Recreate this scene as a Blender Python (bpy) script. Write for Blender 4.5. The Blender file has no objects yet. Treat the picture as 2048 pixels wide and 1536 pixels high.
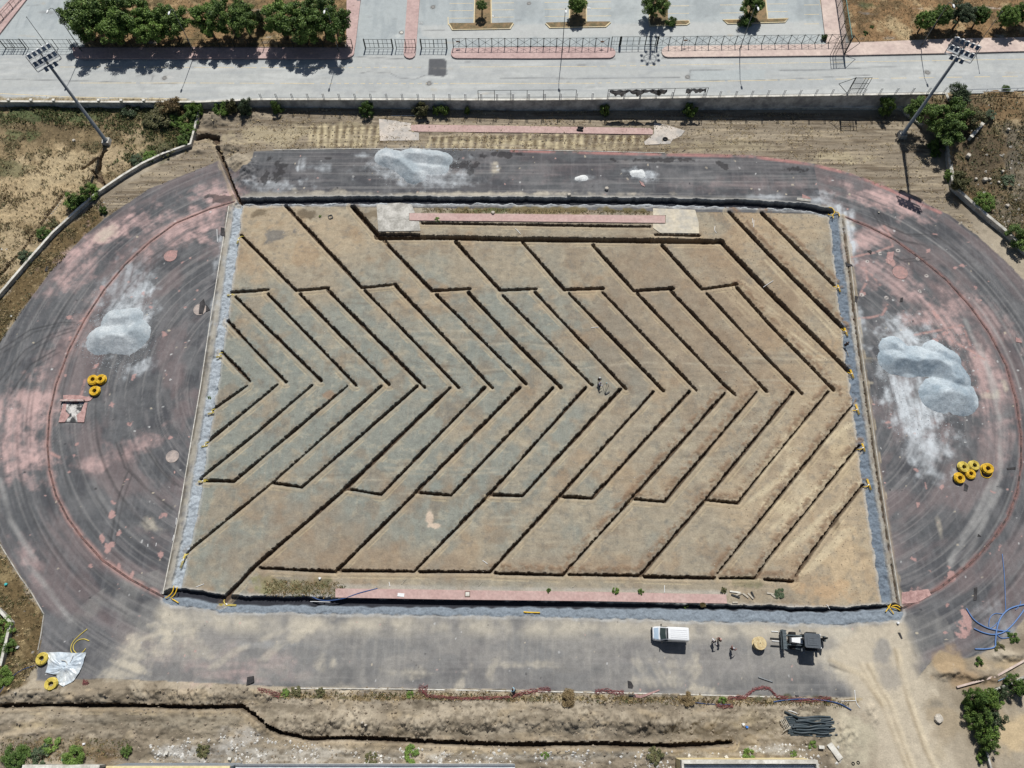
import bpy, math, random
import numpy as np
random.seed(5)
rng = np.random.default_rng(7)
scene = bpy.context.scene
COL = scene.collection
# ------------------------------------------------------------------ camera model
FPX, PHI, HC = 1450.0, math.radians(22.5), 110.0
SP, CP = math.sin(PHI), math.cos(PHI)
NA, NB = 2.5, 0.015                      # road level: z = NA + NB*x
def ray(px, py):
    u, v = px-1024.0, py-768.0
    return u, FPX*SP - v*CP, -(FPX*CP + v*SP)
def P(px, py, z=0.0):                    # photo pixel -> site ground (metres)
    dx, dy, dz = ray(px, py); t = (HC-z)/-dz
    return (dx*t, dy*t)
def N(px, py, h=0.0):                    # photo pixel -> road-level plane (+h)
    dx, dy, dz = ray(px, py); t = (HC-NA-h)/(NB*dx-dz)
    return (dx*t, dy*t)
def nz(x): return NA + NB*x
def sc_x(py): return HC/(FPX*CP + (py-768.0)*SP)
def sc_y(py): return HC*FPX/(FPX*CP + (py-768.0)*SP)**2
def S(r, g, b, k=0.86, d=0.20):          # sRGB -> base colour; d greys it a little (dusty surfaces)
    f = lambda c: (c/255/12.92 if c <= 10.3 else ((c/255+0.055)/1.055)**2.4)
    c = np.array([f(r), f(g), f(b)]); l = c@np.array([.3, .55, .15])
    return ((c*(1-d)+l*d)*k).astype(np.float32)
def V(r, g, b, k=0.80): return S(r, g, b, k, 0.0)
# ------------------------------------------------------------------ noise
T = rng.random((256, 256)).astype(np.float32)
def vn(x, y, s=0):
    x = np.asarray(x, dtype=np.float32) + 37.13*s; y = np.asarray(y, dtype=np.float32) + 91.71*s
    xi = np.floor(x); yi = np.floor(y); fx = x-xi; fy = y-yi
    fx = fx*fx*(3-2*fx); fy = fy*fy*(3-2*fy)
    xi = xi.astype(np.int32) & 255; yi = yi.astype(np.int32) & 255
    x1 = (xi+1) & 255; y1 = (yi+1) & 255
    return (T[xi, yi]*(1-fx)+T[x1, yi]*fx)*(1-fy) + (T[xi, y1]*(1-fx)+T[x1, y1]*fx)*fy
def fbm(x, y, o=4, s=0):
    r = 0; a = 1.0; tot = 0
    x = np.asarray(x, dtype=np.float32); y = np.asarray(y, dtype=np.float32)
    for i in range(o):
        x, y = 0.8*x-0.6*y, 0.6*x+0.8*y      # turn each octave so the lattice never lines up
        r = r + a*vn(x, y, s+i*3); tot += a; a *= 0.55; x = x*2.03; y = y*2.03
    r = r/tot
    return np.clip((r-0.5)*1.7+0.5, 0, 1)
def sst(x, a, b):
    t = np.clip((x-a)/(b-a), 0, 1); return t*t*(3-2*t)
# ------------------------------------------------------------------ grid painter
class Grid:
    def __init__(s, xs, ys, pf):
        s.xs, s.ys, s.pf = xs, ys, pf
        s.X, s.Y = np.meshgrid(xs, ys)
        s.X = s.X.astype(np.float32); s.Y = s.Y.astype(np.float32)
        s.Z = np.zeros_like(s.X); s.C = np.zeros(s.X.shape+(3,), np.float32)
        s.cls = np.zeros(s.X.shape, np.int16)
        s.n_big = fbm(s.X/9, s.Y/9, 4, 1); s.n_mid = fbm(s.X/2.2, s.Y/2.2, 4, 2)
        s.n_fin = fbm(s.X/0.55, s.Y/0.55, 3, 3)
    def sl(s, x0, x1, y0, y1):
        a, b = np.searchsorted(s.xs, [x0, x1]); c, d = np.searchsorted(s.ys, [y0, y1])
        return (slice(c, d), slice(a, b))
    def w(s, pts): return [s.pf(*p) for p in pts]
    def polymask(s, pxs, world=False):
        p = pxs if world else s.w(pxs)
        ax = [q[0] for q in p]; ay = [q[1] for q in p]
        k = s.sl(min(ax), max(ax), min(ay), max(ay))
        X, Y = s.X[k], s.Y[k]; m = np.zeros(X.shape, bool)
        for i in range(len(p)):
            x0, y0 = p[i]; x1, y1 = p[i-1]
            if y0 == y1: continue
            m ^= ((y0 > Y) != (y1 > Y)) & (X < (x1-x0)*(Y-y0)/(y1-y0)+x0)
        full = np.zeros(s.X.shape, bool); full[k] = m
        return full
    def dist(s, pxs, marg, world=False, closed=False):
        """slice, signed distance (+ on the north side) and length along the line"""
        p = pxs if world else s.w(pxs)
        if closed: p = p+[p[0]]
        ax = [q[0] for q in p]; ay = [q[1] for q in p]
        k = s.sl(min(ax)-marg, max(ax)+marg, min(ay)-marg, max(ay)+marg)
        X, Y = s.X[k], s.Y[k]
        D = np.full(X.shape, 1e6, np.float32); SG = np.ones(X.shape, np.float32); L = np.zeros(X.shape, np.float32)
        acc = 0.0; oy, ox = k[0].start, k[1].start
        for (x0, y0), (x1, y1) in zip(p[:-1], p[1:]):
            kk = s.sl(min(x0, x1)-marg, max(x0, x1)+marg, min(y0, y1)-marg, max(y0, y1)+marg)
            ss = (slice(kk[0].start-oy, kk[0].stop-oy), slice(kk[1].start-ox, kk[1].stop-ox))
            dx, dy = x1-x0, y1-y0; l2 = dx*dx+dy*dy+1e-9
            rx, ry = X[ss]-x0, Y[ss]-y0
            t = np.clip((rx*dx+ry*dy)/l2, 0, 1)
            d = np.hypot(rx-t*dx, ry-t*dy)
            cr = dx*ry-dy*rx
            if dx < 0: cr = -cr
            m = d < D[ss]
            D[ss] = np.where(m, d, D[ss]); SG[ss] = np.where(m, np.sign(cr), SG[ss])
            L[ss] = np.where(m, acc+t*math.sqrt(l2), L[ss]); acc += math.sqrt(l2)
        return k, D, SG, L
    def mix(s, k, a, col):
        a = np.clip(a, 0, 1)[..., None]; s.C[k] = s.C[k]*(1-a)+np.asarray(col, np.float32)*a
    def stroke(s, pxs, w, col, a=0.8, soft=0.4, n=0.6, ns=1.5, world=False, seed=11):
        k, D, SG, L = s.dist(pxs, w/2+soft+0.5, world)
        m = 1-sst(D, max(w/2-soft, 0), w/2+soft)
        f = fbm(s.X[k]/ns, s.Y[k]/ns, 3, seed)
        s.mix(k, a*m*np.clip(1-n+n*2*(f-0.1), 0, 1), col)
    def blob(s, px, py, rx, ry, ang, col, a=0.8, n=0.8, ns=3.0, edge=0.5, seed=21, streak=None):
        cx, cy = s.pf(px, py); rx *= sc_x(py); ry *= sc_y(py); R = max(rx, ry)*1.5
        k = s.sl(cx-R, cx+R, cy-R, cy+R); X, Y = s.X[k]-cx, s.Y[k]-cy
        an = math.radians(-ang); u = X*math.cos(an)+Y*math.sin(an); v = -X*math.sin(an)+Y*math.cos(an)
        f = fbm(s.X[k]/ns, s.Y[k]/ns, 5, seed+int(px) % 17)
        q = np.hypot(u/rx, v/ry) + (f-0.5)*n*1.3
        m = 1-sst(q, 1-edge, 1.05)
        if streak is not None: m = m*np.clip(0.1+1.1*streak[k]+.5*fbm(X/.7, Y/.7, 3, seed+9)-.15, 0, 1.1)
        s.mix(k, a*m, col)
    def poly(s, pxs, col, a=1.0, soft=0.4, n=0.0, ns=2.0, world=False, seed=31):
        m = s.polymask(pxs, world)
        k, D, SG, L = s.dist(pxs, soft+2.5, world, closed=True)
        f = fbm(s.X[k]/ns, s.Y[k]/ns, 4, seed)
        sd = np.where(m[k], D, -D) + (f-0.5)*2*n
        s.mix(k, a*sst(sd, -soft, soft), col)
        return m
    def objects(s, face_cls, spec):
        ny, nx = s.X.shape
        V = np.stack([s.X, s.Y, s.Z], -1).reshape(-1, 3); C = s.C.reshape(-1, 3)
        i = np.arange(ny*nx, dtype=np.int32).reshape(ny, nx)
        F = np.stack([i[:-1, :-1], i[:-1, 1:], i[1:, 1:], i[1:, :-1]], -1).reshape(-1, 4)
        fc = face_cls.reshape(-1); out = {}
        for key, (name, m) in spec.items():
            q = F[fc == key]
            if len(q) == 0: continue
            u, inv = np.unique(q, return_inverse=True)
            me = bpy.data.meshes.new(name); n = len(q)
            me.vertices.add(len(u)); me.vertices.foreach_set('co', V[u].astype(np.float32).ravel())
            me.loops.add(n*4); me.loops.foreach_set('vertex_index', inv.astype(np.int32).ravel())
            me.polygons.add(n); me.polygons.foreach_set('loop_start', np.arange(0, n*4, 4, dtype=np.int32))
            at = me.color_attributes.new('Col', 'FLOAT_COLOR', 'POINT')
            at.data.foreach_set('color', np.concatenate([C[u], np.ones((len(u), 1), np.float32)], 1).astype(np.float32).ravel())
            me.update(calc_edges=True)
            me.polygons.foreach_set('use_smooth', np.ones(n, bool))
            me.materials.append(m)
            o = bpy.data.objects.new(name, me); COL.objects.link(o); o['kind'] = 'structure'
            out[key] = o
        return out
# ------------------------------------------------------------------ materials
def nodes_of(name):
    m = bpy.data.materials.new(name); m.use_nodes = True
    nt = m.node_tree; b = nt.nodes['Principled BSDF']
    return m, nt, b
def noise_node(nt, scale, detail=5, rough=0.6, coord='Object'):
    tc = nt.nodes.new('ShaderNodeTexCoord'); n = nt.nodes.new('ShaderNodeTexNoise')
    n.inputs['Scale'].default_value = scale; n.inputs['Detail'].default_value = detail; n.inputs['Roughness'].default_value = rough
    nt.links.new(tc.outputs[coord], n.inputs['Vector']); return n
def ramp(nt, fac, a, b, pa=0.3, pb=0.7):
    r = nt.nodes.new('ShaderNodeMapRange'); r.inputs['From Min'].default_value = pa; r.inputs['From Max'].default_value = pb
    r.inputs['To Min'].default_value = a; r.inputs['To Max'].default_value = b
    nt.links.new(fac, r.inputs['Value']); return r.outputs['Result']
def mulmix(nt, col_socket, val_socket):
    v = nt.nodes.new('ShaderNodeVectorMath'); v.operation = 'SCALE'
    nt.links.new(col_socket, v.inputs[0]); nt.links.new(val_socket, v.inputs['Scale']); return v.outputs['Vector']
def mathn(nt, op, a, b):
    n = nt.nodes.new('ShaderNodeMath'); n.operation = op
    for i, x in enumerate((a, b)):
        if isinstance(x, (int, float)): n.inputs[i].default_value = x
        else: nt.links.new(x, n.inputs[i])
    return n.outputs[0]
def ground_mat(name, s1, s2, lo, hi, rough=0.95, bump=0.4, bdist=0.05):
    m, nt, b = nodes_of(name)
    at = nt.nodes.new('ShaderNodeAttribute'); at.attribute_name = 'Col'
    n1 = noise_node(nt, s1, 6, 0.65); n2 = noise_node(nt, s2, 4, 0.7)
    f = mathn(nt, 'MULTIPLY', ramp(nt, n1.outputs['Fac'], lo, hi), ramp(nt, n2.outputs['Fac'], lo, hi))
    nt.links.new(mulmix(nt, at.outputs['Color'], f), b.inputs['Base Color'])
    b.inputs['Roughness'].default_value = rough; b.inputs['Specular IOR Level'].default_value = 0.25
    bp = nt.nodes.new('ShaderNodeBump'); bp.inputs['Strength'].default_value = bump; bp.inputs['Distance'].default_value = bdist
    nt.links.new(mathn(nt, 'ADD', n1.outputs['Fac'], n2.outputs['Fac']), bp.inputs['Height'])
    nt.links.new(bp.outputs['Normal'], b.inputs['Normal'])
    return m
M_SOIL = ground_mat('soil', 0.8, 4.5, 0.86, 1.14, bump=0.6, bdist=0.09)
M_ASPH = ground_mat('worn_asphalt', 1.3, 6.0, 0.86, 1.14, bump=0.2, bdist=0.02)
M_GRAV = ground_mat('crushed_gravel', 3.0, 9.0, 0.80, 1.22, bump=0.6, bdist=0.06)
M_ROAD = ground_mat('road_concrete', 1.0, 5.0, 0.93, 1.07, bump=0.15, bdist=0.02)
M_WILD = ground_mat('wild_soil', 1.2, 4.0, 0.70, 1.30, bump=0.8, bdist=0.15)
# ================================================================== SITE GROUND
def ar(a, b, d): return np.arange(a, b, d)
xs = np.concatenate([ar(-150, -104, .6), ar(-104, -53, .18), ar(-53, 59, .1), ar(59, 104, .18), ar(104, 150.1, .6)])
ys = np.concatenate([ar(-32, -14, .5), ar(-14, 6, .15), ar(6, 84, .1), ar(84, 112.1, .18)])
G = Grid(xs, ys, P)
X, Y = G.X, G.Y
nb, nm, nf = G.n_big, G.n_mid, G.n_fin
sm = lambda *c: S(*c)
def lerp(a, b, t): return a*(1-t[..., None]) + b*t[..., None]
# base: bare tan earth
G.C[:] = lerp(sm(172, 158, 134), sm(142, 128, 106), sst(nb, .3, .8)); G.C[:] = lerp(G.C, sm(190, 176, 150), 0.5*sst(nm, .55, .95))
G.Z[:] = 0.05*(nm-.5) + 0.03*(nf-.5)
CL_GROUND, CL_TRACK, CL_PITCH, CL_GRAV, CL_WILD = 0, 1, 2, 3, 4
PITCH = [(482, 410), (1664, 428), (1764, 1216), (352, 1196)]
TRACK = [(80, 1300), (88, 1230), (62, 1180), (40, 1150), (0, 1085), (-50, 980), (-62, 880), (-45, 780), (0, 685), (60, 598), (100, 545), (160, 480),
         (210, 437), (300, 377), (380, 345), (438, 322), (470, 345), (500, 330), (508, 303), (600, 298), (900, 297), (1200, 304), (1500, 311), (1620, 326),
         (1700, 346), (1760, 369), (1830, 396), (1900, 431), (1960, 476), (2010, 522), (2048, 560), (2110, 640), (2155, 800), (2145, 1000), (2090, 1160), (2048, 1238), (2030, 1262),
         (1962, 1308), (1925, 1318), (1880, 1300), (1830, 1360), (1725, 1394), (1500, 1392), (1040, 1379), (600, 1374), (210, 1357), (72, 1361), (76, 1330)]
LOWW_L = [(405, 206), (398, 240), (384, 293), (330, 312), (290, 331), (250, 355), (200, 389), (160, 424), (110, 470), (60, 527), (0, 597), (-60, 680)]
LOWW_R = [(1888, 278), (1893, 330), (1900, 378), (1935, 410), (1970, 440), (2010, 473), (2048, 510), (2110, 580)]
# ---- wild ground outside the low walls
wildL = [(-300, 150), (405, 206)] + LOWW_L[1:] + [(-300, 900)]
wildR = [(1800, 190), (1830, 230), (1850, 262), (1888, 278)] + LOWW_R[1:] + [(2400, 700), (2400, 150)]
for poly_, base in ((wildL, (150, 128, 88)), (wildR, (118, 98, 68))):
    m = G.poly(poly_, sm(*base), 1.0, 0.5)
    G.cls[m] = CL_WILD
    G.Z[m] += (0.25*(nm-.5) + 0.25*(nb-.5))[m]
kW = G.cls == CL_WILD
G.C[kW] = lerp(G.C, sm(96, 92, 58), .75*sst(nm, .5, .8))[kW]
G.C[kW] = lerp(G.C, sm(190, 165, 120), .7*sst(fbm(X/5, Y/5, 4, 9), .52, .8))[kW]
for (x, y, rx, ry, c, a) in [(90, 250, 130, 45, (98, 82, 52), .7), (60, 232, 150, 14, (70, 84, 46), .8), (200, 250, 60, 40, (110, 92, 58), .6), (330, 250, 60, 60, (86, 86, 50), .7),
        (110, 340, 100, 50, (190, 168, 124), .8), (40, 420, 110, 70, (184, 160, 116), .85), (250, 310, 60, 40, (178, 156, 116), .7), (20, 340, 60, 20, (80, 92, 52), .6), (30, 500, 60, 60, (186, 164, 122), .7),
        (340, 270, 40, 30, (120, 98, 52), .6), (2000, 220, 60, 40, (128, 98, 56), .8), (2030, 340, 40, 80, (112, 106, 92), .7), (1960, 330, 40, 60, (90, 78, 58), .7), (2010, 430, 40, 50, (120, 110, 90), .7), (1930, 400, 30, 20, (120, 96, 54), .6)]:
    G.blob(x, y, rx, ry, 0, sm(*c), a, n=1.1, ns=3)
# rough grass strips inside the left wall, bottom-left corner
rgL = [(0, 600), (60, 532), (110, 476), (160, 432), (205, 400), (215, 430), (160, 480), (100, 545), (60, 598), (0, 685), (-50, 780), (-80, 700)]
rgB = [(-60, 1020), (0, 1090), (40, 1152), (88, 1232), (80, 1300), (75, 1330), (40, 1372), (-10, 1400), (-120, 1380), (-120, 1020)]
for p_ in (rgL, rgB):
    m = G.poly(p_, sm(112, 92, 54), 1.0, 0.4, n=.6)
    G.cls[m] = CL_WILD; G.Z[m] += (0.12*(nm-.4))[m]
    G.C[m] = lerp(G.C, sm(78, 74, 42), .7*sst(nm, .5, .8))[m]; G.C[m] = lerp(G.C, sm(166, 144, 96), .6*sst(fbm(X/1.4, Y/1.4, 4, 14), .6, .9))[m]
# northern earth band with wheel ruts and straw swaths
band = [(400, 215), (1830, 228), (1860, 300), (1895, 385), (1960, 470), (1900, 430), (1830, 396), (1760, 369), (1700, 346), (1620, 326), (1500, 311), (1200, 304), (600, 298), (505, 303), (438, 322), (380, 345), (300, 377), (210, 437), (190, 410), (300, 340), (384, 300)]
m = G.poly(band, sm(146, 132, 110), 1.0, 0.4)
rut = fbm(X/7+0.3*nm, Y/.45, 3, 41)
G.C[m] = lerp(G.C, sm(112, 96, 74), .8*sst(rut, .5, .85))[m]; G.C[m] = lerp(G.C, sm(186, 168, 136), .55*sst(fbm(X/6, Y/.7, 3, 44), .6, .9))[m]
G.Z[m] += (0.16*(rut-.5))[m]
for (x, y, rx, ry, a) in [(560, 270, 110, 26, .5), (700, 272, 70, 28, .6), (1000, 285, 160, 12, .7), (1200, 292, 150, 10, .6), (1450, 290, 100, 14, .4), (1680, 315, 60, 12, .5)]:
    G.blob(x, y, rx, ry, 0, sm(196, 180, 138), a, n=.9, ns=2)
for i, x in enumerate(list(range(622, 760, 15)) + list(range(860, 1290, 17))):
    y0, y1 = (250, 292) if x < 760 else (270, 296)
    G.stroke([(x+random.uniform(-3, 3), y0+random.uniform(-4, 4)), (x-4+random.uniform(-4, 4), y1)], .55, sm(214, 196, 150), .8, .3, .8, 1.0, seed=50+i)
    G.stroke([(x+8, y0+3), (x+5, y1-2)], .7, sm(96, 76, 48), .75, .35, .8, 1.0, seed=60+i)
for i in range(46):
    x_ = random.uniform(420, 1760); y_ = random.uniform(222, 292) if x_ > 560 else random.uniform(235, 330); l_ = random.uniform(80, 320); c_ = random.choice([sm(112, 98, 78), sm(180, 164, 136), sm(120, 104, 82)])
    for o in (0, 7): G.stroke([(x_, y_+o), (x_+l_*.5, y_+o+random.uniform(-5, 5)), (min(x_+l_, 1800), y_+o+random.uniform(-9, 9))], .35, c_, .6, .2, .7, 2, seed=i)
for i in range(30):
    x_, y_ = random.uniform(0, 1400), random.uniform(1425, 1520); l_ = random.uniform(60, 240)
    for o in (0, 9): G.stroke([(x_, y_+o), (x_+l_, y_+o+random.uniform(-8, 8))], .4, random.choice([sm(116, 104, 84), sm(186, 172, 146)]), .5, .25, .8, 2, seed=i)
for (x, y, rx, ry) in [(60, 226, 90, 14), (190, 226, 80, 12), (290, 222, 60, 14), (140, 240, 60, 10), (360, 230, 26, 40), (320, 300, 50, 14), (30, 270, 40, 12)]:
    G.blob(x, y, rx, ry, 0, sm(92, 104, 58), .75, 1.2, 1.5)
# track
TM = G.poly(TRACK, sm(94, 96, 99), 1.0, 0.12, n=.15, ns=1)
G.cls[TM] = CL_TRACK; G.Z[TM] = 0.02*(nb-.5)[TM]
def circ(a, b, c):
    (ax, ay), (bx, by), (cx, cy) = a, b, c
    d = 2*(ax*(by-cy)+bx*(cy-ay)+cx*(ay-by))
    ux = ((ax*ax+ay*ay)*(by-cy)+(bx*bx+by*by)*(cy-ay)+(cx*cx+cy*cy)*(ay-by))/d
    uy = ((ax*ax+ay*ay)*(cx-bx)+(bx*bx+by*by)*(ax-cx)+(cx*cx+cy*cy)*(bx-ax))/d
    return ux, uy
ARC_L = [(470, 403), (420, 418), (352, 446), (300, 484), (250, 530), (208, 580), (170, 638), (138, 700), (112, 770), (99, 830), (95, 890), (99, 940), (112, 990), (135, 1035), (164, 1075), (205, 1120), (260, 1158), (328, 1194)]
ARC_R = [(1690, 434), (1735, 452), (1790, 480), (1845, 520), (1895, 562), (1940, 612), (1980, 668), (2012, 730), (2032, 800), (2042, 870), (2042, 930), (2034, 985), (2015, 1035), (1985, 1080), (1940, 1128), (1880, 1175), (1806, 1216)]
cl = circ(P(*ARC_L[2]), P(*ARC_L[10]), P(*ARC_L[15])); cr = circ(P(*ARC_R[2]), P(*ARC_R[9]), P(*ARC_R[14]))
def streaks(c):
    th = np.arctan2(Y-c[1], X-c[0]); r = np.hypot(X-c[0], Y-c[1])
    return th*40, r
xl, xr = P(400, 800)[0], P(1720, 800)[0]
thl, rl = streaks(cl); thl = np.arctan2(Y-cl[1], -(X-cl[0]))*40; thr, rr = streaks(cr)
U = np.where(X < xl, thl, np.where(X > xr, thr, X)); W = np.where(X < xl, rl, np.where(X > xr, rr, Y))
st1 = fbm(U/9, W/.8, 4, 70); st2 = fbm(U/22, W/.35, 3, 71); st3 = fbm(U/5, W/2.2, 4, 72); stv = fbm(X/.6, Y/7, 4, 73)
def trk(col, a):
    a = np.where(TM, a, 0); G.C[:] = lerp(G.C, col, np.clip(a, 0, 1).astype(np.float32))
trk(sm(70, 71, 77), .6*sst(st3, .40, .85))
trk(sm(138, 134, 134), .42*sst(st1, .52, .95)); trk(sm(76, 78, 82), .4*sst(fbm(X/2.5, Y/2.5, 5, 78), .5, .9)); trk(sm(142, 140, 140), .26*sst(fbm(X/4, Y/4, 5, 79), .5, .9))
trk(sm(160, 157, 154), .3*sst(st2, .58, .95))
bend = np.where(X < xl, 1, np.where(X > xr, 1, .18)); trk(sm(140, 118, 116), .42*bend*sst(fbm(U/14, W/4, 4, 75), .45, .8))
trk(sm(136, 136, 138), .18*sst(stv, .55, .9))
PINK, SAND, DUST = sm(204, 168, 162), sm(202, 191, 168), sm(200, 207, 212)
def tblob(x, y, rx, ry, ang, col, a, n=1.0, ns=4, st=None, edge=.6):
    G.blob(x, y, rx, ry, ang, col, a, n, ns, edge, streak=st)
for (x, y, rx, ry, an, a) in [(30, 850, 58, 90, 0, .85), (45, 920, 55, 50, 0, .9), (70, 800, 60, 30, 0, .6), (215, 470, 90, 26, -40, .85), (160, 545, 70, 24, -45, .6), (395, 440, 90, 38, -30, .8), (440, 390, 50, 26, 0, .75),
        (330, 470, 60, 30, -30, .5), (250, 900, 70, 24, -30, .4), (150, 660, 40, 70, 20, .3), (60, 1120, 60, 20, 50, .35), (170, 930, 50, 16, 0, .5), (430, 1330, 90, 40, 0, .5), (560, 1330, 60, 30, 0, .55), (330, 1300, 80, 30, 0, .3),
        (1760, 395, 70, 24, 20, .85), (1810, 420, 50, 18, 30, .7), (1720, 480, 60, 24, -20, .6), (1760, 470, 30, 20, 0, .55), (1790, 560, 50, 40, 0, .45), (1880, 640, 70, 30, 50, .7), (1920, 610, 40, 26, 50, .8),
        (1950, 710, 70, 30, 60, .6), (1975, 780, 40, 60, 0, .5), (1740, 540, 40, 26, 0, .4), (1985, 640, 30, 60, -30, .35), (1850, 640, 60, 16, 0, .6), (1990, 880, 40, 60, 0, .25), (1870, 860, 60, 60, 0, .2), (1500, 370, 200, 16, 0, .12), (1100, 340, 160, 20, 0, .08)]:
    tblob(x, y, rx*1.25, ry*1.25, an, PINK, min(1, a*1.4), .9, 1.6, st1, 1.0)
for (x, y, rx, ry, an, a) in [(265, 605, 26, 75, 20, .9), (245, 640, 60, 60, 0, .75), (200, 690, 40, 8, 0, .9), (265, 740, 40, 16, -20, .6), (250, 560, 40, 60, 20, .35), (1835, 830, 60, 110, 0, .85), (1810, 690, 60, 50, 20, .9), (1800, 780, 40, 60, 0, .8), (1850, 900, 50, 50, 0, .4),
        (1700, 480, 12, 60, 0, .8), (1690, 440, 22, 30, 0, .8), (1715, 690, 10, 60, 0, .6), (1720, 640, 16, 40, 0, .5), (830, 340, 100, 36, 0, .6), (900, 360, 60, 16, 0, .5), (640, 335, 30, 10, 0, .4), (604, 328, 8, 20, 0, .9), (1167, 356, 18, 6, -10, .95), (1285, 350, 34, 12, 0, .9),
        (720, 310, 20, 6, 0, .5), (560, 370, 60, 14, 0, .6), (1640, 400, 30, 20, 0, .5), (1515, 395, 60, 8, 0, .4), (560, 1290, 120, 10, 0, .3), (430, 1235, 60, 14, 10, .6), (1990, 1240, 40, 50, 0, .2), (430, 620, 10, 60, 0, .5), (450, 480, 14, 60, 0, .45), (380, 1000, 14, 60, 0, .35)]:
    tblob(x, y, rx*1.15, ry*1.15, an, DUST, min(1, a*1.35), .9, 1.6, stv if rx < ry else st1, 1.0)
# bottom straight: paler, sandy edges and drifts
bs = G.polymask([(330, 1200), (1800, 1225), (1830, 1360), (1725, 1394), (1500, 1392), (1040, 1379), (600, 1374), (210, 1357), (270, 1230)])
bsf = bs.astype(np.float32)
for _ in range(3):
    for ax in (0, 1):
        c_ = np.cumsum(np.pad(bsf, [(26, 25) if i == ax else (0, 0) for i in (0, 1)], mode='edge'), axis=ax); bsf = ((c_[51:]-c_[:-51])/51 if ax == 0 else (c_[:, 51:]-c_[:, :-51])/51); bsf = np.pad(bsf, [(0, 1) if i == ax else (0, 0) for i in (0, 1)], mode='edge')[:X.shape[0], :X.shape[1]]
bsf = np.clip(bsf+(fbm(X/3, Y/3, 4, 88)-.5)*.9*(bsf > .02)*(bsf < .98), 0, 1)*TM
a = (.75*bsf).astype(np.float32); G.C[:] = lerp(G.C, sm(158, 154, 147), a)
G.C[:] = lerp(G.C, sm(124, 125, 125), (bsf*.6*sst(st3, .45, .8)).astype(np.float32)); G.C[:] = lerp(G.C, sm(170, 164, 152), (bsf*0.22*sst(stv, .5, .9)).astype(np.float32))
G.stroke([(330, 1225), (450, 1245), (700, 1250), (1000, 1252), (1300, 1258), (1500, 1262), (1700, 1265)], 1.9, SAND, .75, 1.3, .8, 3)
for (x, y, rx, ry, an, a) in [(330, 1270, 70, 40, -20, .75), (265, 1320, 36, 50, 30, .7), (400, 1300, 60, 20, 10, .5), (250, 1345, 40, 14, 0, .7), (600, 1265, 60, 14, -30, .6), (640, 1330, 14, 24, 0, .5), (665, 1325, 9, 10, 0, .7), (680, 1380, 60, 12, 0, .5),
        (820, 1345, 60, 12, 0, .5), (1345, 1350, 12, 40, 0, .35), (1390, 1350, 14, 46, 10, .6), (1400, 1380, 30, 10, 0, .8), (1290, 1365, 30, 14, 0, .35), (1700, 1300, 60, 40, 0, .7), (1730, 1360, 60, 50, 30, .9), (1640, 1310, 60, 20, 0, .4), (990, 1330, 10, 30, 20, .4), (1060, 1330, 60, 8, 0, .4), (925, 1360, 10, 30, 25, .5),
        (990, 335, 10, 14, 0, .8), (640, 385, 70, 7, 0, .6), (1000, 388, 300, 5, 0, .7), (300, 1050, 26, 12, 20, .5), (1980, 790, 14, 16, 0, .9), (2012, 775, 8, 16, 0, .9), (1700, 445, 14, 10, 0, .7), (1880, 1060, 20, 5, 90, .4), (215, 468, 30, 16, -45, .6), (1545, 900, 8, 30, 0, .0)]:
    tblob(x, y, rx*1.15, ry*1.15, an, SAND, a*1.15, 1.0, 1.6, st1, 1.0)
for p_ in ([(215, 1360), (225, 1335), (270, 1280), (330, 1262)], [(420, 1335), (470, 1300), (560, 1262)], [(520, 1320), (560, 1285), (600, 1262)], [(1300, 1372), (1285, 1345), (1265, 1320)], [(1350, 1370), (1370, 1340), (1385, 1310)], [(1330, 1370), (1310, 1340), (1300, 1320)]):
    G.stroke(p_, .45, SAND, .35, .35, .9, 1.5); G.stroke([(x+11, y) for x, y in p_], .4, SAND, .35, .3, .9, 1.5)
# tyre marks
def arcpx(c, r0, a0, a1): return [(c[0]+r0*math.cos(math.radians(t)), c[1]+r0*math.sin(math.radians(t))) for t in np.linspace(a0, a1, 14)]
for i in range(16):
    r0 = rl[np.unravel_index(0, rl.shape)]*0 + random.uniform(30, 44); a0 = random.uniform(120, 220)
    G.stroke(arcpx(cl, r0, a0, a0+random.uniform(18, 50)), .28, sm(66, 66, 68), .38, .2, .6, 3, world=True, seed=i)
    r0 = random.uniform(30, 44); a0 = random.uniform(-60, 40)
    G.stroke(arcpx(cr, r0, a0, a0+random.uniform(18, 50)), .28, random.choice([sm(62, 60, 62), sm(166, 163, 160)]), .34, .2, .6, 3, world=True, seed=i)
for p_ in ([(1755, 420), (1770, 450), (1810, 468), (1870, 470)], [(1745, 425), (1765, 458), (1800, 480), (1850, 490)], [(1770, 500), (1800, 520), (1850, 515)], [(0, 700), (60, 660), (120, 645), (150, 645)], [(0, 760), (50, 700), (100, 670), (145, 655)], [(20, 790), (60, 730), (110, 700)],
        [(232, 885), (250, 935), (290, 975), (345, 1020)], [(290, 895), (320, 940), (350, 970)], [(255, 945), (235, 1000), (222, 1080)], [(1660, 1330), (1700, 1345), (1730, 1365)]):
    G.stroke(p_, .3, sm(60, 60, 62), .6, .15, .4, 2); G.stroke([(x+9, y+4) for x, y in p_], .3, sm(60, 60, 62), .45, .15, .4, 2)
for p_ in ([(1930, 640), (1975, 740), (2000, 840), (2000, 950), (1970, 1020), (1900, 1120)], [(1960, 690), (1990, 770), (1995, 800)], [(1900, 1130), (1945, 1040), (1985, 960)], [(1925, 1130), (1965, 1050), (2000, 980)], [(50, 1120), (90, 1170), (140, 1240)], [(0, 960), (20, 1040), (70, 1120)]):
    G.stroke(p_, .7, sm(178, 176, 172), .5, .35, .6, 3)
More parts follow.
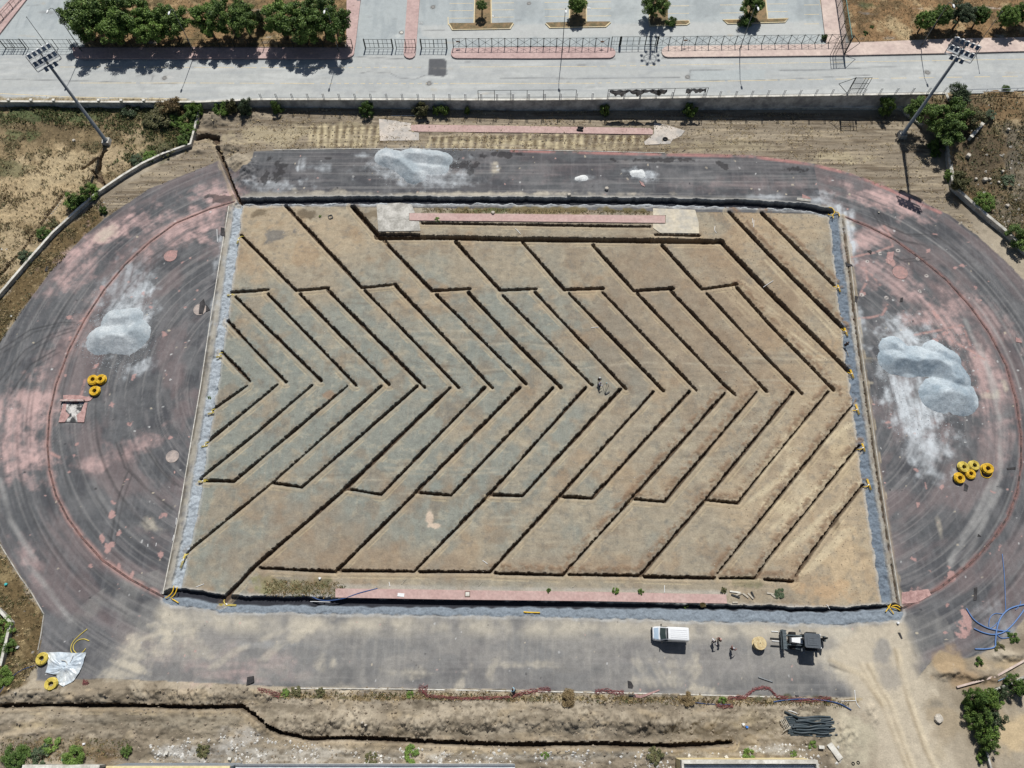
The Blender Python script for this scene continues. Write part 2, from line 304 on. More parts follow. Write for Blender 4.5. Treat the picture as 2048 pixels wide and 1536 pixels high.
for i in range(60):     # small pink scraps of track rubber left stuck to the asphalt
    x, y = (random.uniform(120, 400), random.uniform(500, 1150)) if i % 2 else (random.uniform(1700, 2000), random.uniform(460, 1300))
    G.blob(x, y, random.uniform(2, 7), random.uniform(2, 5), random.uniform(0, 180), sm(198, 150, 142), .7, 1.6, .5, .4)
for p_ in ([(1700, 515), (1750, 505), (1785, 492), (1780, 470), (1768, 452)], [(1720, 590), (1735, 560), (1730, 535)], [(1690, 640), (1740, 635), (1765, 630), (1775, 610)], [(1830, 670), (1880, 660), (1925, 650), (1940, 690)], [(1900, 680), (1940, 700), (1970, 720)], [(1715, 530), (1740, 545), (1760, 570)], [(100, 905), (118, 915)], [(120, 820), (160, 800), (170, 760)]):
    G.stroke(p_, .4, sm(198, 150, 140), .7, .2, .9, .6)
for (x, y) in [(1761, 507), (1735, 523), (1796, 501), (1835, 518), (1853, 551), (1840, 582), (1773, 596), (1723, 590)]:
    G.blob(x, y, 4, 4, 0, sm(206, 196, 188), .8, .5, .6, .3); G.blob(x, y, 1.6, 1.6, 0, sm(50, 48, 48), .9, .2, .6, .3)
for (x, y, rx, ry, an) in [(1700, 1182, .1, .1, 0), (1830, 1190, 26, 12, -20), (1790, 1195, 0.1, .1, 0), (1932, 1240, 9, 20, 0), (1925, 1262, 12, 16, 0), (1901, 1152, 10, 14, 0), (1780, 520, 9, 14, -20), (1868, 625, 4, 14, -20), (410, 1190, .1, .1, 0), (205, 1083, 5, 12, -15), (222, 1030, 6, 8, 0), (217, 1095, 8, 10, 0), (265, 1147, 4, 8, 20)]:
    G.blob(x, y, rx, ry, an, sm(194, 150, 142), .85, 1.1, .7, .35)
for i in range(520):     # crumbs and splashes
    t = random.random()
    x, y = (random.uniform(0, 450), random.uniform(380, 1350)) if t < .35 else ((random.uniform(1690, 2048), random.uniform(400, 1330)) if t < .7 else ((random.uniform(510, 1700), random.uniform(305, 390)) if t < .85 else (random.uniform(300, 1700), random.uniform(1240, 1390))))
    G.blob(x, y, random.uniform(.8, 3), random.uniform(.8, 2.2), random.uniform(0, 180), random.choice([sm(206, 206, 204), sm(200, 186, 160), sm(58, 58, 62), sm(205, 160, 150)]), random.uniform(.4, .9), .8, .5, .3)
for (x, y, rx, ry) in [(560, 345, 16, 20), (540, 315, 10, 6), (530, 350, 8, 14), (660, 317, 8, 2), (1000, 310, 40, 5), (930, 330, 26, 9), (940, 345, 10, 5), (1310, 320, 60, 4), (1450, 330, 12, 8), (1600, 340, 30, 5), (450, 398, 30, 10), (470, 408, 16, 6)]:
    G.blob(x, y, rx, ry, 0, sm(48, 46, 48), .7, 1.4, 1, .3)
G.stroke([(470, 403), (505, 390), (800, 393), (1000, 395), (1300, 398), (1500, 403), (1660, 418)], 1.2, sm(178, 170, 152), .7, .5, .7, 2)
G.stroke([(1024, 301), (1200, 306), (1500, 313), (1620, 328), (1700, 348), (1780, 380), (1880, 425)], .7, sm(190, 128, 120), .8, .25, .9, 2)
G.stroke(ARC_L, .8, sm(190, 146, 136), .8, .35, .7, 1.2); G.stroke(ARC_R, .7, sm(150, 104, 98), .75, .3, .7, 1.2)
# ---- southern earth: sandy haul road, silt, brown bank, grey rubble ground
haul = [(1655, 1310), (1700, 1262), (1800, 1228), (1825, 1300), (1850, 1400), (1920, 1560), (1790, 1580), (1748, 1440), (1715, 1392)]
G.poly(haul, sm(198, 184, 158), .9, 1.0, n=1.0, ns=4)
for p_ in ([(1720, 1330), (1760, 1400), (1790, 1480), (1815, 1540)], [(1735, 1330), (1778, 1410), (1810, 1500), (1825, 1540)], [(1790, 1300), (1815, 1400), (1850, 1500), (1870, 1540)], [(1660, 1320), (1720, 1350), (1765, 1410)]):
    G.stroke(p_, .6, sm(164, 144, 110), .6, .3, .6, 3); G.stroke([(x+7, y) for x, y in p_], .6, sm(222, 204, 168), .6, .3, .5, 3)
for (x, y, rx, ry, c, a) in [(1770, 1300, 26, 40, (150, 146, 140), .8), (1775, 1350, 22, 30, (152, 146, 138), .6), (1690, 1470, 50, 70, (190, 180, 152), .85), (1640, 1420, 40, 20, (172, 160, 132), .5), (1860, 1380, 26, 40, (200, 186, 160), .8), (1900, 1330, 50, 30, (176, 148, 106), .8),
        (1930, 1360, 50, 30, (168, 138, 98), .7), (2000, 1330, 60, 18, (190, 166, 124), .7), (1890, 1440, 40, 50, (168, 150, 120), .8), (1880, 1500, 30, 50, (182, 166, 136), .7), (2040, 1470, 60, 80, (204, 178, 132), .9), (1880, 1410, 40, 14, (130, 124, 112), .6), (400, 1440, 220, 24, (146, 134, 112), .7),
        (250, 1445, 160, 18, (148, 138, 118), .7), (60, 1450, 80, 12, (170, 150, 104), .6), (100, 1500, 120, 26, (128, 108, 66), .8), (210, 1510, 40, 22, (116, 90, 50), .9), (400, 1510, 150, 18, (176, 172, 164), .9), (600, 1510, 200, 14, (178, 172, 160), .8),
        (1000, 1515, 300, 10, (176, 172, 162), .8), (1250, 1510, 180, 12, (168, 160, 144), .8), (1550, 1500, 90, 18, (176, 172, 164), .8), (480, 1470, 60, 26, (180, 174, 164), .7), (1500, 1440, 60, 40, (178, 160, 122), .5), (730, 1395, 34, 16, (132, 122, 108), .8), (745, 1505, 40, 8, (134, 124, 108), .7)]:
    G.blob(x, y, rx, ry, 0, sm(*c), a, n=1.0, ns=3, edge=.7)
s_earth = (Y < P(900, 1378)[1]) & (G.cls == CL_GROUND) & (X < P(1650, 1400)[0])
G.C[s_earth] = lerp(G.C, sm(116, 104, 84), .7*sst(fbm(X/4, Y/.9, 4, 81), .45, .85))[s_earth]; G.C[s_earth] = lerp(G.C, sm(104, 92, 74), .6*sst(fbm(X/.8, Y/.8, 4, 83), .5, .9))[s_earth]; G.Z[s_earth] += (.40*(fbm(X/.9, Y/.6, 4, 84)-.5))[s_earth]
G.C[s_earth] = lerp(G.C, sm(196, 174, 136), .4*sst(fbm(X/3, Y/1.5, 4, 82), .62, .9))[s_earth]
# grass tinted strip along the white kerb
for x in range(560, 1720, 24):
    G.blob(x+random.uniform(-8, 8), 1392+random.uniform(-3, 5)+(x-560)*.006, random.uniform(10, 22), random.uniform(4, 8), 0, random.choice([sm(120, 98, 54), sm(84, 84, 48), sm(176, 156, 110)]), .8, 1, 1, .5)
def mound(px, py, rx, ry, h, ns=1.0, seed=3):
    cx, cy = P(px, py); rx *= sc_x(py); ry *= sc_y(py); R = max(rx, ry)*1.4
    k = G.sl(cx-R, cx+R, cy-R, cy+R); q = np.hypot((X[k]-cx)/rx, (Y[k]-cy)/ry)
    f = fbm(X[k]/ns, Y[k]/ns, 4, seed); hh = h*np.clip(1-q+.25*(f-.5), 0, 1)
    f3 = fbm(X[k]/.5, Y[k]/.5, 3, seed+4); G.Z[k] = np.maximum(G.Z[k], hh*(.8+.4*f)+.42*(f3-.5)*sst(hh, 0, .3)); return k, hh
for i, x in enumerate(range(20, 520, 38)): mound(x+random.uniform(-8, 8), 1385+random.uniform(-5, 6), 34, 24, random.uniform(.7, 1.1), seed=i)
for i, x in enumerate(range(545, 1450, 44)): mound(x+random.uniform(-10, 10), 1443+random.uniform(-4, 6), 40, 26, random.uniform(.8, 1.3), seed=i)
for (x, y, rx, ry, h) in [(430, 240, 34, 18, 1.3), (500, 235, 40, 14, .6), (475, 325, 22, 20, .9), (498, 345, 24, 34, 1.1), (460, 295, 30, 14, .7), (400, 300, 16, 10, .6), (690, 1505, 30, 10, .4), (200, 320, 30, 20, .5), (240, 330, 26, 20, .5), (1960, 1350, 60, 20, .9), (1900, 1345, 40, 20, .8), (2020, 1310, 40, 16, .8), (1745, 1430, 14, 30, .4), (1690, 1470, 40, 50, .35)]:
    mound(x, y, rx, ry, h, seed=int(x))
# east slope: wild ground climbs to the road
mR = G.polymask(wildR)
yn, ysb = P(1950, 205)[1], P(1950, 420)[1]
G.Z[mR] += ((nz(95)-0.6)*sst(Y, ysb, yn)+.5)[mR]
# ---- pitch
PM = G.poly(PITCH, sm(163, 150, 126), 1.0, 0.15)
G.cls[PM] = CL_PITCH
def pit(col, a):
    a = np.where(PM, a, 0); G.C[:] = lerp(G.C, col, np.clip(a, 0, 1).astype(np.float32))
def pm(px, py, rx, ry):
    cx, cy = P(px, py); return np.exp(-(((X-cx)/(rx*sc_x(py)))**2+((Y-cy)/(ry*sc_y(py)))**2))
greyf = np.clip(pm(430, 930, 330, 250)*1.0 + pm(900, 700, 420, 170)*.62 + pm(900, 1000, 420, 150)*.62 + pm(480, 700, 120, 120)*.5 + pm(1150, 650, 200, 120)*.35, 0, 1)
tanf = np.clip(pm(560, 470, 200, 90)*.9 + pm(1560, 560, 160, 160)*.7 + pm(1600, 1050, 220, 200)*1.0 + pm(1700, 800, 120, 200)*.7 + pm(1500, 430, 200, 60)*.5, 0, 1)
n5 = fbm(X/6, Y/6, 4, 90); n6 = fbm(X/1.8, Y/1.1, 4, 91)
pit(sm(144, 147, 135), .95*sst(greyf+(n5-.5)*.9, .15, .65))
pit(sm(136, 141, 131), .7*sst(greyf*.8+(fbm(X/3, Y/3, 4, 92)-.5)*1.0, .45, .95))
pit(sm(182, 160, 126), .8*sst(tanf+(n5-.5)*.8, .3, .85))
pit(sm(196, 182, 150), .3*sst(n6, .62, .92))
pit(sm(140, 120, 96), .5*sst(fbm(X/3.5, Y/3.5, 4, 94), .6, .9))
pit(sm(176, 142, 100), .35*sst(fbm(X/5, Y/5, 4, 95), .62, .88))
pit(sm(118, 116, 108), .4*sst(fbm(X/.7, Y/.7, 4, 98), .6, .95)); pit(sm(112, 116, 114), .14*sst(fbm(X/4, Y/.35, 3, 96), .66, .92)); pit(sm(196, 178, 146), .12*sst(fbm(X/.35, Y/3, 3, 97), .66, .92))
for (x, y, rx, ry, c, a) in [(555, 470, 34, 16, (118, 116, 112), .8), (520, 428, 18, 9, (104, 88, 64), .7), (610, 428, 22, 12, (100, 84, 62), .75), (742, 430, 18, 12, (110, 92, 66), .6), (760, 480, 1, 1, (0, 0, 0), 0), (858, 1035, 8, 14, (214, 190, 164), .9), (868, 1050, 14, 6, (214, 190, 164), .9), (660, 790, 26, 10, (160, 120, 84), .6),
        (1666, 1040, 12, 16, (74, 56, 42), .9), (1668, 1028, 8, 5, (140, 134, 120), .7), (560, 1172, 50, 22, (140, 138, 88), .9), (600, 1178, 70, 14, (112, 108, 62), .75), (1070, 420, 230, 7, (128, 112, 66), .85), (960, 421, 60, 5, (96, 104, 56), .8), (1240, 422, 60, 5, (110, 100, 60), .8), (1500, 1170, 40, 14, (120, 118, 84), .7), (640, 1160, 30, 10, (90, 98, 56), .8), (545, 1165, 16, 14, (84, 92, 52), .7),
        (1690, 1120, 60, 80, (204, 176, 132), .6), (1640, 1180, 60, 30, (196, 160, 114), .6), (1560, 1010, 60, 16, (208, 190, 150), .7), (1600, 950, 30, 60, (212, 194, 156), .5), (1680, 900, 30, 50, (200, 178, 136), .5), (500, 1180, 30, 16, (178, 146, 112), .5)]:
    G.blob(x, y, rx, ry, 0, sm(*c), a, n=1.1, ns=1.6, edge=.6)
G.stroke([(680, 1203), (900, 1207), (1200, 1212), (1450, 1216)], .9, sm(104, 98, 58), .7, .4, .8, 1.2); G.stroke([(672, 1173), (1000, 1178), (1450, 1186)], .7, sm(190, 184, 172), .6, .3, .5, 2)
for (a_, b_) in (((1470, 600), (1640, 730)), ((1455, 560), (1560, 640)), ((1440, 575), (1500, 640)), ((1530, 520), (1690, 690)), ((1500, 1000), (1690, 850)), ((1540, 1060), (1710, 900)), ((1560, 1110), (1720, 960)), ((1600, 1150), (1690, 1060)), ((1500, 960), (1600, 840))):
    for o in (0, 9, 20): G.stroke([(a_[0]+o, a_[1]-o*.3), (b_[0]+o, b_[1]-o*.3)], .45, sm(214, 196, 156), .55, .2, .7, 2, seed=o)
pit(sm(150, 126, 98), .55*sst(pm(1350, 620, 330, 200)+(n5-.5)*.8, .4, .95)); pit(sm(158, 132, 102), .5*sst(pm(640, 1060, 200, 120)+pm(1000, 1130, 500, 40)*.7+(n5-.5)*.9, .35, .9))
for i in range(16):
    x_, y_ = random.uniform(470, 1550), random.uniform(500, 1120); dx_ = random.uniform(120, 330)
    for o in (0, 11): G.stroke([(x_, y_+o), (x_+dx_*.5, y_+o+random.uniform(-6, 6)), (x_+dx_, y_+o+random.uniform(-10, 10))], .3, random.choice([sm(120, 112, 98), sm(186, 174, 148)]), .4, .2, .8, 2, seed=i)
G.Z[PM] = (-0.04 + .05*(nm-.5) + .035*(nf-.5))[PM]
# ---- perimeter gravel drain
def ring(path, w, seed, light, dark, depth, mode):
    k, D, SG, L = G.dist(path, w/2+1.5)
    f = fbm(X[k]/1.2, Y[k]/1.2, 3, seed); sd = D*SG + .35*(f-.5); ad = np.abs(sd)
    inside = ad < w/2
    mk = 1-sst(ad, w/2-.22, w/2)
    scal = .35*np.abs(np.sin(L*(math.pi/3.4)+5*vn(L/6, L*0, seed)))+.75*fbm(L/1.6, sd*.6, 3, seed+2)          # barrow loads
    if mode == 'flat':
        z = -depth + .30*(f-.5) + .26*(scal-.5)+.16*(fbm(X[k]/.45, Y[k]/.45, 3, seed+8)-.5); heap = np.ones_like(f)
        crest = 1-sst(ad, w/2-.05, w/2+.5)
    else:                                                                # heaped on the south side, open trench to the north
        tt = sst(X[k], -20, 45)*.26 if mode == 'south' else 0
        edge = (-w*.06+w*tt if mode == 'south' else -w*.34) + .38*(scal-.6) + .25*(f-.5)
        heap = 1-sst(sd, edge-.05, edge+.28)
        z = heap*(-.12+.18*(fbm(X[k]/.5, Y[k]/.5, 3, seed+8)-.5)+.26*scal*sst(-sd, -.2, .8)) + (1-heap)*(-depth)
        crest = 1-sst(ad, w/2, w/2+.45)
    G.Z[k] = G.Z[k]*(1-mk) + z*mk
    col = lerp(dark*np.ones(f.shape+(3,), np.float32), light, heap)
    col = lerp(col, light*1.25, (.5*heap*sst(fbm(X[k]/.8, Y[k]/.8, 3, seed+5), .5, .9)))
    G.mix(k, .75*crest*(.4+.6*f), sm(190, 190, 186)); a = mk[..., None]; G.C[k] = G.C[k]*(1-a)+col*a
    c = G.cls[k]; c[inside] = CL_GRAV; G.cls[k] = c
FAB = sm(52, 54, 62)
ring([(484, 404), (700, 401), (1000, 402), (1300, 404), (1500, 409), (1600, 414), (1662, 426)], 2.0, 5, sm(178, 184, 188), FAB, 1.0, 'north')
ring([(476, 412), (462, 520), (446, 640), (425, 775), (408, 880), (384, 1030), (350, 1188)], 1.75, 6, sm(162, 172, 180), FAB, .32, 'flat')
ring([(1668, 432), (1680, 540), (1694, 660), (1712, 790), (1730, 920), (1752, 1060), (1778, 1216)], 1.8, 7, sm(112, 126, 140), FAB, .26, 'flat')
ring([(340, 1192), (380, 1196), (440, 1207), (520, 1209), (700, 1211), (1000, 1216), (1250, 1221), (1500, 1228), (1640, 1232), (1700, 1232), (1790, 1224)], 2.5, 8, sm(126, 138, 149), FAB, .9, 'south')
# earth strip and groove between drain and kerb
for p_, w_ in (([(462, 412), (446, 520), (430, 640), (408, 775), (390, 880), (366, 1030), (334, 1180)], 1.0), ([(1683, 432), (1697, 540), (1711, 660), (1730, 790), (1748, 920), (1770, 1060), (1795, 1210)], 1.1)):
    G.stroke(p_, w_, sm(176, 168, 150), .8, .3, .6, 1.0)
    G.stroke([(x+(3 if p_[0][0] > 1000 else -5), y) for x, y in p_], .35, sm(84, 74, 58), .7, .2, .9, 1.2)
# ---- drainage trenches
TR = []
def tr(*pts, w=.46, d=.74): TR.append((list(pts), w, d))
tr((442, 702), (500, 762)); tr((454, 640), (512, 703), (572, 764)); tr((472, 594), (512, 634), (642, 761)); tr((462, 584), (512, 581), (536, 578), w=.6); tr((536, 588), (712, 770))
tr((482, 470), (512, 500), (592, 581), (656, 575), w=.55); tr((600, 588), (778, 769)); tr((656, 580), (850, 775))
tr((572, 412), (724, 575), (792, 568), w=.6); tr((730, 581), (918, 775)); tr((792, 572), (985, 775))
tr((706, 413), (762, 477), w=.8, d=1.0); tr((769, 482), (864, 581), (940, 577), w=.6); tr((873, 589), (1052, 767)); tr((937, 585), (1024, 678), (1122, 775))
tr((912, 484), (1000, 580), (1072, 577), w=.6); tr((1006, 591), (1184, 770)); tr((1070, 584), (1252, 777))
tr((1046, 485), (1129, 579), (1206, 576), w=.6); tr((1139, 587), (1327, 781)); tr((1205, 584), (1393, 780))
tr((1186, 490), (1268, 581), (1346, 576), w=.6); tr((1275, 587), (1449, 770), (1472, 790)); tr((1342, 582), (1533, 782))
tr((1325, 491), (1404, 578), (1474, 568), w=.6); tr((1414, 587), (1536, 718), (1605, 787)); tr((1474, 575), (1536, 645), (1668, 780), w=.55)
tr((755, 474), (900, 475), (1024, 478), (1200, 480), (1444, 483), w=1.1, d=1.2); tr((1440, 481), (1536, 581), (1698, 742), w=.85, d=1.0)
tr((1459, 424), (1536, 506), (1686, 656), w=.75); tr((1524, 426), (1668, 570), w=.75)
tr((494, 771), (425, 819)); tr((554, 769), (512, 804), (414, 884)); tr((624, 770), (512, 866), (400, 957)); tr((694, 772), (512, 925), (468, 962), (412, 961))
tr((762, 772), (547, 963), (372, 1106)); tr((834, 772), (604, 974), (548, 966)); tr((900, 775), (692, 976), (512, 1130), (443, 1203), w=.56)
tr((969, 775), (762, 989), (693, 977)); tr((1039, 775), (834, 982), (672, 1143), (521, 1136)); tr((1105, 776), (902, 990), (838, 985)); tr((1171, 775), (977, 990), (828, 1143), (682, 1141))
tr((1241, 778), (1045, 991), (983, 989)); tr((1307, 783), (1119, 992), (980, 1144), (840, 1143)); tr((1379, 783), (1184, 996), (1125, 993)); tr((1449, 787), (1264, 997), (1126, 1150), (990, 1146))
tr((1514, 783), (1330, 1003), (1270, 998), w=.46); tr((1586, 785), (1411, 1000), (1281, 1151), (1138, 1149), w=.44); tr((1658, 783), (1536, 930), (1476, 1006), (1416, 1000), w=.4)
tr((1706, 810), (1536, 1022), (1436, 1146), w=.34, d=.75); tr((1290, 1153), (1428, 1156), w=.4); tr((1720, 890), (1536, 1118), (1511, 1156), (1440, 1156), w=.34, d=.75); tr((1728, 969), (1676, 1033), (1591, 1152), w=.32, d=.7); tr((1530, 1158), (1585, 1163), w=.4)
tr((0, 1412), (100, 1410), (260, 1411), (400, 1415), (482, 1413), (512, 1435), (560, 1466), (620, 1478), (690, 1476), (800, 1480), (900, 1486), (1024, 1490), (1200, 1488), (1340, 1492), (1400, 1490), (1462, 1485), w=.55, d=1.1)
tr((436, 296), (446, 322), (479, 404), w=.6, d=1.0); tr((395, 276), (412, 272), (432, 276), (434, 284), w=1.2, d=.9)
tr((212, 302), (200, 318), (163, 338), w=.6, d=.8); tr((208, 306), (197, 345), (202, 362), (212, 372), w=.55, d=.8); tr((184, 340), (197, 362), w=.4, d=.6); tr((128, 385), (95, 430), (50, 495), (0, 552), (-40, 600), w=.5, d=.5)
tr((845, 446), (1100, 450), (1300, 453), w=.45, d=.45); tr((758, 467), (838, 468), w=.5, d=.6); tr((1312, 469), (1398, 471), w=.5, d=.6)
tr((1685, 437), (1698, 540), (1712, 660), (1731, 790), (1750, 920), (1772, 1060), (1797, 1212), w=.2, d=.3)
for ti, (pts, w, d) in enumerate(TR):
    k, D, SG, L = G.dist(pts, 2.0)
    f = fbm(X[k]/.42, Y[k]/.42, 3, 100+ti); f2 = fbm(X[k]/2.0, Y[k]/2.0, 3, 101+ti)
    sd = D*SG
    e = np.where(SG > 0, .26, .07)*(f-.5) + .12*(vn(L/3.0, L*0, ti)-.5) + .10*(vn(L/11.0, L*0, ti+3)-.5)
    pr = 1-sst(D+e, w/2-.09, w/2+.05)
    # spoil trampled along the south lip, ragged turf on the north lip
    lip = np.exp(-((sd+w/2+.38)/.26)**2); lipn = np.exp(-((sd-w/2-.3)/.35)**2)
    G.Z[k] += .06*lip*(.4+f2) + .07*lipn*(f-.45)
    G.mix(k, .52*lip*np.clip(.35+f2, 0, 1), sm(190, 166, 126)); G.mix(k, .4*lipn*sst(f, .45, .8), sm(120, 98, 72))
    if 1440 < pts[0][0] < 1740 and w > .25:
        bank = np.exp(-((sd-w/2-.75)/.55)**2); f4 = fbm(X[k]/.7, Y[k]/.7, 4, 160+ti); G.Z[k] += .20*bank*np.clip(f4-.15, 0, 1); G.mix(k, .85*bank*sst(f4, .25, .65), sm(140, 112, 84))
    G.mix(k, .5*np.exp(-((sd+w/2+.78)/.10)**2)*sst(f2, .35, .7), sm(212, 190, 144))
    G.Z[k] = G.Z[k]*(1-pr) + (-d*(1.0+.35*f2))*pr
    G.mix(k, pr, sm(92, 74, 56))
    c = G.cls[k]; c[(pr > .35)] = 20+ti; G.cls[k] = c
# retaining-wall foot line limits this sheet to the north
RW = [(-200, 203), (0, 203), (200, 204), (400, 204), (520, 199), (800, 199), (1024, 200), (1200, 198), (1500, 193), (1700, 190), (1890, 187), (1960, 184), (2060, 179), (2250, 172)]
RWw = [N(*p) for p in RW]
wl = np.interp(X, [p[0] for p in RWw], [p[1] for p in RWw])
fcls = G.cls[:-1, :-1].copy()
c4 = np.stack([G.cls[:-1, :-1], G.cls[1:, :-1], G.cls[:-1, 1:], G.cls[1:, 1:]])
fcls = np.where(c4.max(0) >= 20, c4.max(0), fcls)
fcls = np.where((Y[:-1, :-1] > wl[:-1, :-1]+.12), -1, fcls)
spec = {CL_GROUND: ('ground', M_SOIL), CL_TRACK: ('running_track', M_ASPH), CL_PITCH: ('pitch', M_SOIL), CL_GRAV: ('gravel_drain', M_GRAV), CL_WILD: ('rough_ground', M_WILD)}
for ti in range(len(TR)): spec[20+ti] = ('drainage_trench', M_SOIL)
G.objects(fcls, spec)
def gz(x, y):
    i = int(np.clip(np.searchsorted(xs, x), 0, len(xs)-1)); j = int(np.clip(np.searchsorted(ys, y), 0, len(ys)-1))
    return float(G.Z[j, i])
# ================================================================== mesh helpers
from mathutils import Vector, Matrix
def tag(o, label=None, cat=None, group=None, kind=None):
    if label: o['label'] = label
    if cat: o['category'] = cat
    if group: o['group'] = group
    if kind: o['kind'] = kind
    return o
def thing(name, label, cat, loc=(0, 0, 0), rz=0.0, group=None):
    o = bpy.data.objects.new(name, None); COL.objects.link(o); o.empty_display_size = .2
    o.location = loc; o.rotation_euler = (0, 0, rz)
    return tag(o, label, cat, group)
class MB:
    def __init__(s): s.v = []; s.f = []
    def add(s, vs, fs):
        o = len(s.v); s.v += [tuple(map(float, q)) for q in vs]; s.f += [tuple(i+o for i in q) for q in fs]; return s
    def box(s, c, d, rz=0.0, ry=0.0, rx=0.0, taper=1.0):
        M = Matrix.Rotation(rz, 3, 'Z') @ Matrix.Rotation(ry, 3, 'Y') @ Matrix.Rotation(rx, 3, 'X'); hx, hy, hz = d[0]/2, d[1]/2, d[2]/2
        vs = []
        for z in (-1, 1):
            k = taper if z > 0 else 1
            for x, y in ((-1, -1), (1, -1), (1, 1), (-1, 1)): vs.append(M @ Vector((x*hx*k, y*hy*k, z*hz)) + Vector(c))
        return s.add(vs, [(3, 2, 1, 0), (4, 5, 6, 7), (0, 1, 5, 4), (1, 2, 6, 5), (2, 3, 7, 6), (3, 0, 4, 7)])
    def tube(s, path, r, n=6, closed=False, cap=True):
        path = [Vector(p) for p in path]; m = len(path); rr = r if isinstance(r, (list, tuple)) else [r]*m
        vs = []; up0 = None
        for i, p in enumerate(path):
            a = path[i-1] if (i > 0 or closed) else p; b = path[(i+1) % m] if (i < m-1 or closed) else p
            t = (b-a).normalized() if (b-a).length > 1e-9 else Vector((0, 0, 1))
            ref = Vector((0, 0, 1)) if abs(t.z) < .9 else Vector((1, 0, 0))
            u = t.cross(ref).normalized(); w = u.cross(t).normalized()
            for j in range(n):
                an = 2*math.pi*j/n; vs.append(p+(u*math.cos(an)+w*math.sin(an))*rr[i])
        fs = []
        for i in range(m if closed else m-1):
            i2 = (i+1) % m
            for j in range(n): fs.append((i*n+j, i*n+(j+1) % n, i2*n+(j+1) % n, i2*n+j))
        if cap and not closed: fs += [tuple(range(n))[::-1], tuple((m-1)*n+j for j in range(n))]
        return s.add(vs, fs)
    def bar(s, a, b, w=.08, n=4): return s.tube([a, b], w/2*(1.2 if n == 4 else 1), n)
    def lathe(s, prof, c=(0, 0, 0), n=24, axis='z'):
        vs = []; m = len(prof)
        for r, z in prof:
            for j in range(n):
                an = 2*math.pi*j/n; q = (r*math.cos(an), r*math.sin(an), z)
                if axis == 'y': q = (q[0], q[2], q[1])
                if axis == 'x': q = (q[2], q[0], q[1])
                vs.append((q[0]+c[0], q[1]+c[1], q[2]+c[2]))
        fs = [(i*n+j, i*n+(j+1) % n, (i+1)*n+(j+1) % n, (i+1)*n+j) for i in range(m-1) for j in range(n)]
        fs += [tuple(range(n))[::-1], tuple((m-1)*n+j for j in range(n))]
        return s.add(vs, fs)
    def prism(s, pts, z0, z1):
        f0 = z0 if callable(z0) else (lambda x, y: z0); f1 = z1 if callable(z1) else (lambda x, y: z1)
        A = sum(pts[i-1][0]*pts[i][1]-pts[i][0]*pts[i-1][1] for i in range(len(pts)))
        if A < 0: pts = pts[::-1]
        n = len(pts)
        vs = [(x, y, f0(x, y)) for x, y in pts]+[(x, y, f1(x, y)) for x, y in pts]
        return s.add(vs, [tuple(range(n))[::-1], tuple(range(n, 2*n))]+[(i, (i+1) % n, n+(i+1) % n, n+i) for i in range(n)])
    def sheet(s, pts, zf):
        A = sum(pts[i-1][0]*pts[i][1]-pts[i][0]*pts[i-1][1] for i in range(len(pts)))
        if A < 0: pts = pts[::-1]
        return s.add([(x, y, zf(x, y)) for x, y in pts], [tuple(range(len(pts)))])
    def wall(s, path, w, z0, z1):
        """upright strip of width w along a world path; z0, z1 numbers or functions of x, y"""
        f0 = z0 if callable(z0) else (lambda x, y: z0); f1 = z1 if callable(z1) else (lambda x, y: z1)
        p = [Vector(q) for q in path]; L = []; R = []
        for i, q in enumerate(p):
            a = p[max(i-1, 0)]; b = p[min(i+1, len(p)-1)]; t = (b-a).normalized(); nrm = Vector((-t.y, t.x))
            L.append(q+nrm*w/2); R.append(q-nrm*w/2)
        vs = []
        for i in range(len(p)):
            for q, f in ((L[i], f0), (R[i], f0), (R[i], f1), (L[i], f1)): vs.append((q.x, q.y, f(q.x, q.y)))
        fs = []
        for i in range(len(p)-1):
            o = i*4
            for j in range(4): fs.append((o+j, o+(j+1) % 4, o+4+(j+1) % 4, o+4+j))
        e = (len(p)-1)*4; fs += [(3, 2, 1, 0), (e, e+1, e+2, e+3)]
        return s.add(vs, fs)
    def build(s, name, m, parent=None, origin=None, smooth=False):
        me = bpy.data.meshes.new(name)
        vs = s.v
        if origin is not None: vs = [(x-origin[0], y-origin[1], z-(origin[2] if len(origin) > 2 else 0)) for x, y, z in vs]
        me.from_pydata(vs, [], s.f); me.update()
        if smooth: me.polygons.foreach_set('use_smooth', [True]*len(me.polygons))
        me.materials.append(m); o = bpy.data.objects.new(name, me); COL.objects.link(o)
        if parent is not None: o.parent = parent
        return o
_mats = {}
def mat(name, rgb, rough=.7, metal=0.0, vary=.18, scale=3.0, bump=0.0, spec=.4):
    if name in _mats: return _mats[name]
    m, nt, b = nodes_of(name)
    n = noise_node(nt, scale, 5); c = nt.nodes.new('ShaderNodeRGB'); c.outputs[0].default_value = (*[float(q) for q in rgb], 1)
    nt.links.new(mulmix(nt, c.outputs[0], ramp(nt, n.outputs['Fac'], 1-vary, 1+vary)), b.inputs['Base Color'])
    b.inputs['Roughness'].default_value = rough; b.inputs['Metallic'].default_value = metal; b.inputs['Specular IOR Level'].default_value = spec
    if bump:
        bp = nt.nodes.new('ShaderNodeBump'); bp.inputs['Strength'].default_value = bump; bp.inputs['Distance'].default_value = .03
        nt.links.new(n.outputs['Fac'], bp.inputs['Height']); nt.links.new(bp.outputs['Normal'], b.inputs['Normal'])
    _mats[name] = m; return m
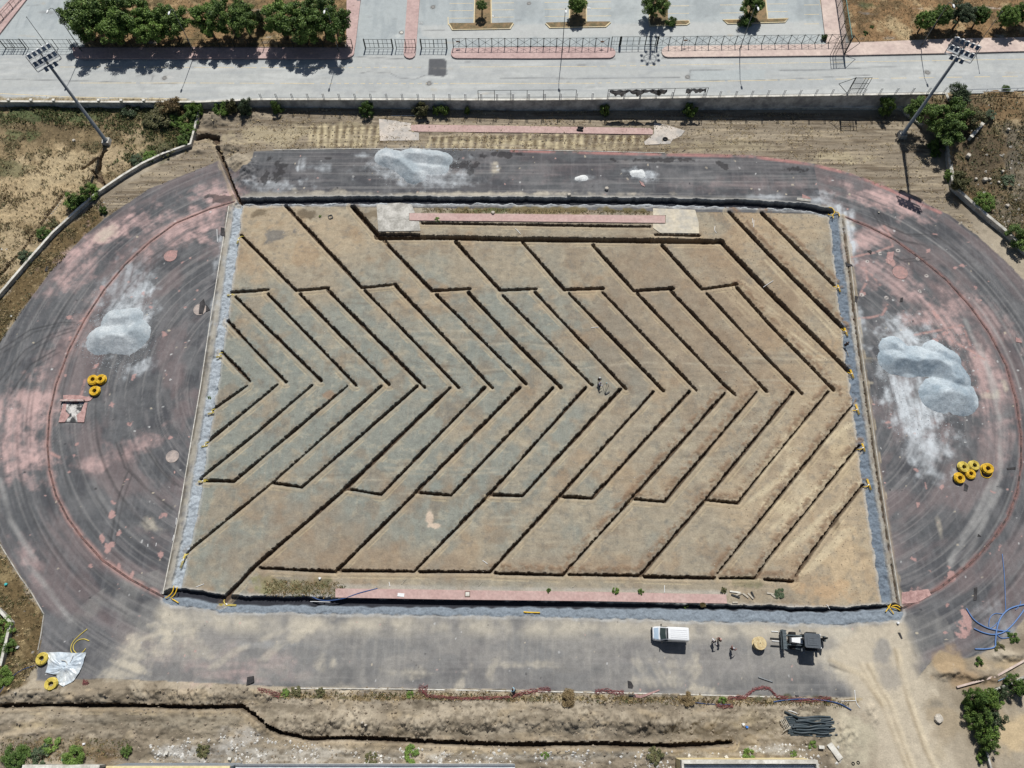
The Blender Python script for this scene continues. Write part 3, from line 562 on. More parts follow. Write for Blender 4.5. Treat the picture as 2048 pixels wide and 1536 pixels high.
def mixmat(name, ca, cb, scale, pa=.4, pb=.6, rough=.85, bump=.2, det=6):
    if name in _mats: return _mats[name]
    m, nt, b = nodes_of(name); n = noise_node(nt, scale, det, .65)
    mx = nt.nodes.new('ShaderNodeMix'); mx.data_type = 'RGBA'
    mx.inputs[6].default_value = (*[float(q) for q in ca], 1); mx.inputs[7].default_value = (*[float(q) for q in cb], 1)
    nt.links.new(ramp(nt, n.outputs['Fac'], 0, 1, pa, pb), mx.inputs[0])
    n2 = noise_node(nt, scale*5, 4); nt.links.new(mulmix(nt, mx.outputs[2], ramp(nt, n2.outputs['Fac'], .85, 1.15)), b.inputs['Base Color'])
    b.inputs['Roughness'].default_value = rough
    bp = nt.nodes.new('ShaderNodeBump'); bp.inputs['Strength'].default_value = bump; bp.inputs['Distance'].default_value = .03
    nt.links.new(n2.outputs['Fac'], bp.inputs['Height']); nt.links.new(bp.outputs['Normal'], b.inputs['Normal'])
    _mats[name] = m; return m
C_CONC = mixmat('weathered_concrete', S(206, 202, 192), S(160, 156, 146), .6)
C_CONCD = mixmat('stained_concrete', S(204, 204, 200), S(150, 150, 150), .5)
C_CAP = mixmat('white_concrete', S(230, 226, 214), S(190, 184, 170), .8)
C_SLAB = mixmat('pale_slab', S(214, 200, 184), S(178, 172, 164), .35)
C_PAVE = mixmat('pink_pavers', S(206, 172, 164), S(186, 152, 146), .35, .35, .7)
C_PAVEL = mixmat('pale_pink_pavers', S(222, 198, 182), S(196, 170, 160), .3, .35, .7)
C_RUNR = mixmat('red_rubber', S(206, 172, 162), S(190, 150, 142), .5, .3, .7)
C_KERBR = mixmat('red_edge', S(136, 96, 88), S(70, 58, 56), 1.2)
C_YEL = mixmat('yellow_paint', S(226, 204, 150), S(196, 190, 172), .8, .45, .75)
C_STEEL = mat('galvanised_steel', S(150, 156, 160), .45, .6)
C_GREEN = mat('dark_green_paint', S(34, 50, 46), .5)
C_TEAL = mat('teal_paint', S(110, 160, 152), .5)
C_DARK = mat('dark_metal', S(40, 44, 48), .5)
C_GREYP = mat('grey_pole_paint', S(104, 110, 112), .5)
C_WHITE = mat('white_paint', S(238, 240, 240), .45, vary=.06)
C_GLASS = mat('dark_glass', (.012, .018, .022), .08, spec=.8, vary=.05)
C_LENS = mat('lamp_glass', S(96, 116, 140), .15, vary=.1)
C_BLACK = mat('black_rubber', (.02, .02, .021), .85)
C_BARK = mat('bark', S(110, 92, 74), .95, bump=.5)
# ================================================================== ROAD SIDE (higher ground beyond the wall)
R = Grid(ar(-150, 150.1, .32), ar(96, 176, .3), N)
R.Z = (nz(R.X)).astype(np.float32)
R.C[:] = S(184, 187, 184); R.cls[:] = 1
def rp(col, a): R.C[:] = lerp(R.C, col, np.clip(a, 0, 1).astype(np.float32))
rp(S(172, 177, 178), .6*sst(fbm(R.X/14, R.Y/.8, 4, 3), .45, .8)); rp(S(206, 208, 204), .5*sst(fbm(R.X/10, R.Y/1.3, 4, 5), .55, .9)); rp(S(160, 164, 166), .35*sst(R.n_mid, .6, .9))
# forecourt and parking
PK = R.polymask([(718, -60), (1660, -60), (1668, 92), (700, 112), (706, 60)]) | R.polymask([(-40, 60), (70, -60), (190, -60), (150, 30), (165, 108), (-40, 112)])
R.cls[PK] = 2
a = lambda m, v: np.where(m, v, 0)
rp(S(172, 182, 184), a(PK, .75)); rp(S(150, 160, 164), a(PK, .5*sst(fbm(R.X/1.2, R.Y/6, 4, 8), .5, .85))); rp(S(192, 198, 196), a(PK, .4*sst(R.n_big, .5, .8)))
R.poly([(840, 52), (1640, 42), (1645, 68), (905, 78), (842, 74)], S(196, 197, 192), .7, .5, .3)
for x0, x1, y0, y1 in ((985, 1090, 0, 44), (1180, 1290, 0, 40), (1385, 1440, 0, 38), (1580, 1640, 0, 36)):
    R.blob((x0+x1)/2, 18, 40, 22, 0, S(152, 160, 162), .5, 1, 3)
# verges
for p_, c0, c1, c2 in (([(140, -60), (170, 96), (690, 96), (700, 60), (722, -60)], (150, 118, 72), (100, 88, 52), (190, 158, 108)), ([(1676, -60), (1692, 70), (1700, 86), (2300, 74), (2300, -60)], (152, 116, 70), (104, 84, 50), (196, 170, 120)), ([(-60, 60), (30, -60), (-200, -60), (-200, 80)], (120, 104, 70), (90, 84, 54), (160, 144, 104))):
    m = R.poly(p_, S(*c0), 1.0, .3); R.cls[m] = 3
    rp(S(*c1), a(m, .8*sst(R.n_mid, .48, .8))); rp(S(*c2), a(m, .6*sst(fbm(R.X/1.6, R.Y/1.6, 4, 12), .6, .9))); R.Z[m] += (.12+.15*(R.n_mid-.4))[m]
R.blob(1735, 12, 30, 12, 0, S(84, 96, 54), .8, 1, 2); R.blob(1800, 60, 40, 20, 0, S(206, 182, 132), .6, 1, 2)
# southern verge strip between carriageway and wall on the far left
m = R.poly([(-60, 194), (380, 198), (380, 206), (-60, 206)], S(160, 142, 102), .9, .3, n=.4); R.cls[m] = 3
# repairs, cracks, patches
R.poly([(858, 119), (890, 118), (895, 124), (893, 148), (886, 152), (855, 151)], S(96, 98, 102), 1.0, .12, .25)
R.poly([(1380, 142), (1450, 139), (1530, 139), (1530, 160), (1380, 162)], S(178, 187, 187), .7, .1, .2)
R.poly([(272, 146), (360, 142), (358, 168), (306, 170)], S(182, 184, 182), .7, .1, .2)
for p_ in ([(720, 147), (735, 144), (760, 145), (780, 144)], [(780, 146), (800, 156), (830, 158), (850, 151)], [(272, 147), (310, 150)], [(306, 144), (304, 168), (355, 166)], [(1380, 142), (1378, 160), (1480, 162), (1530, 160)], [(1380, 141), (1450, 139)], [(705, 113), (760, 116), (812, 118)], [(845, 60), (890, 61)], [(1540, 160), (1700, 152), (1740, 150)], [(1000, 156), (1250, 157), (1360, 155)], [(0, 158), (200, 163), (260, 165)], [(1560, 141), (1640, 140), (1800, 132)]):
    R.stroke(p_, .16, S(120, 122, 124), .8, .12, .4, 1)
for (x, y, r) in [(329, 156, 6), (866, 14, 6), (803, 65, 6), (1058, 7, 5), (858, 167, 7), (1375, 154, 6), (1855, 145, 7)]:
    R.blob(x, y, r, r*.75, 0, S(126, 124, 120), .9, .2, 1, .3)
R.blob(793, 72, 8, 5, 0, S(206, 210, 206), .7, .6, 1)
for i in range(110):
    x_, y_ = random.uniform(0, 2048), random.choice([random.uniform(122, 190), random.uniform(0, 92)])
    R.blob(x_, y_, random.uniform(2, 26), random.uniform(1, 3.5), random.uniform(-6, 6), random.choice([S(146, 148, 148), S(204, 202, 196), S(130, 130, 130), S(186, 178, 160)]), random.uniform(.25, .6), 1.2, 1.2, .8)
# darker gutter line on the road along the pavement
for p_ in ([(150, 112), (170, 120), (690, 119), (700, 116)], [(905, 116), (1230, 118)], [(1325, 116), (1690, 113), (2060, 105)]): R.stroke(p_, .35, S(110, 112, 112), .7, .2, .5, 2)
wlR = np.interp(R.X, [p[0] for p in RWw], [p[1] for p in RWw])
fc = R.cls[:-1, :-1].copy(); fc[(R.Y[1:, 1:] < wlR[:-1, :-1]-.02)] = -1
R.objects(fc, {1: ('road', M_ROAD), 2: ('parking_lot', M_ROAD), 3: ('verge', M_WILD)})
# far ground so that the land goes on in every direction
fg = MB(); fg.add([(-1500, -1500, -2.0), (1500, -1500, -2.0), (1500, 1500, -2.0), (-1500, 1500, -2.0)], [(0, 1, 2, 3)])
tag(fg.build('land', mixmat('far_land', S(170, 150, 116), S(110, 104, 66), .03)), kind='structure')
def nprism(name, pxs, h, m, z0=-.3):
    pts = [N(*p) for p in pxs]; b = MB().prism(pts, lambda x, y: nz(x)+z0, lambda x, y: nz(x)+h); o = b.build(name, m); o['kind'] = 'structure'; return o
def arcp(cx, cy, rx, ry, a0, a1, n=7): return [(cx+rx*math.cos(math.radians(t)), cy+ry*math.sin(math.radians(t))) for t in np.linspace(a0, a1, n)]
PH = .26
nprism('pavement', [(147, 96)] + arcp(160, 108, 13, 10, 180, 90) + [(400, 118.5), (680, 118.5)] + arcp(690, 106, 19, 12, 90, -10) + [(712, 85), (725, -30), (694, -30), (693, 96)], PH, C_PAVE)
nprism('pavement', [(817, -30), (842, -30), (832, 104)] + arcp(819.5, 108, 12, 10.5, 0, 180) + [(808, 100), (812, 40)], PH, C_PAVE)
nprism('pavement', [(905, 98)] + arcp(914, 108, 12, 10, 200, 90) + [(1060, 118.5), (1214, 117.5)] + arcp(1218, 107, 13, 10.5, 80, -90) + [(1060, 95)], PH, C_PAVE)
nprism('pavement', [(1335, 94)] + arcp(1336, 105, 13, 11, 260, 90) + [(1500, 114.5), (1690, 112.5), (1690, 88), (1690, 62), (1676, -30), (1637, -30), (1648, 64), (1652, 90)], PH, C_PAVEL)
nprism('pavement', [(1691, 88), (1691, 112.4), (1900, 108), (2200, 100), (2200, 74), (1900, 79)], PH, C_PAVEL)
nprism('pavement', [(-60, 72), (0, 70), (78, -30), (52, -30), (-20, 42), (-60, 50)], PH, C_PAVE)
# parking islands: kerb ring with dry soil inside
M_ISL = mixmat('dry_island_grass', S(150, 118, 70), S(104, 92, 52), 1.0)
isl = [[(897, 49), (947, 49), (949, -20), (983, -20), (984, 49), (1028, 48), (1021, 59), (904, 61)], [(1090, 48), (1137, 47), (1140, -20), (1173, -20), (1174, 46), (1222, 46), (1212, 55), (1099, 57)],
       [(1297, 42), (1300, -20), (1334, -20), (1333, 42), (1378, 41), (1380, 47), (1374, 51), (1299, 53)], [(1445, 40), (1488, 39), (1486, -20), (1530, -20), (1536, 38), (1577, 37), (1570, 46), (1455, 49)]]
for p_ in isl:
    cx = sum(q[0] for q in p_)/len(p_); cy = sum(max(q[1], 0) for q in p_)/len(p_)
    nprism('traffic_island', p_, .16, C_YEL)
    nprism('island_soil', [(x+(2.2 if x < cx else -2.2), y+(1.6 if y < 46 else -1.6)) for x, y in p_], .2, M_ISL)
# painted lines
mk = MB()
def nline(a_, b_, w=.14, h=.006):
    (x0, y0), (x1, y1) = N(*a_), N(*b_); l = math.hypot(x1-x0, y1-y0); ux, uy = -(y1-y0)/l*w/2, (x1-x0)/l*w/2
    mk.sheet([(x0+ux, y0+uy), (x1+ux, y1+uy), (x1-ux, y1-uy), (x0-ux, y0-uy)], lambda x, y: nz(x)+h)
def dashes(pts, on, off, w=.14):
    for a_, b_ in zip(pts[:-1], pts[1:]):
        n = max(1, int((b_[0]-a_[0])/(on+off)))
        for i in range(n):
            t0 = i/n; t1 = (i+on/(on+off))/n
            nline((a_[0]+(b_[0]-a_[0])*t0, a_[1]+(b_[1]-a_[1])*t0), (a_[0]+(b_[0]-a_[0])*t1, a_[1]+(b_[1]-a_[1])*t1), w)
dashes([(160, 166), (400, 166)], 110, 8); dashes([(400, 166), (640, 167)], 60, 10); dashes([(640, 167), (900, 167)], 9, 7); dashes([(900, 167), (1195, 166.5)], 150, 3); dashes([(1195, 166), (1350, 164)], 8, 8); dashes([(1350, 164), (1560, 160)], 80, 4); dashes([(1560, 160), (2060, 152)], 30, 24)
dashes([(120, 134), (700, 135.5)], 34, 8, .12); dashes([(680, 135), (848, 134.5)], 10, 6, .12); dashes([(920, 134), (1200, 133)], 140, 3, .12); dashes([(1200, 132.5), (1340, 130)], 12, 8, .12); dashes([(1340, 130), (2060, 118)], 60, 4, .12)
dashes([(0, 187), (140, 194), (376, 198)], 60, 2, .16)
for x0, x1, ys_ in ((899, 946, (7, 21.5, 36.5)), (984, 1028, (6, 20, 34.5)), (1089, 1137, (5, 18.5, 33)), (1174, 1222, (4, 17, 32)), (1334, 1378, (12, 27)), (1440, 1486, (10, 26)), (1536, 1575, (8, 23.5)), (1608, 1638, (10, 29, 48))):
    for y in ys_: nline((x0, y), (x1, y-.4), .13)
nline((1641, 0), (1652, 66), .3); nline((896, 34), (896.5, 50), .2)
tag(mk.build('road_marking', C_YEL), kind='structure')
# ------------------------------------------------------------------ walls
def wz(x, y): return nz(x)+.22
w0 = thing('retaining_wall', 'long grey concrete retaining wall holding up the road above the site', 'wall', (RWw[4][0], RWw[4][1], 0))
path = [(x, y-.12) for x, y in RWw[:11]]
MB().wall(path, .30, -.3, lambda x, y: nz(x)+.08).build('wall_face', C_CONCD, w0, w0.location)
MB().wall(path, .42, lambda x, y: nz(x)+.08, lambda x, y: nz(x)+.24).build('coping', C_CAP, w0, w0.location)
pts = [N(1890, 187), N(1902, 205), N(1913, 222)]
w1 = thing('wing_wall', 'short sloping concrete wing wall at the right end of the retaining wall', 'wall', (pts[0][0], pts[0][1], 0))
MB().wall(pts, .35, -.3, lambda x, y: nz(x)+.2-.25*(pts[0][1]-y)).build('wall_face', C_CONCD, w1, w1.location)
MB().wall(pts, .45, lambda x, y: nz(x)+.2-.25*(pts[0][1]-y), lambda x, y: nz(x)+.32-.25*(pts[0][1]-y)).build('coping', C_CAP, w1, w1.location)
def lowwall(pxs, label, h=.75, w=.34, name='boundary_wall', z0=-.6, cap=None):
    pts = [P(*p) for p in pxs]; t = thing(name, label, 'wall', (pts[0][0], pts[0][1], 0))
    f = lambda x, y: h + max(0, min(.35, gz(x, y)*.3))
    MB().wall(pts, w-.06, z0, lambda x, y: f(x, y)).build('wall_face', C_CONC, t, t.location)
    MB().wall(pts, w+.06, lambda x, y: f(x, y), lambda x, y: f(x, y)+.1).build('coping', cap or C_CAP, t, t.location); return t
lowwall([(404, 208)]+LOWW_L[1:], 'curved white topped low wall round the left side of the track')
lowwall([(404, 208), (520, 208.5), (650, 209), (800, 211), (950, 213.5), (1100, 216), (1300, 217), (1500, 218), (1700, 219), (1800, 220), (1812, 232)], 'low white capped wall running along the foot of the retaining wall', .6, .3)
lowwall([(1812, 232), (1836, 250), (1872, 262)], 'short pale low wall beside the right floodlight mast base', .4, .25)
lowwall(LOWW_R, 'low wall curving round the upper right bend of the track', 1.0, .34)
lowwall([(-40, 1190), (5, 1220), (28, 1245), (18, 1290), (8, 1332)], 'bent white low wall in the bottom left weeds', .8)
lowwall([(2070, 1308), (1990, 1352), (1912, 1374)], 'pink stained low kerb wall by the bottom right bank', .2, .2, cap=C_PAVEL)
lowwall([(2090, 1330), (2020, 1366), (1985, 1380), (1950, 1396), (1956, 1440), (1968, 1500), (1985, 1560)], 'pale low wall under the bottom right hedge', .45, .2, cap=C_CONC)
pb = [P(1922, 298), P(1946, 270)]
t = thing('concrete_block', 'large upright grey concrete slab standing among the right hand bushes', 'slab', (pb[0][0], pb[0][1], 0))
MB().wall(pb, .5, 0, 3.2).build('block', C_CONCD, t, t.location); MB().wall(pb, .62, 3.2, 3.35).build('coping', C_CAP, t, t.location)
# kerbs of the track
def kerb(pxs, w, h, m, world=False):
    pts = pxs if world else [P(*p) for p in pxs]; o = MB().wall(pts, w, -.2, lambda x, y: h).build('kerb', m); o['kind'] = 'structure'
kerb(ARC_L, .26, .07, C_KERBR); kerb(ARC_R, .26, .07, C_KERBR)
kerb([(458, 412), (440, 520), (421, 640), (401, 775), (383, 880), (358, 1030), (326, 1188)], .12, .08, C_CAP)
kerb([(1690, 440), (1703, 540), (1717, 660), (1736, 790), (1755, 920), (1776, 1060), (1801, 1212)], .12, .08, C_CONC)
kerb([(590, 1376.5), (800, 1378), (1040, 1382), (1300, 1387), (1500, 1392.5), (1560, 1394)], .14, .08, C_CAP)
kerb([(545, 300), (700, 297.5), (900, 297), (1200, 303), (1330, 306)], .14, .06, C_CONC)
kerb([(0, 1088), (40, 1153), (62, 1183), (88, 1228), (82, 1270), (76, 1300)], .12, .06, C_CONC)
# runways and slabs
def slab(name, pxs, h, m): o = MB().prism([P(*p) for p in pxs], -.3, h).build(name, m); o['kind'] = 'structure'
slab('runway', [(822, 251), (838, 250), (1050, 253), (1240, 256), (1300, 257), (1306, 262), (1305, 269.5), (1050, 266), (838, 264), (822, 262)], .13, C_RUNR)
slab('concrete_pad', [(758, 238), (792, 242), (822, 247), (824, 264), (838, 266), (838, 281), (760, 282)], .08, C_SLAB)
slab('concrete_pad', [(1308, 246), (1330, 250), (1352, 256), (1370, 262), (1362, 272), (1345, 280), (1340, 288), (1290, 290), (1288, 284), (1305, 270.5), (1308, 268)], .08, C_SLAB)
slab('runway', [(819, 427), (1050, 429), (1330, 432), (1330, 446.5), (1050, 443.5), (838, 441.5), (819, 441)], .13, C_RUNR)
slab('concrete_pad', [(753, 409), (800, 406), (823, 409), (830, 426), (818, 427), (818, 442), (838, 443), (841, 462), (757, 463)], .09, C_CONC)
slab('concrete_pad', [(1306, 417), (1390, 420), (1397, 445), (1398, 467), (1320, 466), (1306, 456), (1306, 448), (1331.5, 448), (1331.5, 431), (1306, 431)], .08, mixmat('cream_slab', S(216, 202, 172), S(186, 180, 166), .3))
slab('runway', [(671, 1177), (900, 1180), (1200, 1184), (1452, 1189), (1454, 1207), (1200, 1202.5), (900, 1199), (671, 1195)], .08, C_RUNR)
M_CIRC = mixmat('throwing_circle_paint', S(190, 140, 132), S(162, 130, 124), .8)
M_CIRC2 = mixmat('throwing_circle_concrete', S(190, 172, 160), S(158, 146, 140), .8)
for (x, y, r, m) in [(341, 512, 13, M_CIRC), (400, 619, 13, M_CIRC2), (345, 913, 13, M_CIRC2), (1800, 545, 15, M_CIRC)]:
    cx, cy = P(x, y); rr = r*sc_x(y)
    b = MB().lathe([(rr*.995, -.2), (rr, .05), (rr*.92, .055), (rr*.91, .035), (0.01, .035)], (cx, cy, 0), 36); o = b.build('throwing_circle', m); o['kind'] = 'structure'
# ================================================================== VEGETATION
def leaf_mat(name, rgb, k=1.0):
    m, nt, b = nodes_of(name); at = nt.nodes.new('ShaderNodeAttribute'); at.attribute_name = 'Col'
    n = noise_node(nt, 3.0, 3); nt.links.new(mulmix(nt, at.outputs['Color'], ramp(nt, n.outputs['Fac'], .75, 1.25)), b.inputs['Base Color'])
    b.inputs['Roughness'].default_value = .6; b.inputs['Specular IOR Level'].default_value = .3
    return m
M_LEAF = leaf_mat('foliage', None)
def leaf_mesh(name, clumps, per, leaf, cols, seed, aspect=1.7, up=.5):
    """clumps: rows of x, y, z, radius; many small leaf faces round each"""
    g = np.random.default_rng(seed); cl_ = np.array(clumps, np.float32); K = len(cl_); n = K*per
    ci = np.repeat(np.arange(K), per); d = g.normal(size=(n, 3)); d /= np.linalg.norm(d, axis=1)[:, None]
    rad = g.random(n)**.4; c = cl_[ci, :3] + d*(cl_[ci, 3]*rad)[:, None]*np.array([1, 1, .75])
    nr = d*.6+g.normal(size=(n, 3))*.7; nr[:, 2] += up; nr /= np.linalg.norm(nr, axis=1)[:, None]
    t = np.cross(nr, g.normal(size=(n, 3))); t /= np.linalg.norm(t, axis=1)[:, None]; bt = np.cross(nr, t)
    s = leaf*(.6+.8*g.random(n)); t = t*(s*aspect/2)[:, None]; bt = bt*(s/2)[:, None]
    V = np.stack([c-t, c-bt, c+t, c+bt], 1).reshape(-1, 3).astype(np.float32)
    cc = np.array(cols, np.float32); kk = g.random(K); col = cc[0]*(1-kk[:, None])+cc[1]*kk[:, None]; col = col[ci]*(.75+.5*g.random(n))[:, None]
    hi = g.random(n) < .12; col[hi] = cc[-1]
    C = np.repeat(np.concatenate([col, np.ones((n, 1))], 1), 4, 0).astype(np.float32)
    me = bpy.data.meshes.new(name); me.vertices.add(n*4); me.vertices.foreach_set('co', V.ravel())
    me.loops.add(n*4); me.loops.foreach_set('vertex_index', np.arange(n*4, dtype=np.int32))
    me.polygons.add(n); me.polygons.foreach_set('loop_start', np.arange(0, n*4, 4, dtype=np.int32))
    at = me.color_attributes.new('Col', 'FLOAT_COLOR', 'POINT'); at.data.foreach_set('color', C.ravel())
    me.update(calc_edges=True); me.materials.append(M_LEAF); return me
def crown_clumps(rx, ry, rz, zc, K, rc, seed, shell=.55):
    g = random.Random(seed); out = []
    while len(out) < K:
        x, y, z = g.uniform(-1, 1), g.uniform(-1, 1), g.uniform(-1, 1); q = math.sqrt(x*x+y*y+z*z)
        if q > 1 or q < shell*g.random(): continue
        w = .8+.35*g.random()
        out.append((x*rx*w, y*ry*w, zc+z*rz*w, rc*g.uniform(.7, 1.25)))
    return out
def trunk_mb(h, r, spread, seed, nb_=5):
    g = random.Random(seed); b = MB(); b.tube([(0, 0, -.3), (g.uniform(-.1, .1), g.uniform(-.1, .1), h*.5), (g.uniform(-.15, .15), g.uniform(-.15, .15), h)], [r*1.25, r, r*.7], 8)
    for i in range(nb_):
        an = 2*math.pi*i/nb_+g.uniform(-.4, .4); L = spread*g.uniform(.6, 1)
        b.tube([(0, 0, h*g.uniform(.75, 1)), (math.cos(an)*L*.5, math.sin(an)*L*.5, h+L*.45), (math.cos(an)*L, math.sin(an)*L, h+L*g.uniform(.7, 1.1))], [r*.55, r*.35, r*.12], 6)
    return b
DG = [(.062, .110, .026), (.130, .205, .046), (.215, .300, .072)]
MG = [(.088, .155, .032), (.165, .260, .052), (.240, .340, .080)]
LG = [(.055, .105, .022), (.090, .155, .030), (.140, .220, .050)]
OL = [(.085, .095, .040), (.140, .135, .060), (.210, .185, .085)]
GG = [(.050, .080, .038), (.085, .115, .060), (.130, .160, .090)]
DRY = [(.170, .120, .060), (.260, .190, .095), (.340, .270, .150)]
PAL = {'D': DG, 'M': MG, 'L': LG, 'O': OL, 'G': GG, 'Y': DRY}
_cr = {}
def crown_mesh(kind, pal, v):
    key = (kind, pal, v)
    if key in _cr: return _cr[key]
    sd = hash(kind) % 1 + v*7+ord(kind[0])+ord(pal)
    if kind == 'tree': me = leaf_mesh('crown', crown_clumps(1, 1, .72, 0, 76, .21, sd, .5), 230, .044, PAL[pal], sd)
    elif kind == 'ball': me = leaf_mesh('crown', crown_clumps(1, 1, .85, 0, 230, .17, sd, .9), 110, .045, PAL[pal], sd)
    elif kind == 'bush': me = leaf_mesh('foliage', crown_clumps(1, 1, .8, .55, 44, .26, sd, .5), 170, .055, PAL[pal], sd)
    elif kind == 'reed':
        g = random.Random(sd); me = leaf_mesh('foliage', [(g.uniform(-.9, .9), g.uniform(-.7, .7), g.uniform(.2, 1.5), .34) for _ in range(34)], 90, .055, PAL[pal], sd, aspect=6, up=-.2)
    else:
        g = random.Random(sd); me = leaf_mesh('foliage', [(g.uniform(-.8, .8), g.uniform(-.8, .8), g.uniform(.1, .7), .3) for _ in range(16)], 70, .11, PAL[pal], sd, aspect=2.4)
    _cr[key] = me; return me
_tk = {}
def plant_tree(px, py, h, r, pal, v, label, group, kind='tree', zc=None, name='tree', road=True, sx=1.0):
    """px, py: centre of the crown in the photo"""
    zc = zc or h*.64
    x, y = N(px, py, zc) if road else P(px, py, zc)
    z0 = nz(x) if road else gz(x, y)
    t = thing(name, label, 'tree', (x, y, z0), random.uniform(0, 6.28), group)
    k = (round(zc-r*.5, 1), round(r, 1), v)
    if k not in _tk:
        o = trunk_mb(max(.8, zc-r*.45), .045*h**.8, r*.75, v+3).build('trunk', C_BARK, t, smooth=True); _tk[k] = o.data
    else:
        o = bpy.data.objects.new('trunk', _tk[k]); COL.objects.link(o); o.parent = t
    c = bpy.data.objects.new('crown', crown_mesh(kind, pal, v)); COL.objects.link(c); c.parent = t
    c.location = (0, 0, zc); c.scale = (r*sx, r, r if kind == 'tree' else r)
    return t
def plant_bush(px, py, r, h, pal, v, label, group='shrubs and weeds around the site', kind='bush', road=False, name='shrub', cat='bush', z=None):
    hh = h*.5
    if road: x, y = N(px, py, hh); z0 = nz(x)
    else:
        x, y = P(px, py, hh); z0 = gz(x, y); x, y = P(px, py, hh+z0)
    lim = float(np.interp(x, [q[0] for q in RWw], [q[1] for q in RWw]))
    if not road and lim-9 < y and y > lim-1.6 and x < N(1900, 190)[0]:       # grows between the two walls
        y = lim-.75-.4*r; h = max(h, nz(x)+.5); z0 = 0
    if z is not None: z0 = z
    t = thing(name, label, cat, (x, y, z0), random.uniform(0, 6.28), group)
    c = bpy.data.objects.new('foliage', crown_mesh(kind, pal, v)); COL.objects.link(c); c.parent = t
    c.scale = (r, r, h*.72)
    k = ('st', v)
    if k not in _tk:
        o = trunk_mb(.45, .05, .5, v, 4).build('stem', C_BARK, t); _tk[k] = o.data
    else: o = bpy.data.objects.new('stem', _tk[k]); COL.objects.link(o); o.parent = t
    o.scale = (r, r, h*.8); return t
GT = 'row of broad trees behind the roadside fence'
for px, py, h, r, pal, v, lab in [
    (163, 38, 8.0, 3.6, 'D', 0, 'leftmost broad tree at the corner of the side road'),
    (198, 24, 8.2, 3.4, 'D', 1, 'dark tree at the top edge, second from the side road corner'),
    (228, 50, 7.5, 3.3, 'M', 2, 'broad tree third from the side road corner, close to the fence'),
    (262, 28, 8.0, 3.4, 'D', 3, 'dark tree at the top edge just left of the second street lamp'),
    (296, 50, 7.4, 3.2, 'M', 0, 'broad tree close to the fence left of the second street lamp'),
    (340, 42, 7.4, 3.2, 'D', 1, 'tree whose crown the second street lamp head stands against'),
    (412, 38, 7.6, 3.0, 'M', 2, 'left tree of the middle pair behind the roadside fence'),
    (455, 30, 7.6, 3.2, 'D', 3, 'right tree of the middle pair behind the roadside fence'),
    (488, 40, 7.2, 2.6, 'D', 0, 'small dark tree beside the dead grey tree'),
    (562, 34, 7.8, 3.2, 'M', 1, 'left tree of the right hand clump behind the fence'),
    (602, 44, 8.0, 3.6, 'D', 2, 'darkest tree in the middle of the right hand clump'),
    (640, 26, 8.4, 3.0, 'D', 3, 'dark tree behind the third street lamp at the top edge'),
    (668, 44, 7.8, 3.1, 'L', 0, 'bright green tree at the pink path, rightmost of the clump')]:
    plant_tree(px, py, h, r*1.14, pal, v, lab, GT)
for px, py, h, r, pal, v, lab in [(1851, 40, 4.6, 1.75, 'M', 0, 'leftmost round clipped tree beside the right hand pavement'), (1884, 30, 4.8, 1.95, 'D', 1, 'round clipped tree under the rightmost street lamp head'),
    (1962, 30, 4.6, 1.7, 'L', 2, 'bright lime round tree right of the loose tall tree'), (2018, 32, 4.8, 2.0, 'M', 3, 'round clipped tree second from the right edge'), (2050, 24, 4.8, 1.9, 'D', 0, 'round clipped tree cut by the right edge')]:
    plant_tree(px, py, h, r, pal, v, lab, 'round clipped trees on the right verge', kind='ball', zc=3.1)
plant_tree(1926, 26, 6.2, 2.5, 'G', 1, 'loose grey green tree taller than the round trees beside it', None, zc=3.8)
GP = 'small trees on the parking islands'
plant_tree(963, 10, 4.2, 1.15, 'D', 2, 'smallest dark tree on the leftmost parking island', GP, zc=2.6); plant_tree(1155, 8, 4.6, 1.75, 'M', 3, 'round tree on the second parking island', GP, kind='ball', zc=2.8)
plant_tree(1311, 8, 5.0, 2.6, 'D', 0, 'widest parking tree, with the mast shadow below it', GP, zc=3.2); plant_tree(1507, 6, 5.0, 2.4, 'D', 1, 'dark tree on the rightmost parking island', GP, zc=3.2)
for px, py, r, h, pal, kind, lab in [(1342, 46, 1.0, 1.1, 'L', 'reed', 'spiky yucca on the third parking island'), (1494, 42, 1.5, 1.5, 'L', 'reed', 'larger spiky yucca on the rightmost parking island'), (1731, 65, .55, .8, 'L', 'weed', 'tiny bright sapling alone on the right verge'),
    (1744, 52, .45, .7, 'L', 'weed', 'thin sprig behind the tiny sapling on the verge'), (1650, 72, .6, 1.6, 'D', 'weed', 'thin sapling at the corner of the pale pink path'), (520, 40, 1.2, 3.5, 'G', 'reed', 'sparse dead grey tree between the roadside clumps'), (420, 66, .8, 1.0, 'L', 'bush', 'light green shrub under the middle pair of trees'), (247, 66, .9, 1.0, 'L', 'bush', 'light green shrub under the left trees')]:
    plant_bush(px, py, r, h, pal, int(px) % 3, lab, 'shrubs on the road side', kind, road=True)
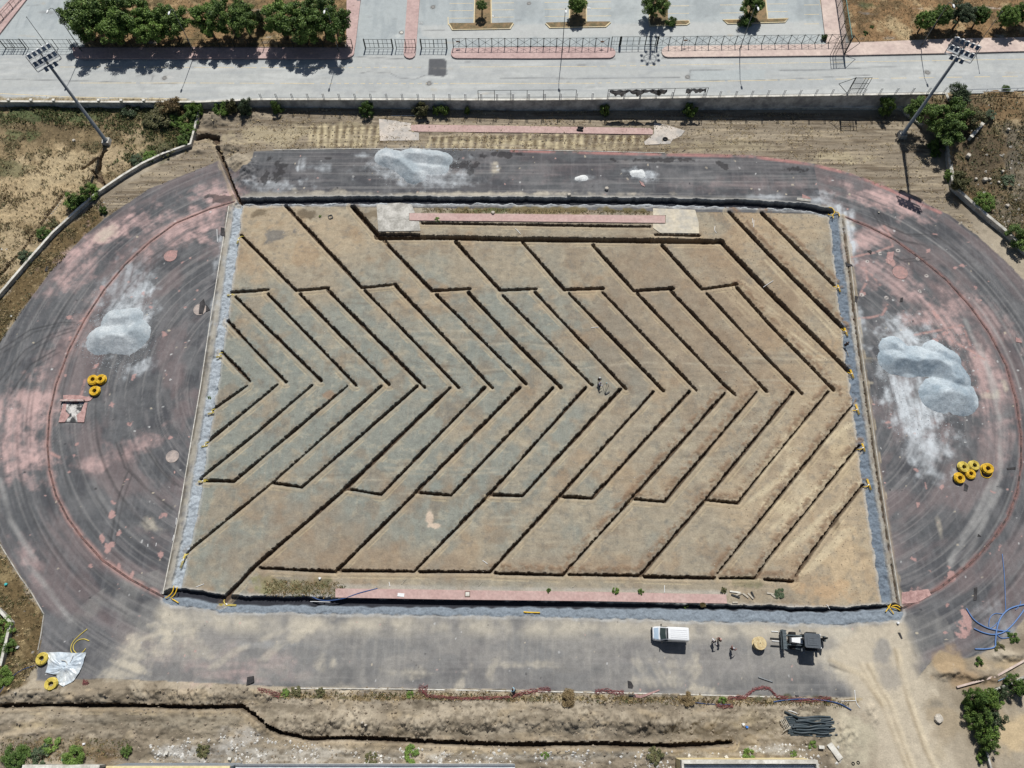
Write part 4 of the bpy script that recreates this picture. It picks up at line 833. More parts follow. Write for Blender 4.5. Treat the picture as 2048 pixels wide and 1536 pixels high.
B = [(447, 184, 1.75, 2.2, 'M', 'bush', 'round leafy shrub at the left end of the retaining wall'), (497, 180, 1.6, 2.6, 'G', 'reed', 'dead stalky grey reed beside the round wall shrub'), (470, 200, 1.2, 1.0, 'O', 'reed', 'olive weeds at the foot of the dead reed'), (556, 194, 1.3, 2.6, 'D', 'bush', 'dark narrow shrub against the wall, right of the dead reed'),
     (734, 201, 1.7, 2.2, 'L', 'bush', 'light green ball shrub in front of the wall'), (843, 199, 1.7, 2.4, 'O', 'bush', 'olive ball shrub in front of the wall, below the dark road patch'), (888, 208, 1.3, 1.2, 'D', 'weed', 'low dark weeds right of the olive ball shrub'), (872, 212, .9, .8, 'D', 'weed', 'small dark weed touching the wall foot'), (934, 209, .7, .8, 'D', 'weed', 'tiny weed in the wall shadow'),
     (1208, 214, 1.1, .7, 'D', 'weed', 'weed in the black wall shadow under the torn sheet'), (1380, 214, 1.6, .8, 'D', 'weed', 'wider weed patch in the black wall shadow'), (1768, 222, 1.7, 1.8, 'D', 'bush', 'dark shrub in the wall shadow left of the right mast'),
     (1838, 216, 2.6, 3.2, 'D', 'bush', 'dark leafy bush crossed by the right mast pole'), (1880, 232, 3.0, 3.6, 'D', 'bush', 'dense dark bush right of the mast pole'), (1912, 222, 3.0, 3.6, 'D', 'bush', 'tallest dark bush under the wing wall'), (1905, 260, 3.0, 3.0, 'D', 'bush', 'dark bush left of the concrete slab'), (1945, 232, 2.4, 3.0, 'O', 'bush', 'rusty olive bush at the right of the dark clump'), (1918, 192, 2.2, 2.4, 'G', 'reed', 'pale reeds at the end of the retaining wall'),
     (1872, 290, 1.6, 1.8, 'D', 'bush', 'dark shrub beside the right low wall top'), (1872, 306, 1.0, 1.0, 'L', 'bush', 'bright shrub inside the right low wall'), (1900, 350, 1.3, 1.6, 'M', 'bush', 'shrub on the straight part of the right wall'), (1918, 366, 2.0, 2.2, 'O', 'reed', 'dead reeds at the bend of the right wall'), (1972, 402, 2.1, 2.2, 'M', 'bush', 'green bush on the outside of the right curved wall'), (2044, 470, 2.8, 3.0, 'D', 'bush', 'dark bush cut by the right edge'), (2012, 176, .9, .9, 'L', 'bush', 'yellow green shrub by the white railing'), (1983, 228, 1.2, .8, 'G', 'weed', 'grey green cushion weed on the right slope'), (2020, 360, 1.5, .8, 'G', 'weed', 'grey weed low on the right slope'),
     (322, 228, 3.0, 2.4, 'O', 'bush', 'yellowing bush in the left wild ground'), (342, 210, 2.2, 2.6, 'Y', 'reed', 'dry straw coloured bush behind the yellowing one'), (300, 240, 1.8, 1.4, 'O', 'bush', 'low olive bush left of the yellowing one'), (352, 242, 1.6, 1.6, 'M', 'bush', 'green bush right of the yellowing one'), (262, 214, 1.8, 1.4, 'G', 'weed', 'grey green weeds below the left wall'), (385, 214, 1.6, 2.0, 'M', 'bush', 'top shrub of the hedge at the wall corner'), (380, 236, 1.7, 2.0, 'D', 'bush', 'second shrub down the corner hedge'), (375, 258, 1.6, 1.8, 'M', 'bush', 'third shrub down the corner hedge'), (368, 280, 1.5, 1.6, 'D', 'bush', 'lowest shrub of the corner hedge'), (330, 298, 1.8, 1.2, 'O', 'bush', 'olive shrub above the bend of the left wall'), (300, 312, 1.6, 1.2, 'M', 'bush', 'shrub leaning on the left wall above the track'), (275, 320, 1.6, 1.0, 'G', 'bush', 'grey green shrub beside the field trench'), (400, 192, 1.4, 1.6, 'M', 'reed', 'reeds on the wall corner by the road'),
     (178, 383, 2.0, 2.0, 'M', 'bush', 'bright bush on the left curved wall, upper of the pair'), (146, 400, 2.1, 2.0, 'M', 'bush', 'bright bush on the left curved wall, lower of the pair'), (205, 418, .9, 1.6, 'D', 'weed', 'dark shrub inside the left curved wall'), (86, 466, 1.4, 1.2, 'L', 'bush', 'light bush on the left wall by the stone line'), (52, 512, 1.5, 1.2, 'G', 'bush', 'grey bush over the left wall, lowest on the curve'), (105, 446, 1.0, .8, 'O', 'weed', 'weeds between wall and stone line'),
     (4, 1256, 2.4, 2.0, 'M', 'bush', 'bush behind the bent white wall, upper'), (8, 1292, 2.0, 1.8, 'L', 'bush', 'bush behind the bent white wall, middle'), (4, 1352, 2.2, 2.0, 'M', 'bush', 'bush below the bent white wall at the left edge'), (30, 1514, 2.4, 1.6, 'L', 'bush', 'bright bush in the bottom left corner'), (80, 1512, 2.0, 1.4, 'G', 'weed', 'pale weeds in the bottom left field'), (148, 1514, 2.2, 1.8, 'M', 'bush', 'dark bush beside the yellow trimmed roof'), (100, 1490, 1.8, 1.2, 'M', 'weed', 'green weeds above the bottom left bushes'), (252, 1502, 1.1, 1.0, 'D', 'bush', 'dark clump above the yellow trimmed roof'), (405, 1502, 1.0, .8, 'O', 'weed', 'small weeds in the rubble above the roof'),
     (1952, 1400, 2.6, 3.2, 'L', 'bush', 'bright top bush of the bottom right hedge'), (1982, 1398, 2.6, 3.2, 'M', 'bush', 'upper right bush of the bottom right hedge'), (1960, 1430, 2.8, 3.4, 'D', 'bush', 'upper middle bush of the bottom right hedge'), (1992, 1438, 2.6, 3.2, 'G', 'bush', 'grey twiggy bush of the bottom right hedge'), (1972, 1462, 2.8, 3.2, 'M', 'bush', 'lower middle bush of the bottom right hedge'), (1980, 1492, 2.2, 2.8, 'D', 'bush', 'lowest bush of the bottom right hedge'), (1966, 1516, 1.4, 1.4, 'M', 'weed', 'weeds below the bottom right hedge'), (2034, 1372, 2.6, 2.6, 'L', 'bush', 'bush at the right edge behind the pale wall'), (2010, 1386, 1.8, 1.8, 'G', 'bush', 'grey bush between the hedge and the right edge'),
     (2028, 1274, .85, .8, 'L', 'weed', 'weed at the top of the right bank'), (2000, 1296, .8, .6, 'O', 'weed', 'weed in the middle of the right bank'), (1958, 1323, .7, .8, 'L', 'weed', 'lowest bright weed on the right bank'), (1625, 1490, .7, .6, 'M', 'weed', 'green weed below the black pipes'), (1588, 1507, .5, .5, 'M', 'weed', 'dark weed in the rubble at the bottom'), (1497, 1510, 1.0, .8, 'M', 'weed', 'weed beside the right flat roof'), (822, 1510, 1.3, .8, 'M', 'weed', 'green weed in the rubble at the bottom middle'), (742, 1518, 1.0, .6, 'O', 'weed', 'low weed by the white roof edge'), (1310, 1512, 1.2, .7, 'O', 'weed', 'weeds left of the right flat roof'), (1090, 1510, .6, .4, 'M', 'weed', 'tiny weed above the white roof'),
     (1098, 1181, .45, .6, 'D', 'weed', 'leftmost weed growing from the bottom red runway'), (1231, 1182, .6, .7, 'M', 'weed', 'middle weed growing from the bottom red runway'), (1283, 1183, .55, .7, 'D', 'weed', 'rightmost weed growing from the bottom red runway'), (1373, 1211, .6, .8, 'D', 'weed', 'weed on the edge of the bottom gravel drain'), (1448, 1180, .5, .6, 'O', 'weed', 'dry weed at the end of the bottom red runway'), (1560, 1186, .9, .4, 'G', 'weed', 'grey weed among the broken boards'),
     (875, 438, .6, .5, 'M', 'weed', 'weed over the inner red runway'), (1070, 395, .5, .4, 'L', 'weed', 'small green tuft above the top drain'), (418, 795, .35, .4, 'M', 'weed', 'single weed by the left kerb above the middle'), (640, 432, .3, .3, 'M', 'weed', 'tiny weed near the brick square'), (640, 1384, .7, .6, 'O', 'weed', 'green weed left of the earth pile by the white kerb'), (592, 1384, .9, .6, 'O', 'weed', 'wide weed beside the red netting heap'), (570, 1386, .7, .5, 'M', 'weed', 'dark weed at the start of the white kerb'), (820, 1388, .6, .5, 'M', 'weed', 'weed left of the red netting triangle'), (1445, 1400, .6, .6, 'M', 'weed', 'weed where the red netting bends'), (1137, 1395, 1.2, .7, 'Y', 'reed', 'straw tuft below the white kerb'), (1375, 1398, .9, .5, 'Y', 'reed', 'dry tuft near the sand drift')]
for i, (px, py, r, h, pal, kind, lab) in enumerate(B):
    plant_bush(px, py, r*(.54 if py > 1360 and px > 1900 else .66 if (py > 1240 and px < 300) else .88), h*(.75 if py > 1240 and px < 300 else 1), pal, i % 3, lab, kind=kind)
# ------------------------------------------------------------------ dry grass, pebbles, rubble: what nobody could count
def tuft_stuff(name, pts, label, cat):
    """pts rows: x, y, z, height, radius, r, g, b"""
    A = np.array(pts, np.float32); n = len(A); g = np.random.default_rng(3); B_ = 4
    A = np.repeat(A, B_, 0); m = len(A); an = g.random(m)*6.283; w = A[:, 4]*.28
    tip = np.stack([A[:, 0]+np.cos(an)*A[:, 4], A[:, 1]+np.sin(an)*A[:, 4], A[:, 2]+A[:, 3]*(.6+.6*g.random(m))], 1)
    px_, py_ = -np.sin(an)*w, np.cos(an)*w
    l = np.stack([A[:, 0]+px_, A[:, 1]+py_, A[:, 2]-.05], 1); r = np.stack([A[:, 0]-px_, A[:, 1]-py_, A[:, 2]-.05], 1)
    V = np.stack([l, r, tip], 1).reshape(-1, 3).astype(np.float32); c = A[:, 5:8]*(.7+.6*g.random(m))[:, None]
    C = np.repeat(np.concatenate([c, np.ones((m, 1))], 1), 3, 0).astype(np.float32)
    me = bpy.data.meshes.new(name); me.vertices.add(m*3); me.vertices.foreach_set('co', V.ravel()); me.loops.add(m*3); me.loops.foreach_set('vertex_index', np.arange(m*3, dtype=np.int32))
    me.polygons.add(m); me.polygons.foreach_set('loop_start', np.arange(0, m*3, 3, dtype=np.int32))
    at = me.color_attributes.new('Col', 'FLOAT_COLOR', 'POINT'); at.data.foreach_set('color', C.ravel()); me.update(calc_edges=True); me.materials.append(M_LEAF)
    o = bpy.data.objects.new(name, me); COL.objects.link(o); return tag(o, label, cat, kind='stuff')
GC = [S(150, 124, 76), S(120, 104, 60), S(180, 156, 104), S(84, 88, 46), S(104, 84, 50)]
def scatter_mask(grid, mask, n, hf, dens=None):
    jj, ii = np.nonzero(mask); g = np.random.default_rng(n); out = []
    if dens is not None:
        p = dens[jj, ii]; p = p/p.sum(); sel = g.choice(len(jj), n, p=p)
    else: sel = g.integers(0, len(jj), n)
    for q in sel:
        out.append((float(grid.X[jj[q], ii[q]])+g.uniform(-.15, .15), float(grid.Y[jj[q], ii[q]])+g.uniform(-.15, .15), float(grid.Z[jj[q], ii[q]])))
    return out
vis = (np.abs(X) < 112) & (Y > -14)
wildm = (G.cls == CL_WILD) & vis & (Y < wl-.3)
dens = np.where(wildm, .1+sst(nm, .4, .8), 0)*np.where(X < -100, .4, 1)
pts = [(x, y, z, random.uniform(.08, .3), random.uniform(.14, .34), *random.choice(GC)) for x, y, z in scatter_mask(G, wildm, 22000, 0, dens)]
rv = (R.cls == 3) & (np.abs(R.X) < 115) & (R.Y < 137)
pts += [(x, y, z, random.uniform(.06, .22), random.uniform(.14, .32), *random.choice(GC[:3]+GC[4:])) for x, y, z in scatter_mask(R, rv, 9000, 0)]
gm_ = G.polymask([(0, 213), (400, 213), (386, 292), (300, 322), (230, 330), (250, 262), (120, 250), (0, 246)]) & wildm; pts += [(x, y, z, random.uniform(.15, .5), random.uniform(.16, .36), *random.choice([S(96, 116, 56), S(120, 128, 70), S(84, 100, 52), S(160, 150, 96)])) for x, y, z in scatter_mask(G, gm_, 3500, 0, (.05+sst(nm, .35, .7))*gm_)]
pts += [(x, y, z, random.uniform(.1, .4), random.uniform(.16, .36), *random.choice([S(96, 104, 60), S(150, 130, 86), S(84, 92, 54)])) for x, y, z in scatter_mask(G, wildm & (X > 66) & (Y > 70), 3000, 0)]
tuft_stuff('dry_grass', pts, 'dry brown and olive grass covering the wild ground and verges', 'grass')
bandm = G.polymask(band) & vis; bd = np.where(bandm & (fbm(X/3, Y/1, 4, 140) > .55), 1, .03)*bandm
pts = [(x, y, z, random.uniform(.08, .25), random.uniform(.12, .35), *random.choice([S(204, 184, 138), S(180, 156, 110), S(150, 128, 86)])) for x, y, z in scatter_mask(G, bandm, 3500, 0, bd)]
k1 = G.polymask([(560, 1383), (1040, 1386), (1500, 1398), (1700, 1400), (1700, 1412), (1500, 1410), (1040, 1402), (560, 1396)])
pts += [(x, y, z, random.uniform(.1, .3), random.uniform(.12, .3), *random.choice(GC)) for x, y, z in scatter_mask(G, k1, 1600, 0)]
for q in ([(845, 413), (1300, 417), (1300, 428), (845, 425)], [(530, 1160), (690, 1165), (690, 1198), (530, 1195)], [(690, 1199), (1450, 1210), (1450, 1217), (690, 1207)], [(0, 1475), (260, 1478), (260, 1515), (0, 1530)]):
    km = G.polymask(q) & (((G.cls == CL_PITCH) | (q[0][1] > 1400))); pts += [(x, y, z, random.uniform(.08, .22), random.uniform(.12, .26), *random.choice(GC[:2]+[S(96, 100, 54)])) for x, y, z in scatter_mask(G, km, 700, 0)]
tuft_stuff('straw', pts, 'straw and thin dry grass along the strips beside the track', 'straw')
def stone_stuff(name, pts, label, cat, m):
    b = MB(); g = random.Random(4)
    for x, y, z, s in pts:
        a = [g.uniform(.5, 1.0)*s for _ in range(6)]
        b.add([(x+a[0], y, z), (x, y+a[1], z+.1*s), (x-a[2], y, z), (x, y-a[3], z+.1*s), (x+.2*s, y+.1*s, z+a[4]*.8), (x, y, z-s*.5)], [(0, 1, 4), (1, 2, 4), (2, 3, 4), (3, 0, 4), (1, 0, 5), (2, 1, 5), (3, 2, 5), (0, 3, 5)])
    o = b.build(name, m); return tag(o, label, cat, kind='stuff')
rb = G.polymask([(300, 1482), (500, 1460), (620, 1490), (1000, 1500), (1400, 1502), (1530, 1490), (1690, 1490), (1690, 1560), (300, 1560)])
rd = np.where(rb & (fbm(X/2.5, Y/2.5, 4, 150) > .55), 1, .05)*rb
stone_stuff('rubble', [(x, y, z, random.choice([.06, .08, .12, .16, .22, .3])) for x, y, z in scatter_mask(G, rb, 1500, 0, rd)], 'white plaster and concrete rubble strewn along the bottom edge', 'rubble', mixmat('plaster_rubble', S(236, 234, 228), S(190, 186, 178), 1.5))
peb = (PM | (G.cls == CL_GROUND)) & vis
stone_stuff('pebbles', [(x, y, z, random.choice([.04, .05, .07, .1])) for x, y, z in scatter_mask(G, peb, 1500, 0)], 'pale pebbles and chips scattered over the bare earth', 'pebbles', mixmat('pale_stone', S(220, 214, 200), S(170, 160, 142), 1.5))
stone_stuff('stones', [(x, y, z, random.choice([.1, .15, .25, .4])) for x, y, z in scatter_mask(G, wildm & (X > 60), 260, 0)] + [(x, y, z, .22) for x, y, z in [(*P(134-1.0*i+random.uniform(-1, 1), 385+1.42*i), 0.0) for i in range(0, 118, 3)]], 'loose pale stones on the wild slopes and the line of stones by the left wall', 'stones', mixmat('field_stone', S(206, 200, 186), S(150, 140, 124), 1.0))

cl_m = ((G.cls == CL_GROUND) & (Y < P(900, 1376)[1]) & (X < P(1640, 1400)[0]) | bandm) & vis
stone_stuff('clods', [(x, y, z, random.choice([.06, .08, .1, .14, .2, .28])) for x, y, z in scatter_mask(G, cl_m, 8000, 0)], 'brown clods of dug earth on the banks and the northern strip', 'clods', mixmat('clod_soil', S(172, 156, 132), S(136, 120, 98), 1.5))
lipm = PM & (np.abs(G.Z) < .2) & (X > P(1420, 800)[0])
stone_stuff('clods', [(x, y, z, random.choice([.05, .07, .1, .14])) for x, y, z in scatter_mask(G, lipm, 2600, 0)], 'loose brown clods on the right part of the pitch', 'clods', mixmat('clod_soil_warm', S(178, 158, 128), S(144, 124, 100), 1.5))
# ================================================================== ROAD SIDE OBJECTS
def local(t): return t.location
def street_lamp(px, py, label, hx=0.0):
    x, y = N(px, py); t = thing('street_lamp', label, 'street lamp', (x, y, nz(x)), 0, 'grey street lamps along the road')
    MB().lathe([(.2, -.3), (.2, .12), (.14, .16), (.085, 1.0), (.055, 9.6), (.05, 10.2)], n=10).build('pole', C_GREYP, t, smooth=True)
    MB().tube([(0, 0, 10.1), (hx*.3, -.4, 10.55), (hx, -1.35, 10.75)], .05, 6).build('arm', C_GREYP, t)
    b = MB().lathe([(.02, -.48), (.15, -.36), (.19, .05), (.15, .38), (.02, .45)], (0, 0, 0), 10, axis='y')
    b.v = [(X_+hx, Y_-1.6, Z_*.55+10.78) for X_, Y_, Z_ in b.v]; h = b.build('lamp_head', C_WHITE, t, smooth=True)
    MB().box((hx, -1.62, 10.66), (.22, .5, .05)).build('lens', C_LENS, h); MB().box((0, -.16, 1.0), (.16, .06, .4)).build('service_door', C_DARK, t)
    return t
for px, py, lab, hx in [(165, 104, 'street lamp at the corner of the side road, leftmost of the row', -.3), (390, 107, 'street lamp in front of the gap between the roadside trees', -.2), (678, 105, 'street lamp in front of the bright green tree by the pink path', -.2), (1124, 105, 'street lamp on the pink island left of the mast shadow', 0), (1479, 100, 'street lamp beside the large yucca on the long pink pavement', .1), (1840, 95, 'street lamp by the round clipped trees, rightmost of the row', .2)]:
    street_lamp(px, py, lab, hx)
def pole(px, py, h, label):
    x, y = N(px, py); t = thing('metal_pole', label, 'pole', (x, y, nz(x)))
    MB().lathe([(.1, -.2), (.07, .3), (.045, h)], n=8).build('shaft', C_GREYP, t); MB().lathe([(.09, 0), (.09, .12), (.03, .16)], (0, 0, h-.05), 8).build('cap', C_GREYP, t)
pole(93, 89, 6.5, 'thin bare grey pole on the side road behind the left floodlights'); pole(1950, 97, 8.5, 'thin bare grey pole right of the right hand floodlights')
# tall ring mast beyond the top edge: only its shadow falls into the picture
sx, sy = N(1300, 117); L_ = 25/math.tan(math.radians(53)); mx, my = sx+L_*math.sin(math.radians(6)), sy+L_*math.cos(math.radians(6))
t = thing('light_mast', 'tall lighting mast whose ring headed shadow crosses the parking entrance', 'mast', (mx, my, nz(mx)))
MB().lathe([(.42, -.3), (.36, .5), (.16, 25.3)], n=12).build('pole', C_STEEL, t, smooth=True)
MB().tube([(1.2*math.cos(a_), 1.2*math.sin(a_), 25) for a_ in np.linspace(0, 6.283, 24, endpoint=False)], .07, 6, closed=True).build('ring', C_STEEL, t)
for i in range(8):
    a_ = i*math.pi/4+.39; MB().lathe([(.1, 0), (.3, -.1), (.32, -.35), (.25, -.4)], (1.75*math.cos(a_), 1.75*math.sin(a_), 25.05), 10).bar((0, 0, 25.05), (1.6*math.cos(a_), 1.6*math.sin(a_), 25.05), .07).build('lamp_head', C_DARK, t)
# ------------------------------------------------------------------ floodlight masts
M_LAMP = mat('lamp_housing', S(120, 130, 142), .45, .2)
def floodlight(px, py, label, face_rz, H_=20.4):
    x, y = P(px, py); t = thing('floodlight_mast', label, 'floodlight', (x, y, 0), 0, 'floodlight masts of the stadium')
    MB().box((0, 0, .35), (1.5, 1.5, .9), taper=.85).build('footing', C_CONC, t)
    MB().lathe([(.46, .8), (.46, .9), (.36, .95), (.19, H_)], n=14).build('pole', C_STEEL, t, smooth=True)
    ld = MB(); c, s_ = math.cos(face_rz), math.sin(face_rz)
    for o in (-.2, .2): ld.bar((-s_*.62+c*o, c*.62+s_*o, 1.5), (-s_*.44+c*o, c*.44+s_*o, H_-.3), .05)
    for i in range(36):
        z = 1.8+i*.5; r_ = .61-.17*(z/H_); ld.bar((-s_*r_-c*.2, c*r_-s_*.2, z), (-s_*r_+c*.2, c*r_+s_*.2, z), .035)
    ld.build('ladder', C_STEEL, t)
    W_ = 4.4
    def loc(u, v, z): return (c*u+s_*v, s_*u-c*v, z)         # u along the beams, v towards the pitch
    for k, (z, fv) in enumerate(((H_-1.1, .75), (H_+.2, .35), (H_+1.5, -.05))):
        MB().bar(loc(-W_/2, fv, z), loc(W_/2, fv, z), .24).build('beam', C_WHITE, t)
        n_ = 5
        for i in range(n_):
            u = -W_/2+.5+i*(W_-1.0)/(n_-1)
            if k == 0 and i in (0, 4): continue
            lm = MB().box(loc(u, fv+.42, z+.0), (.62, .45, .66), rz=face_rz, rx=-.6, taper=.8).build('lamp', M_LAMP, t)
            c0 = Vector(loc(u, fv+.42, z)); Mx = Matrix.Rotation(face_rz, 3, 'Z') @ Matrix.Rotation(-.6, 3, 'X'); fwd_ = Mx @ Vector((0, -1, 0))
            MB().box(tuple(c0+fwd_*.23), (.52, .03, .54), rz=face_rz, rx=-.6).build('lens', C_LENS, lm)
            MB().box(loc(u, fv+.1, z+.14), (.36, .3, .14), rz=face_rz).build('bracket', C_WHITE, lm)
    fr = MB()
    for u in (-W_/2, W_/2): fr.bar(loc(u, .75, H_-1.1), loc(u, -.05, H_+1.5), .12)
    fr.bar(loc(0, .6, H_-1.2), loc(0, -.1, H_+1.6), .22)
    fr.build('frame', C_STEEL, t)
    pf = MB(); pf.box(loc(0, -.55, H_-1.15), (W_, 1.0, .05), rz=face_rz)
    for u in (-W_/2, -W_/4, 0, W_/4, W_/2): pf.bar(loc(u, -1.05, H_-1.1), loc(u, -1.05, H_-.1), .05)
    pf.bar(loc(-W_/2, -1.05, H_-.1), loc(W_/2, -1.05, H_-.1), .05)
    for u in (-W_/2, W_/2): pf.bar(loc(u, -1.05, H_-.1), loc(u, -.1, H_-.1), .05)
    pf.build('platform', C_STEEL, t); return t
floodlight(215, 286, 'tall floodlight mast in the left wild ground leaning over the road', math.radians(42))
floodlight(1803, 272, 'tall floodlight mast by the right bushes with its shadow on the track', math.radians(-32))
# ------------------------------------------------------------------ fences and gates of the car park
def seg_pts(a_, b_, step):
    (x0, y0), (x1, y1) = N(*a_), N(*b_); l = math.hypot(x1-x0, y1-y0); n = max(1, round(l/step))
    return [(x0+(x1-x0)*i/n, y0+(y1-y0)*i/n) for i in range(n+1)]
def fence(a_, b_, label, step=2.55, h=2.3, braces=True, post=.13, rails=(1.15,), m=None, w=.055):
    p_ = seg_pts(a_, b_, step); x0, y0 = p_[0]; t = thing('metal_fence', label, 'fence', (x0, y0, nz(x0)), 0, 'dark metal fences and gates along the pavement')
    m = m or C_GREEN; o = t.location
    for x, y in p_: MB().bar((x, y, nz(x)), (x, y, nz(x)+h+.08), post).build('post', m, t, o)
    for (x0, y0), (x1, y1) in zip(p_[:-1], p_[1:]):
        b = MB(); z0, z1 = nz(x0), nz(x1)
        for z in (.3, h)+tuple(rails if not braces else ()): b.bar((x0, y0, z0+z), (x1, y1, z1+z), w*1.2)
        xm, ym = (x0+x1)/2, (y0+y1)/2
        if braces:
            b.bar((x0, y0, z0+.3), (x1, y1, z1+h), w); b.bar((x0, y0, z0+h), (x1, y1, z1+.3), w); b.bar((xm, ym, z0+.3), (xm, ym, z0+h), w)
        else:
            for q in (.33, .67): b.bar((x0+(x1-x0)*q, y0+(y1-y0)*q, z0+.3), (x0+(x1-x0)*q, y0+(y1-y0)*q, z0+h), w*.7)
        b.build('panel', m, t, o)
    return t
fence((907, 96), (1216, 95), 'dark cross braced fence on the left pink island')
fence((1310, 93), (1682, 88), 'dark cross braced fence on the long pink pavement right of the mast shadow')
fence((150, 97), (706, 97), 'plain dark railing in front of the roadside trees', 3.0, 2.2, False)
fence((-60, 97), (146, 97), 'dark railing across the side road at the left edge', 3.0, 2.2, False)
fence((793, 97), (832, 97), 'short dark railing across the narrow pink median', 2.2, 2.2, False)
fence((1222, 92), (1238, 92), 'short dark railing left of the parking entrance gate', 1.8, 2.2, False); fence((1290, 91.5), (1310, 91.5), 'short dark railing right of the parking entrance gate', 1.8, 2.2, False)
fence((-10, 60), (64, -22), 'dark railing along the pink path at the top left corner', 3.0, 1.6, False)
def gate(a_, b_, label):
    (x0, y0), (x1, y1) = N(*a_), N(*b_); t = thing('metal_gate', label, 'gate', (x0, y0, nz(x0)), 0, 'dark metal fences and gates along the pavement'); o = t.location
    for x, y in ((x0, y0), (x1, y1)): MB().bar((x, y, nz(x)), (x, y, nz(x)+2.35), .22).build('post', C_GREEN, t, o)
    for q0, q1 in ((.02, .49), (.51, .98)):
        b = MB(); xa, ya, xb, yb = x0+(x1-x0)*q0, y0+(y1-y0)*q0, x0+(x1-x0)*q1, y0+(y1-y0)*q1
        for z in (.2, 1.2, 2.2): b.bar((xa, ya, nz(xa)+z), (xb, yb, nz(xb)+z), .08)
        for q in (0, .33, .67, 1): b.bar((xa+(xb-xa)*q, ya+(yb-ya)*q, nz(xa)+.2), (xa+(xb-xa)*q, ya+(yb-ya)*q, nz(xa)+2.2), .07)
        b.build('leaf', C_GREEN, t, o)
gate((731, 97), (786, 97), 'closed double gate across the left entry road'); gate((843, 97), (894, 97), 'closed double gate behind the dark road patch'); gate((1240, 92), (1314, 91.5), 'wide closed gate crossed by the mast shadow'); gate((12, 97), (52, 97), 'small dark gate at the left end of the side road railing')
# tall mesh fence at the edge of the right verge
def mesh_fence(pts, h, label, step=3.0):
    x0, y0 = pts[0]; t = thing('mesh_fence', label, 'fence', (x0, y0, nz(x0))); o = t.location
    for (xa, ya), (xb, yb) in zip(pts[:-1], pts[1:]):
        l = math.hypot(xb-xa, yb-ya); n = max(1, round(l/step)); f = lambda q: (xa+(xb-xa)*q, ya+(yb-ya)*q)
        for i in range(n+1):
            x, y = f(i/n); MB().bar((x, y, nz(x)), (x, y, nz(x)+h), .11).build('post', C_GREEN, t, o)
        MB().bar((xa, ya, nz(xa)+h), (xb, yb, nz(xb)+h), .14).build('top_rail', C_TEAL, t, o)
        b = MB(); k = int(l/.28)
        for i in range(k): x, y = f((i+.5)/k); b.bar((x, y, nz(x)+.05), (x, y, nz(x)+h), .025)
        for i in range(int(h/.28)): b.bar((xa, ya, nz(xa)+.1+i*.28), (xb, yb, nz(xb)+.1+i*.28), .025)
        b.bar((xa, ya, nz(xa)+.15), (xb, yb, nz(xb)+.15), .12); b.build('mesh', C_GREEN, t, o)
mesh_fence([N(1667, -25), N(1687, 110)], 4.0, 'tall dark green mesh fence between the pale pink path and the right verge')
def guard(a_, b_, h, side, label):
    (x0, y0), (x1, y1) = N(*a_), N(*b_); t = thing('guard_frame', label, 'metal frame', (x0, y0, nz(x0)), 0, 'dark green metal guard frames beside the road'); o = t.location
    b = MB(); w = .12
    for q in (0, .62, .82, 1):
        if q: b.bar((x0+(x1-x0)*q, y0+(y1-y0)*q, nz(x0)), (x0+(x1-x0)*q, y0+(y1-y0)*q, nz(x0)+h), w*.8)
    for z in (.1, h*.35, h*.65, h): b.bar((x0, y0, nz(x0)+z), (x1, y1, nz(x1)+z), w*.8)
    b.build('panel_frame', C_GREEN, t, o)
    MB().bar((x0, y0, nz(x0)), (x0, y0, nz(x0)+h+.1), .2).build('post', C_GREEN, t, o)
    b = MB()
    for i in range(12): b.bar((x0, y0, nz(x0)+.2+i*h/12), (x0+(x1-x0)*.8, y0+(y1-y0)*.8, nz(x0)+.2+i*h/12), .025)
    for i in range(12): q = i*.07; b.bar((x0+(x1-x0)*q, y0+(y1-y0)*q, nz(x0)+.1), (x0+(x1-x0)*q, y0+(y1-y0)*q, nz(x0)+h), .025)
    b.build('mesh', C_GREEN, t, o)
    tx = x0-side*2.2; b = MB(); b.bar((x0, y0, nz(x0)+.3), (tx, y0+.6, nz(x0)+h*.5), .1); b.bar((tx, y0+.6, nz(x0)+h*.5), (x0, y0, nz(x0)+h), .1); b.build('brace', C_GREEN, t, o)
guard((1693, 189), (1725, 188.5), 4.1, 1, 'dark green netted metal frame standing on the wall below the road')
guard((1688, 110), (1660, 111), 4.6, -1, 'dark green metal frame at the road end of the tall mesh fence')
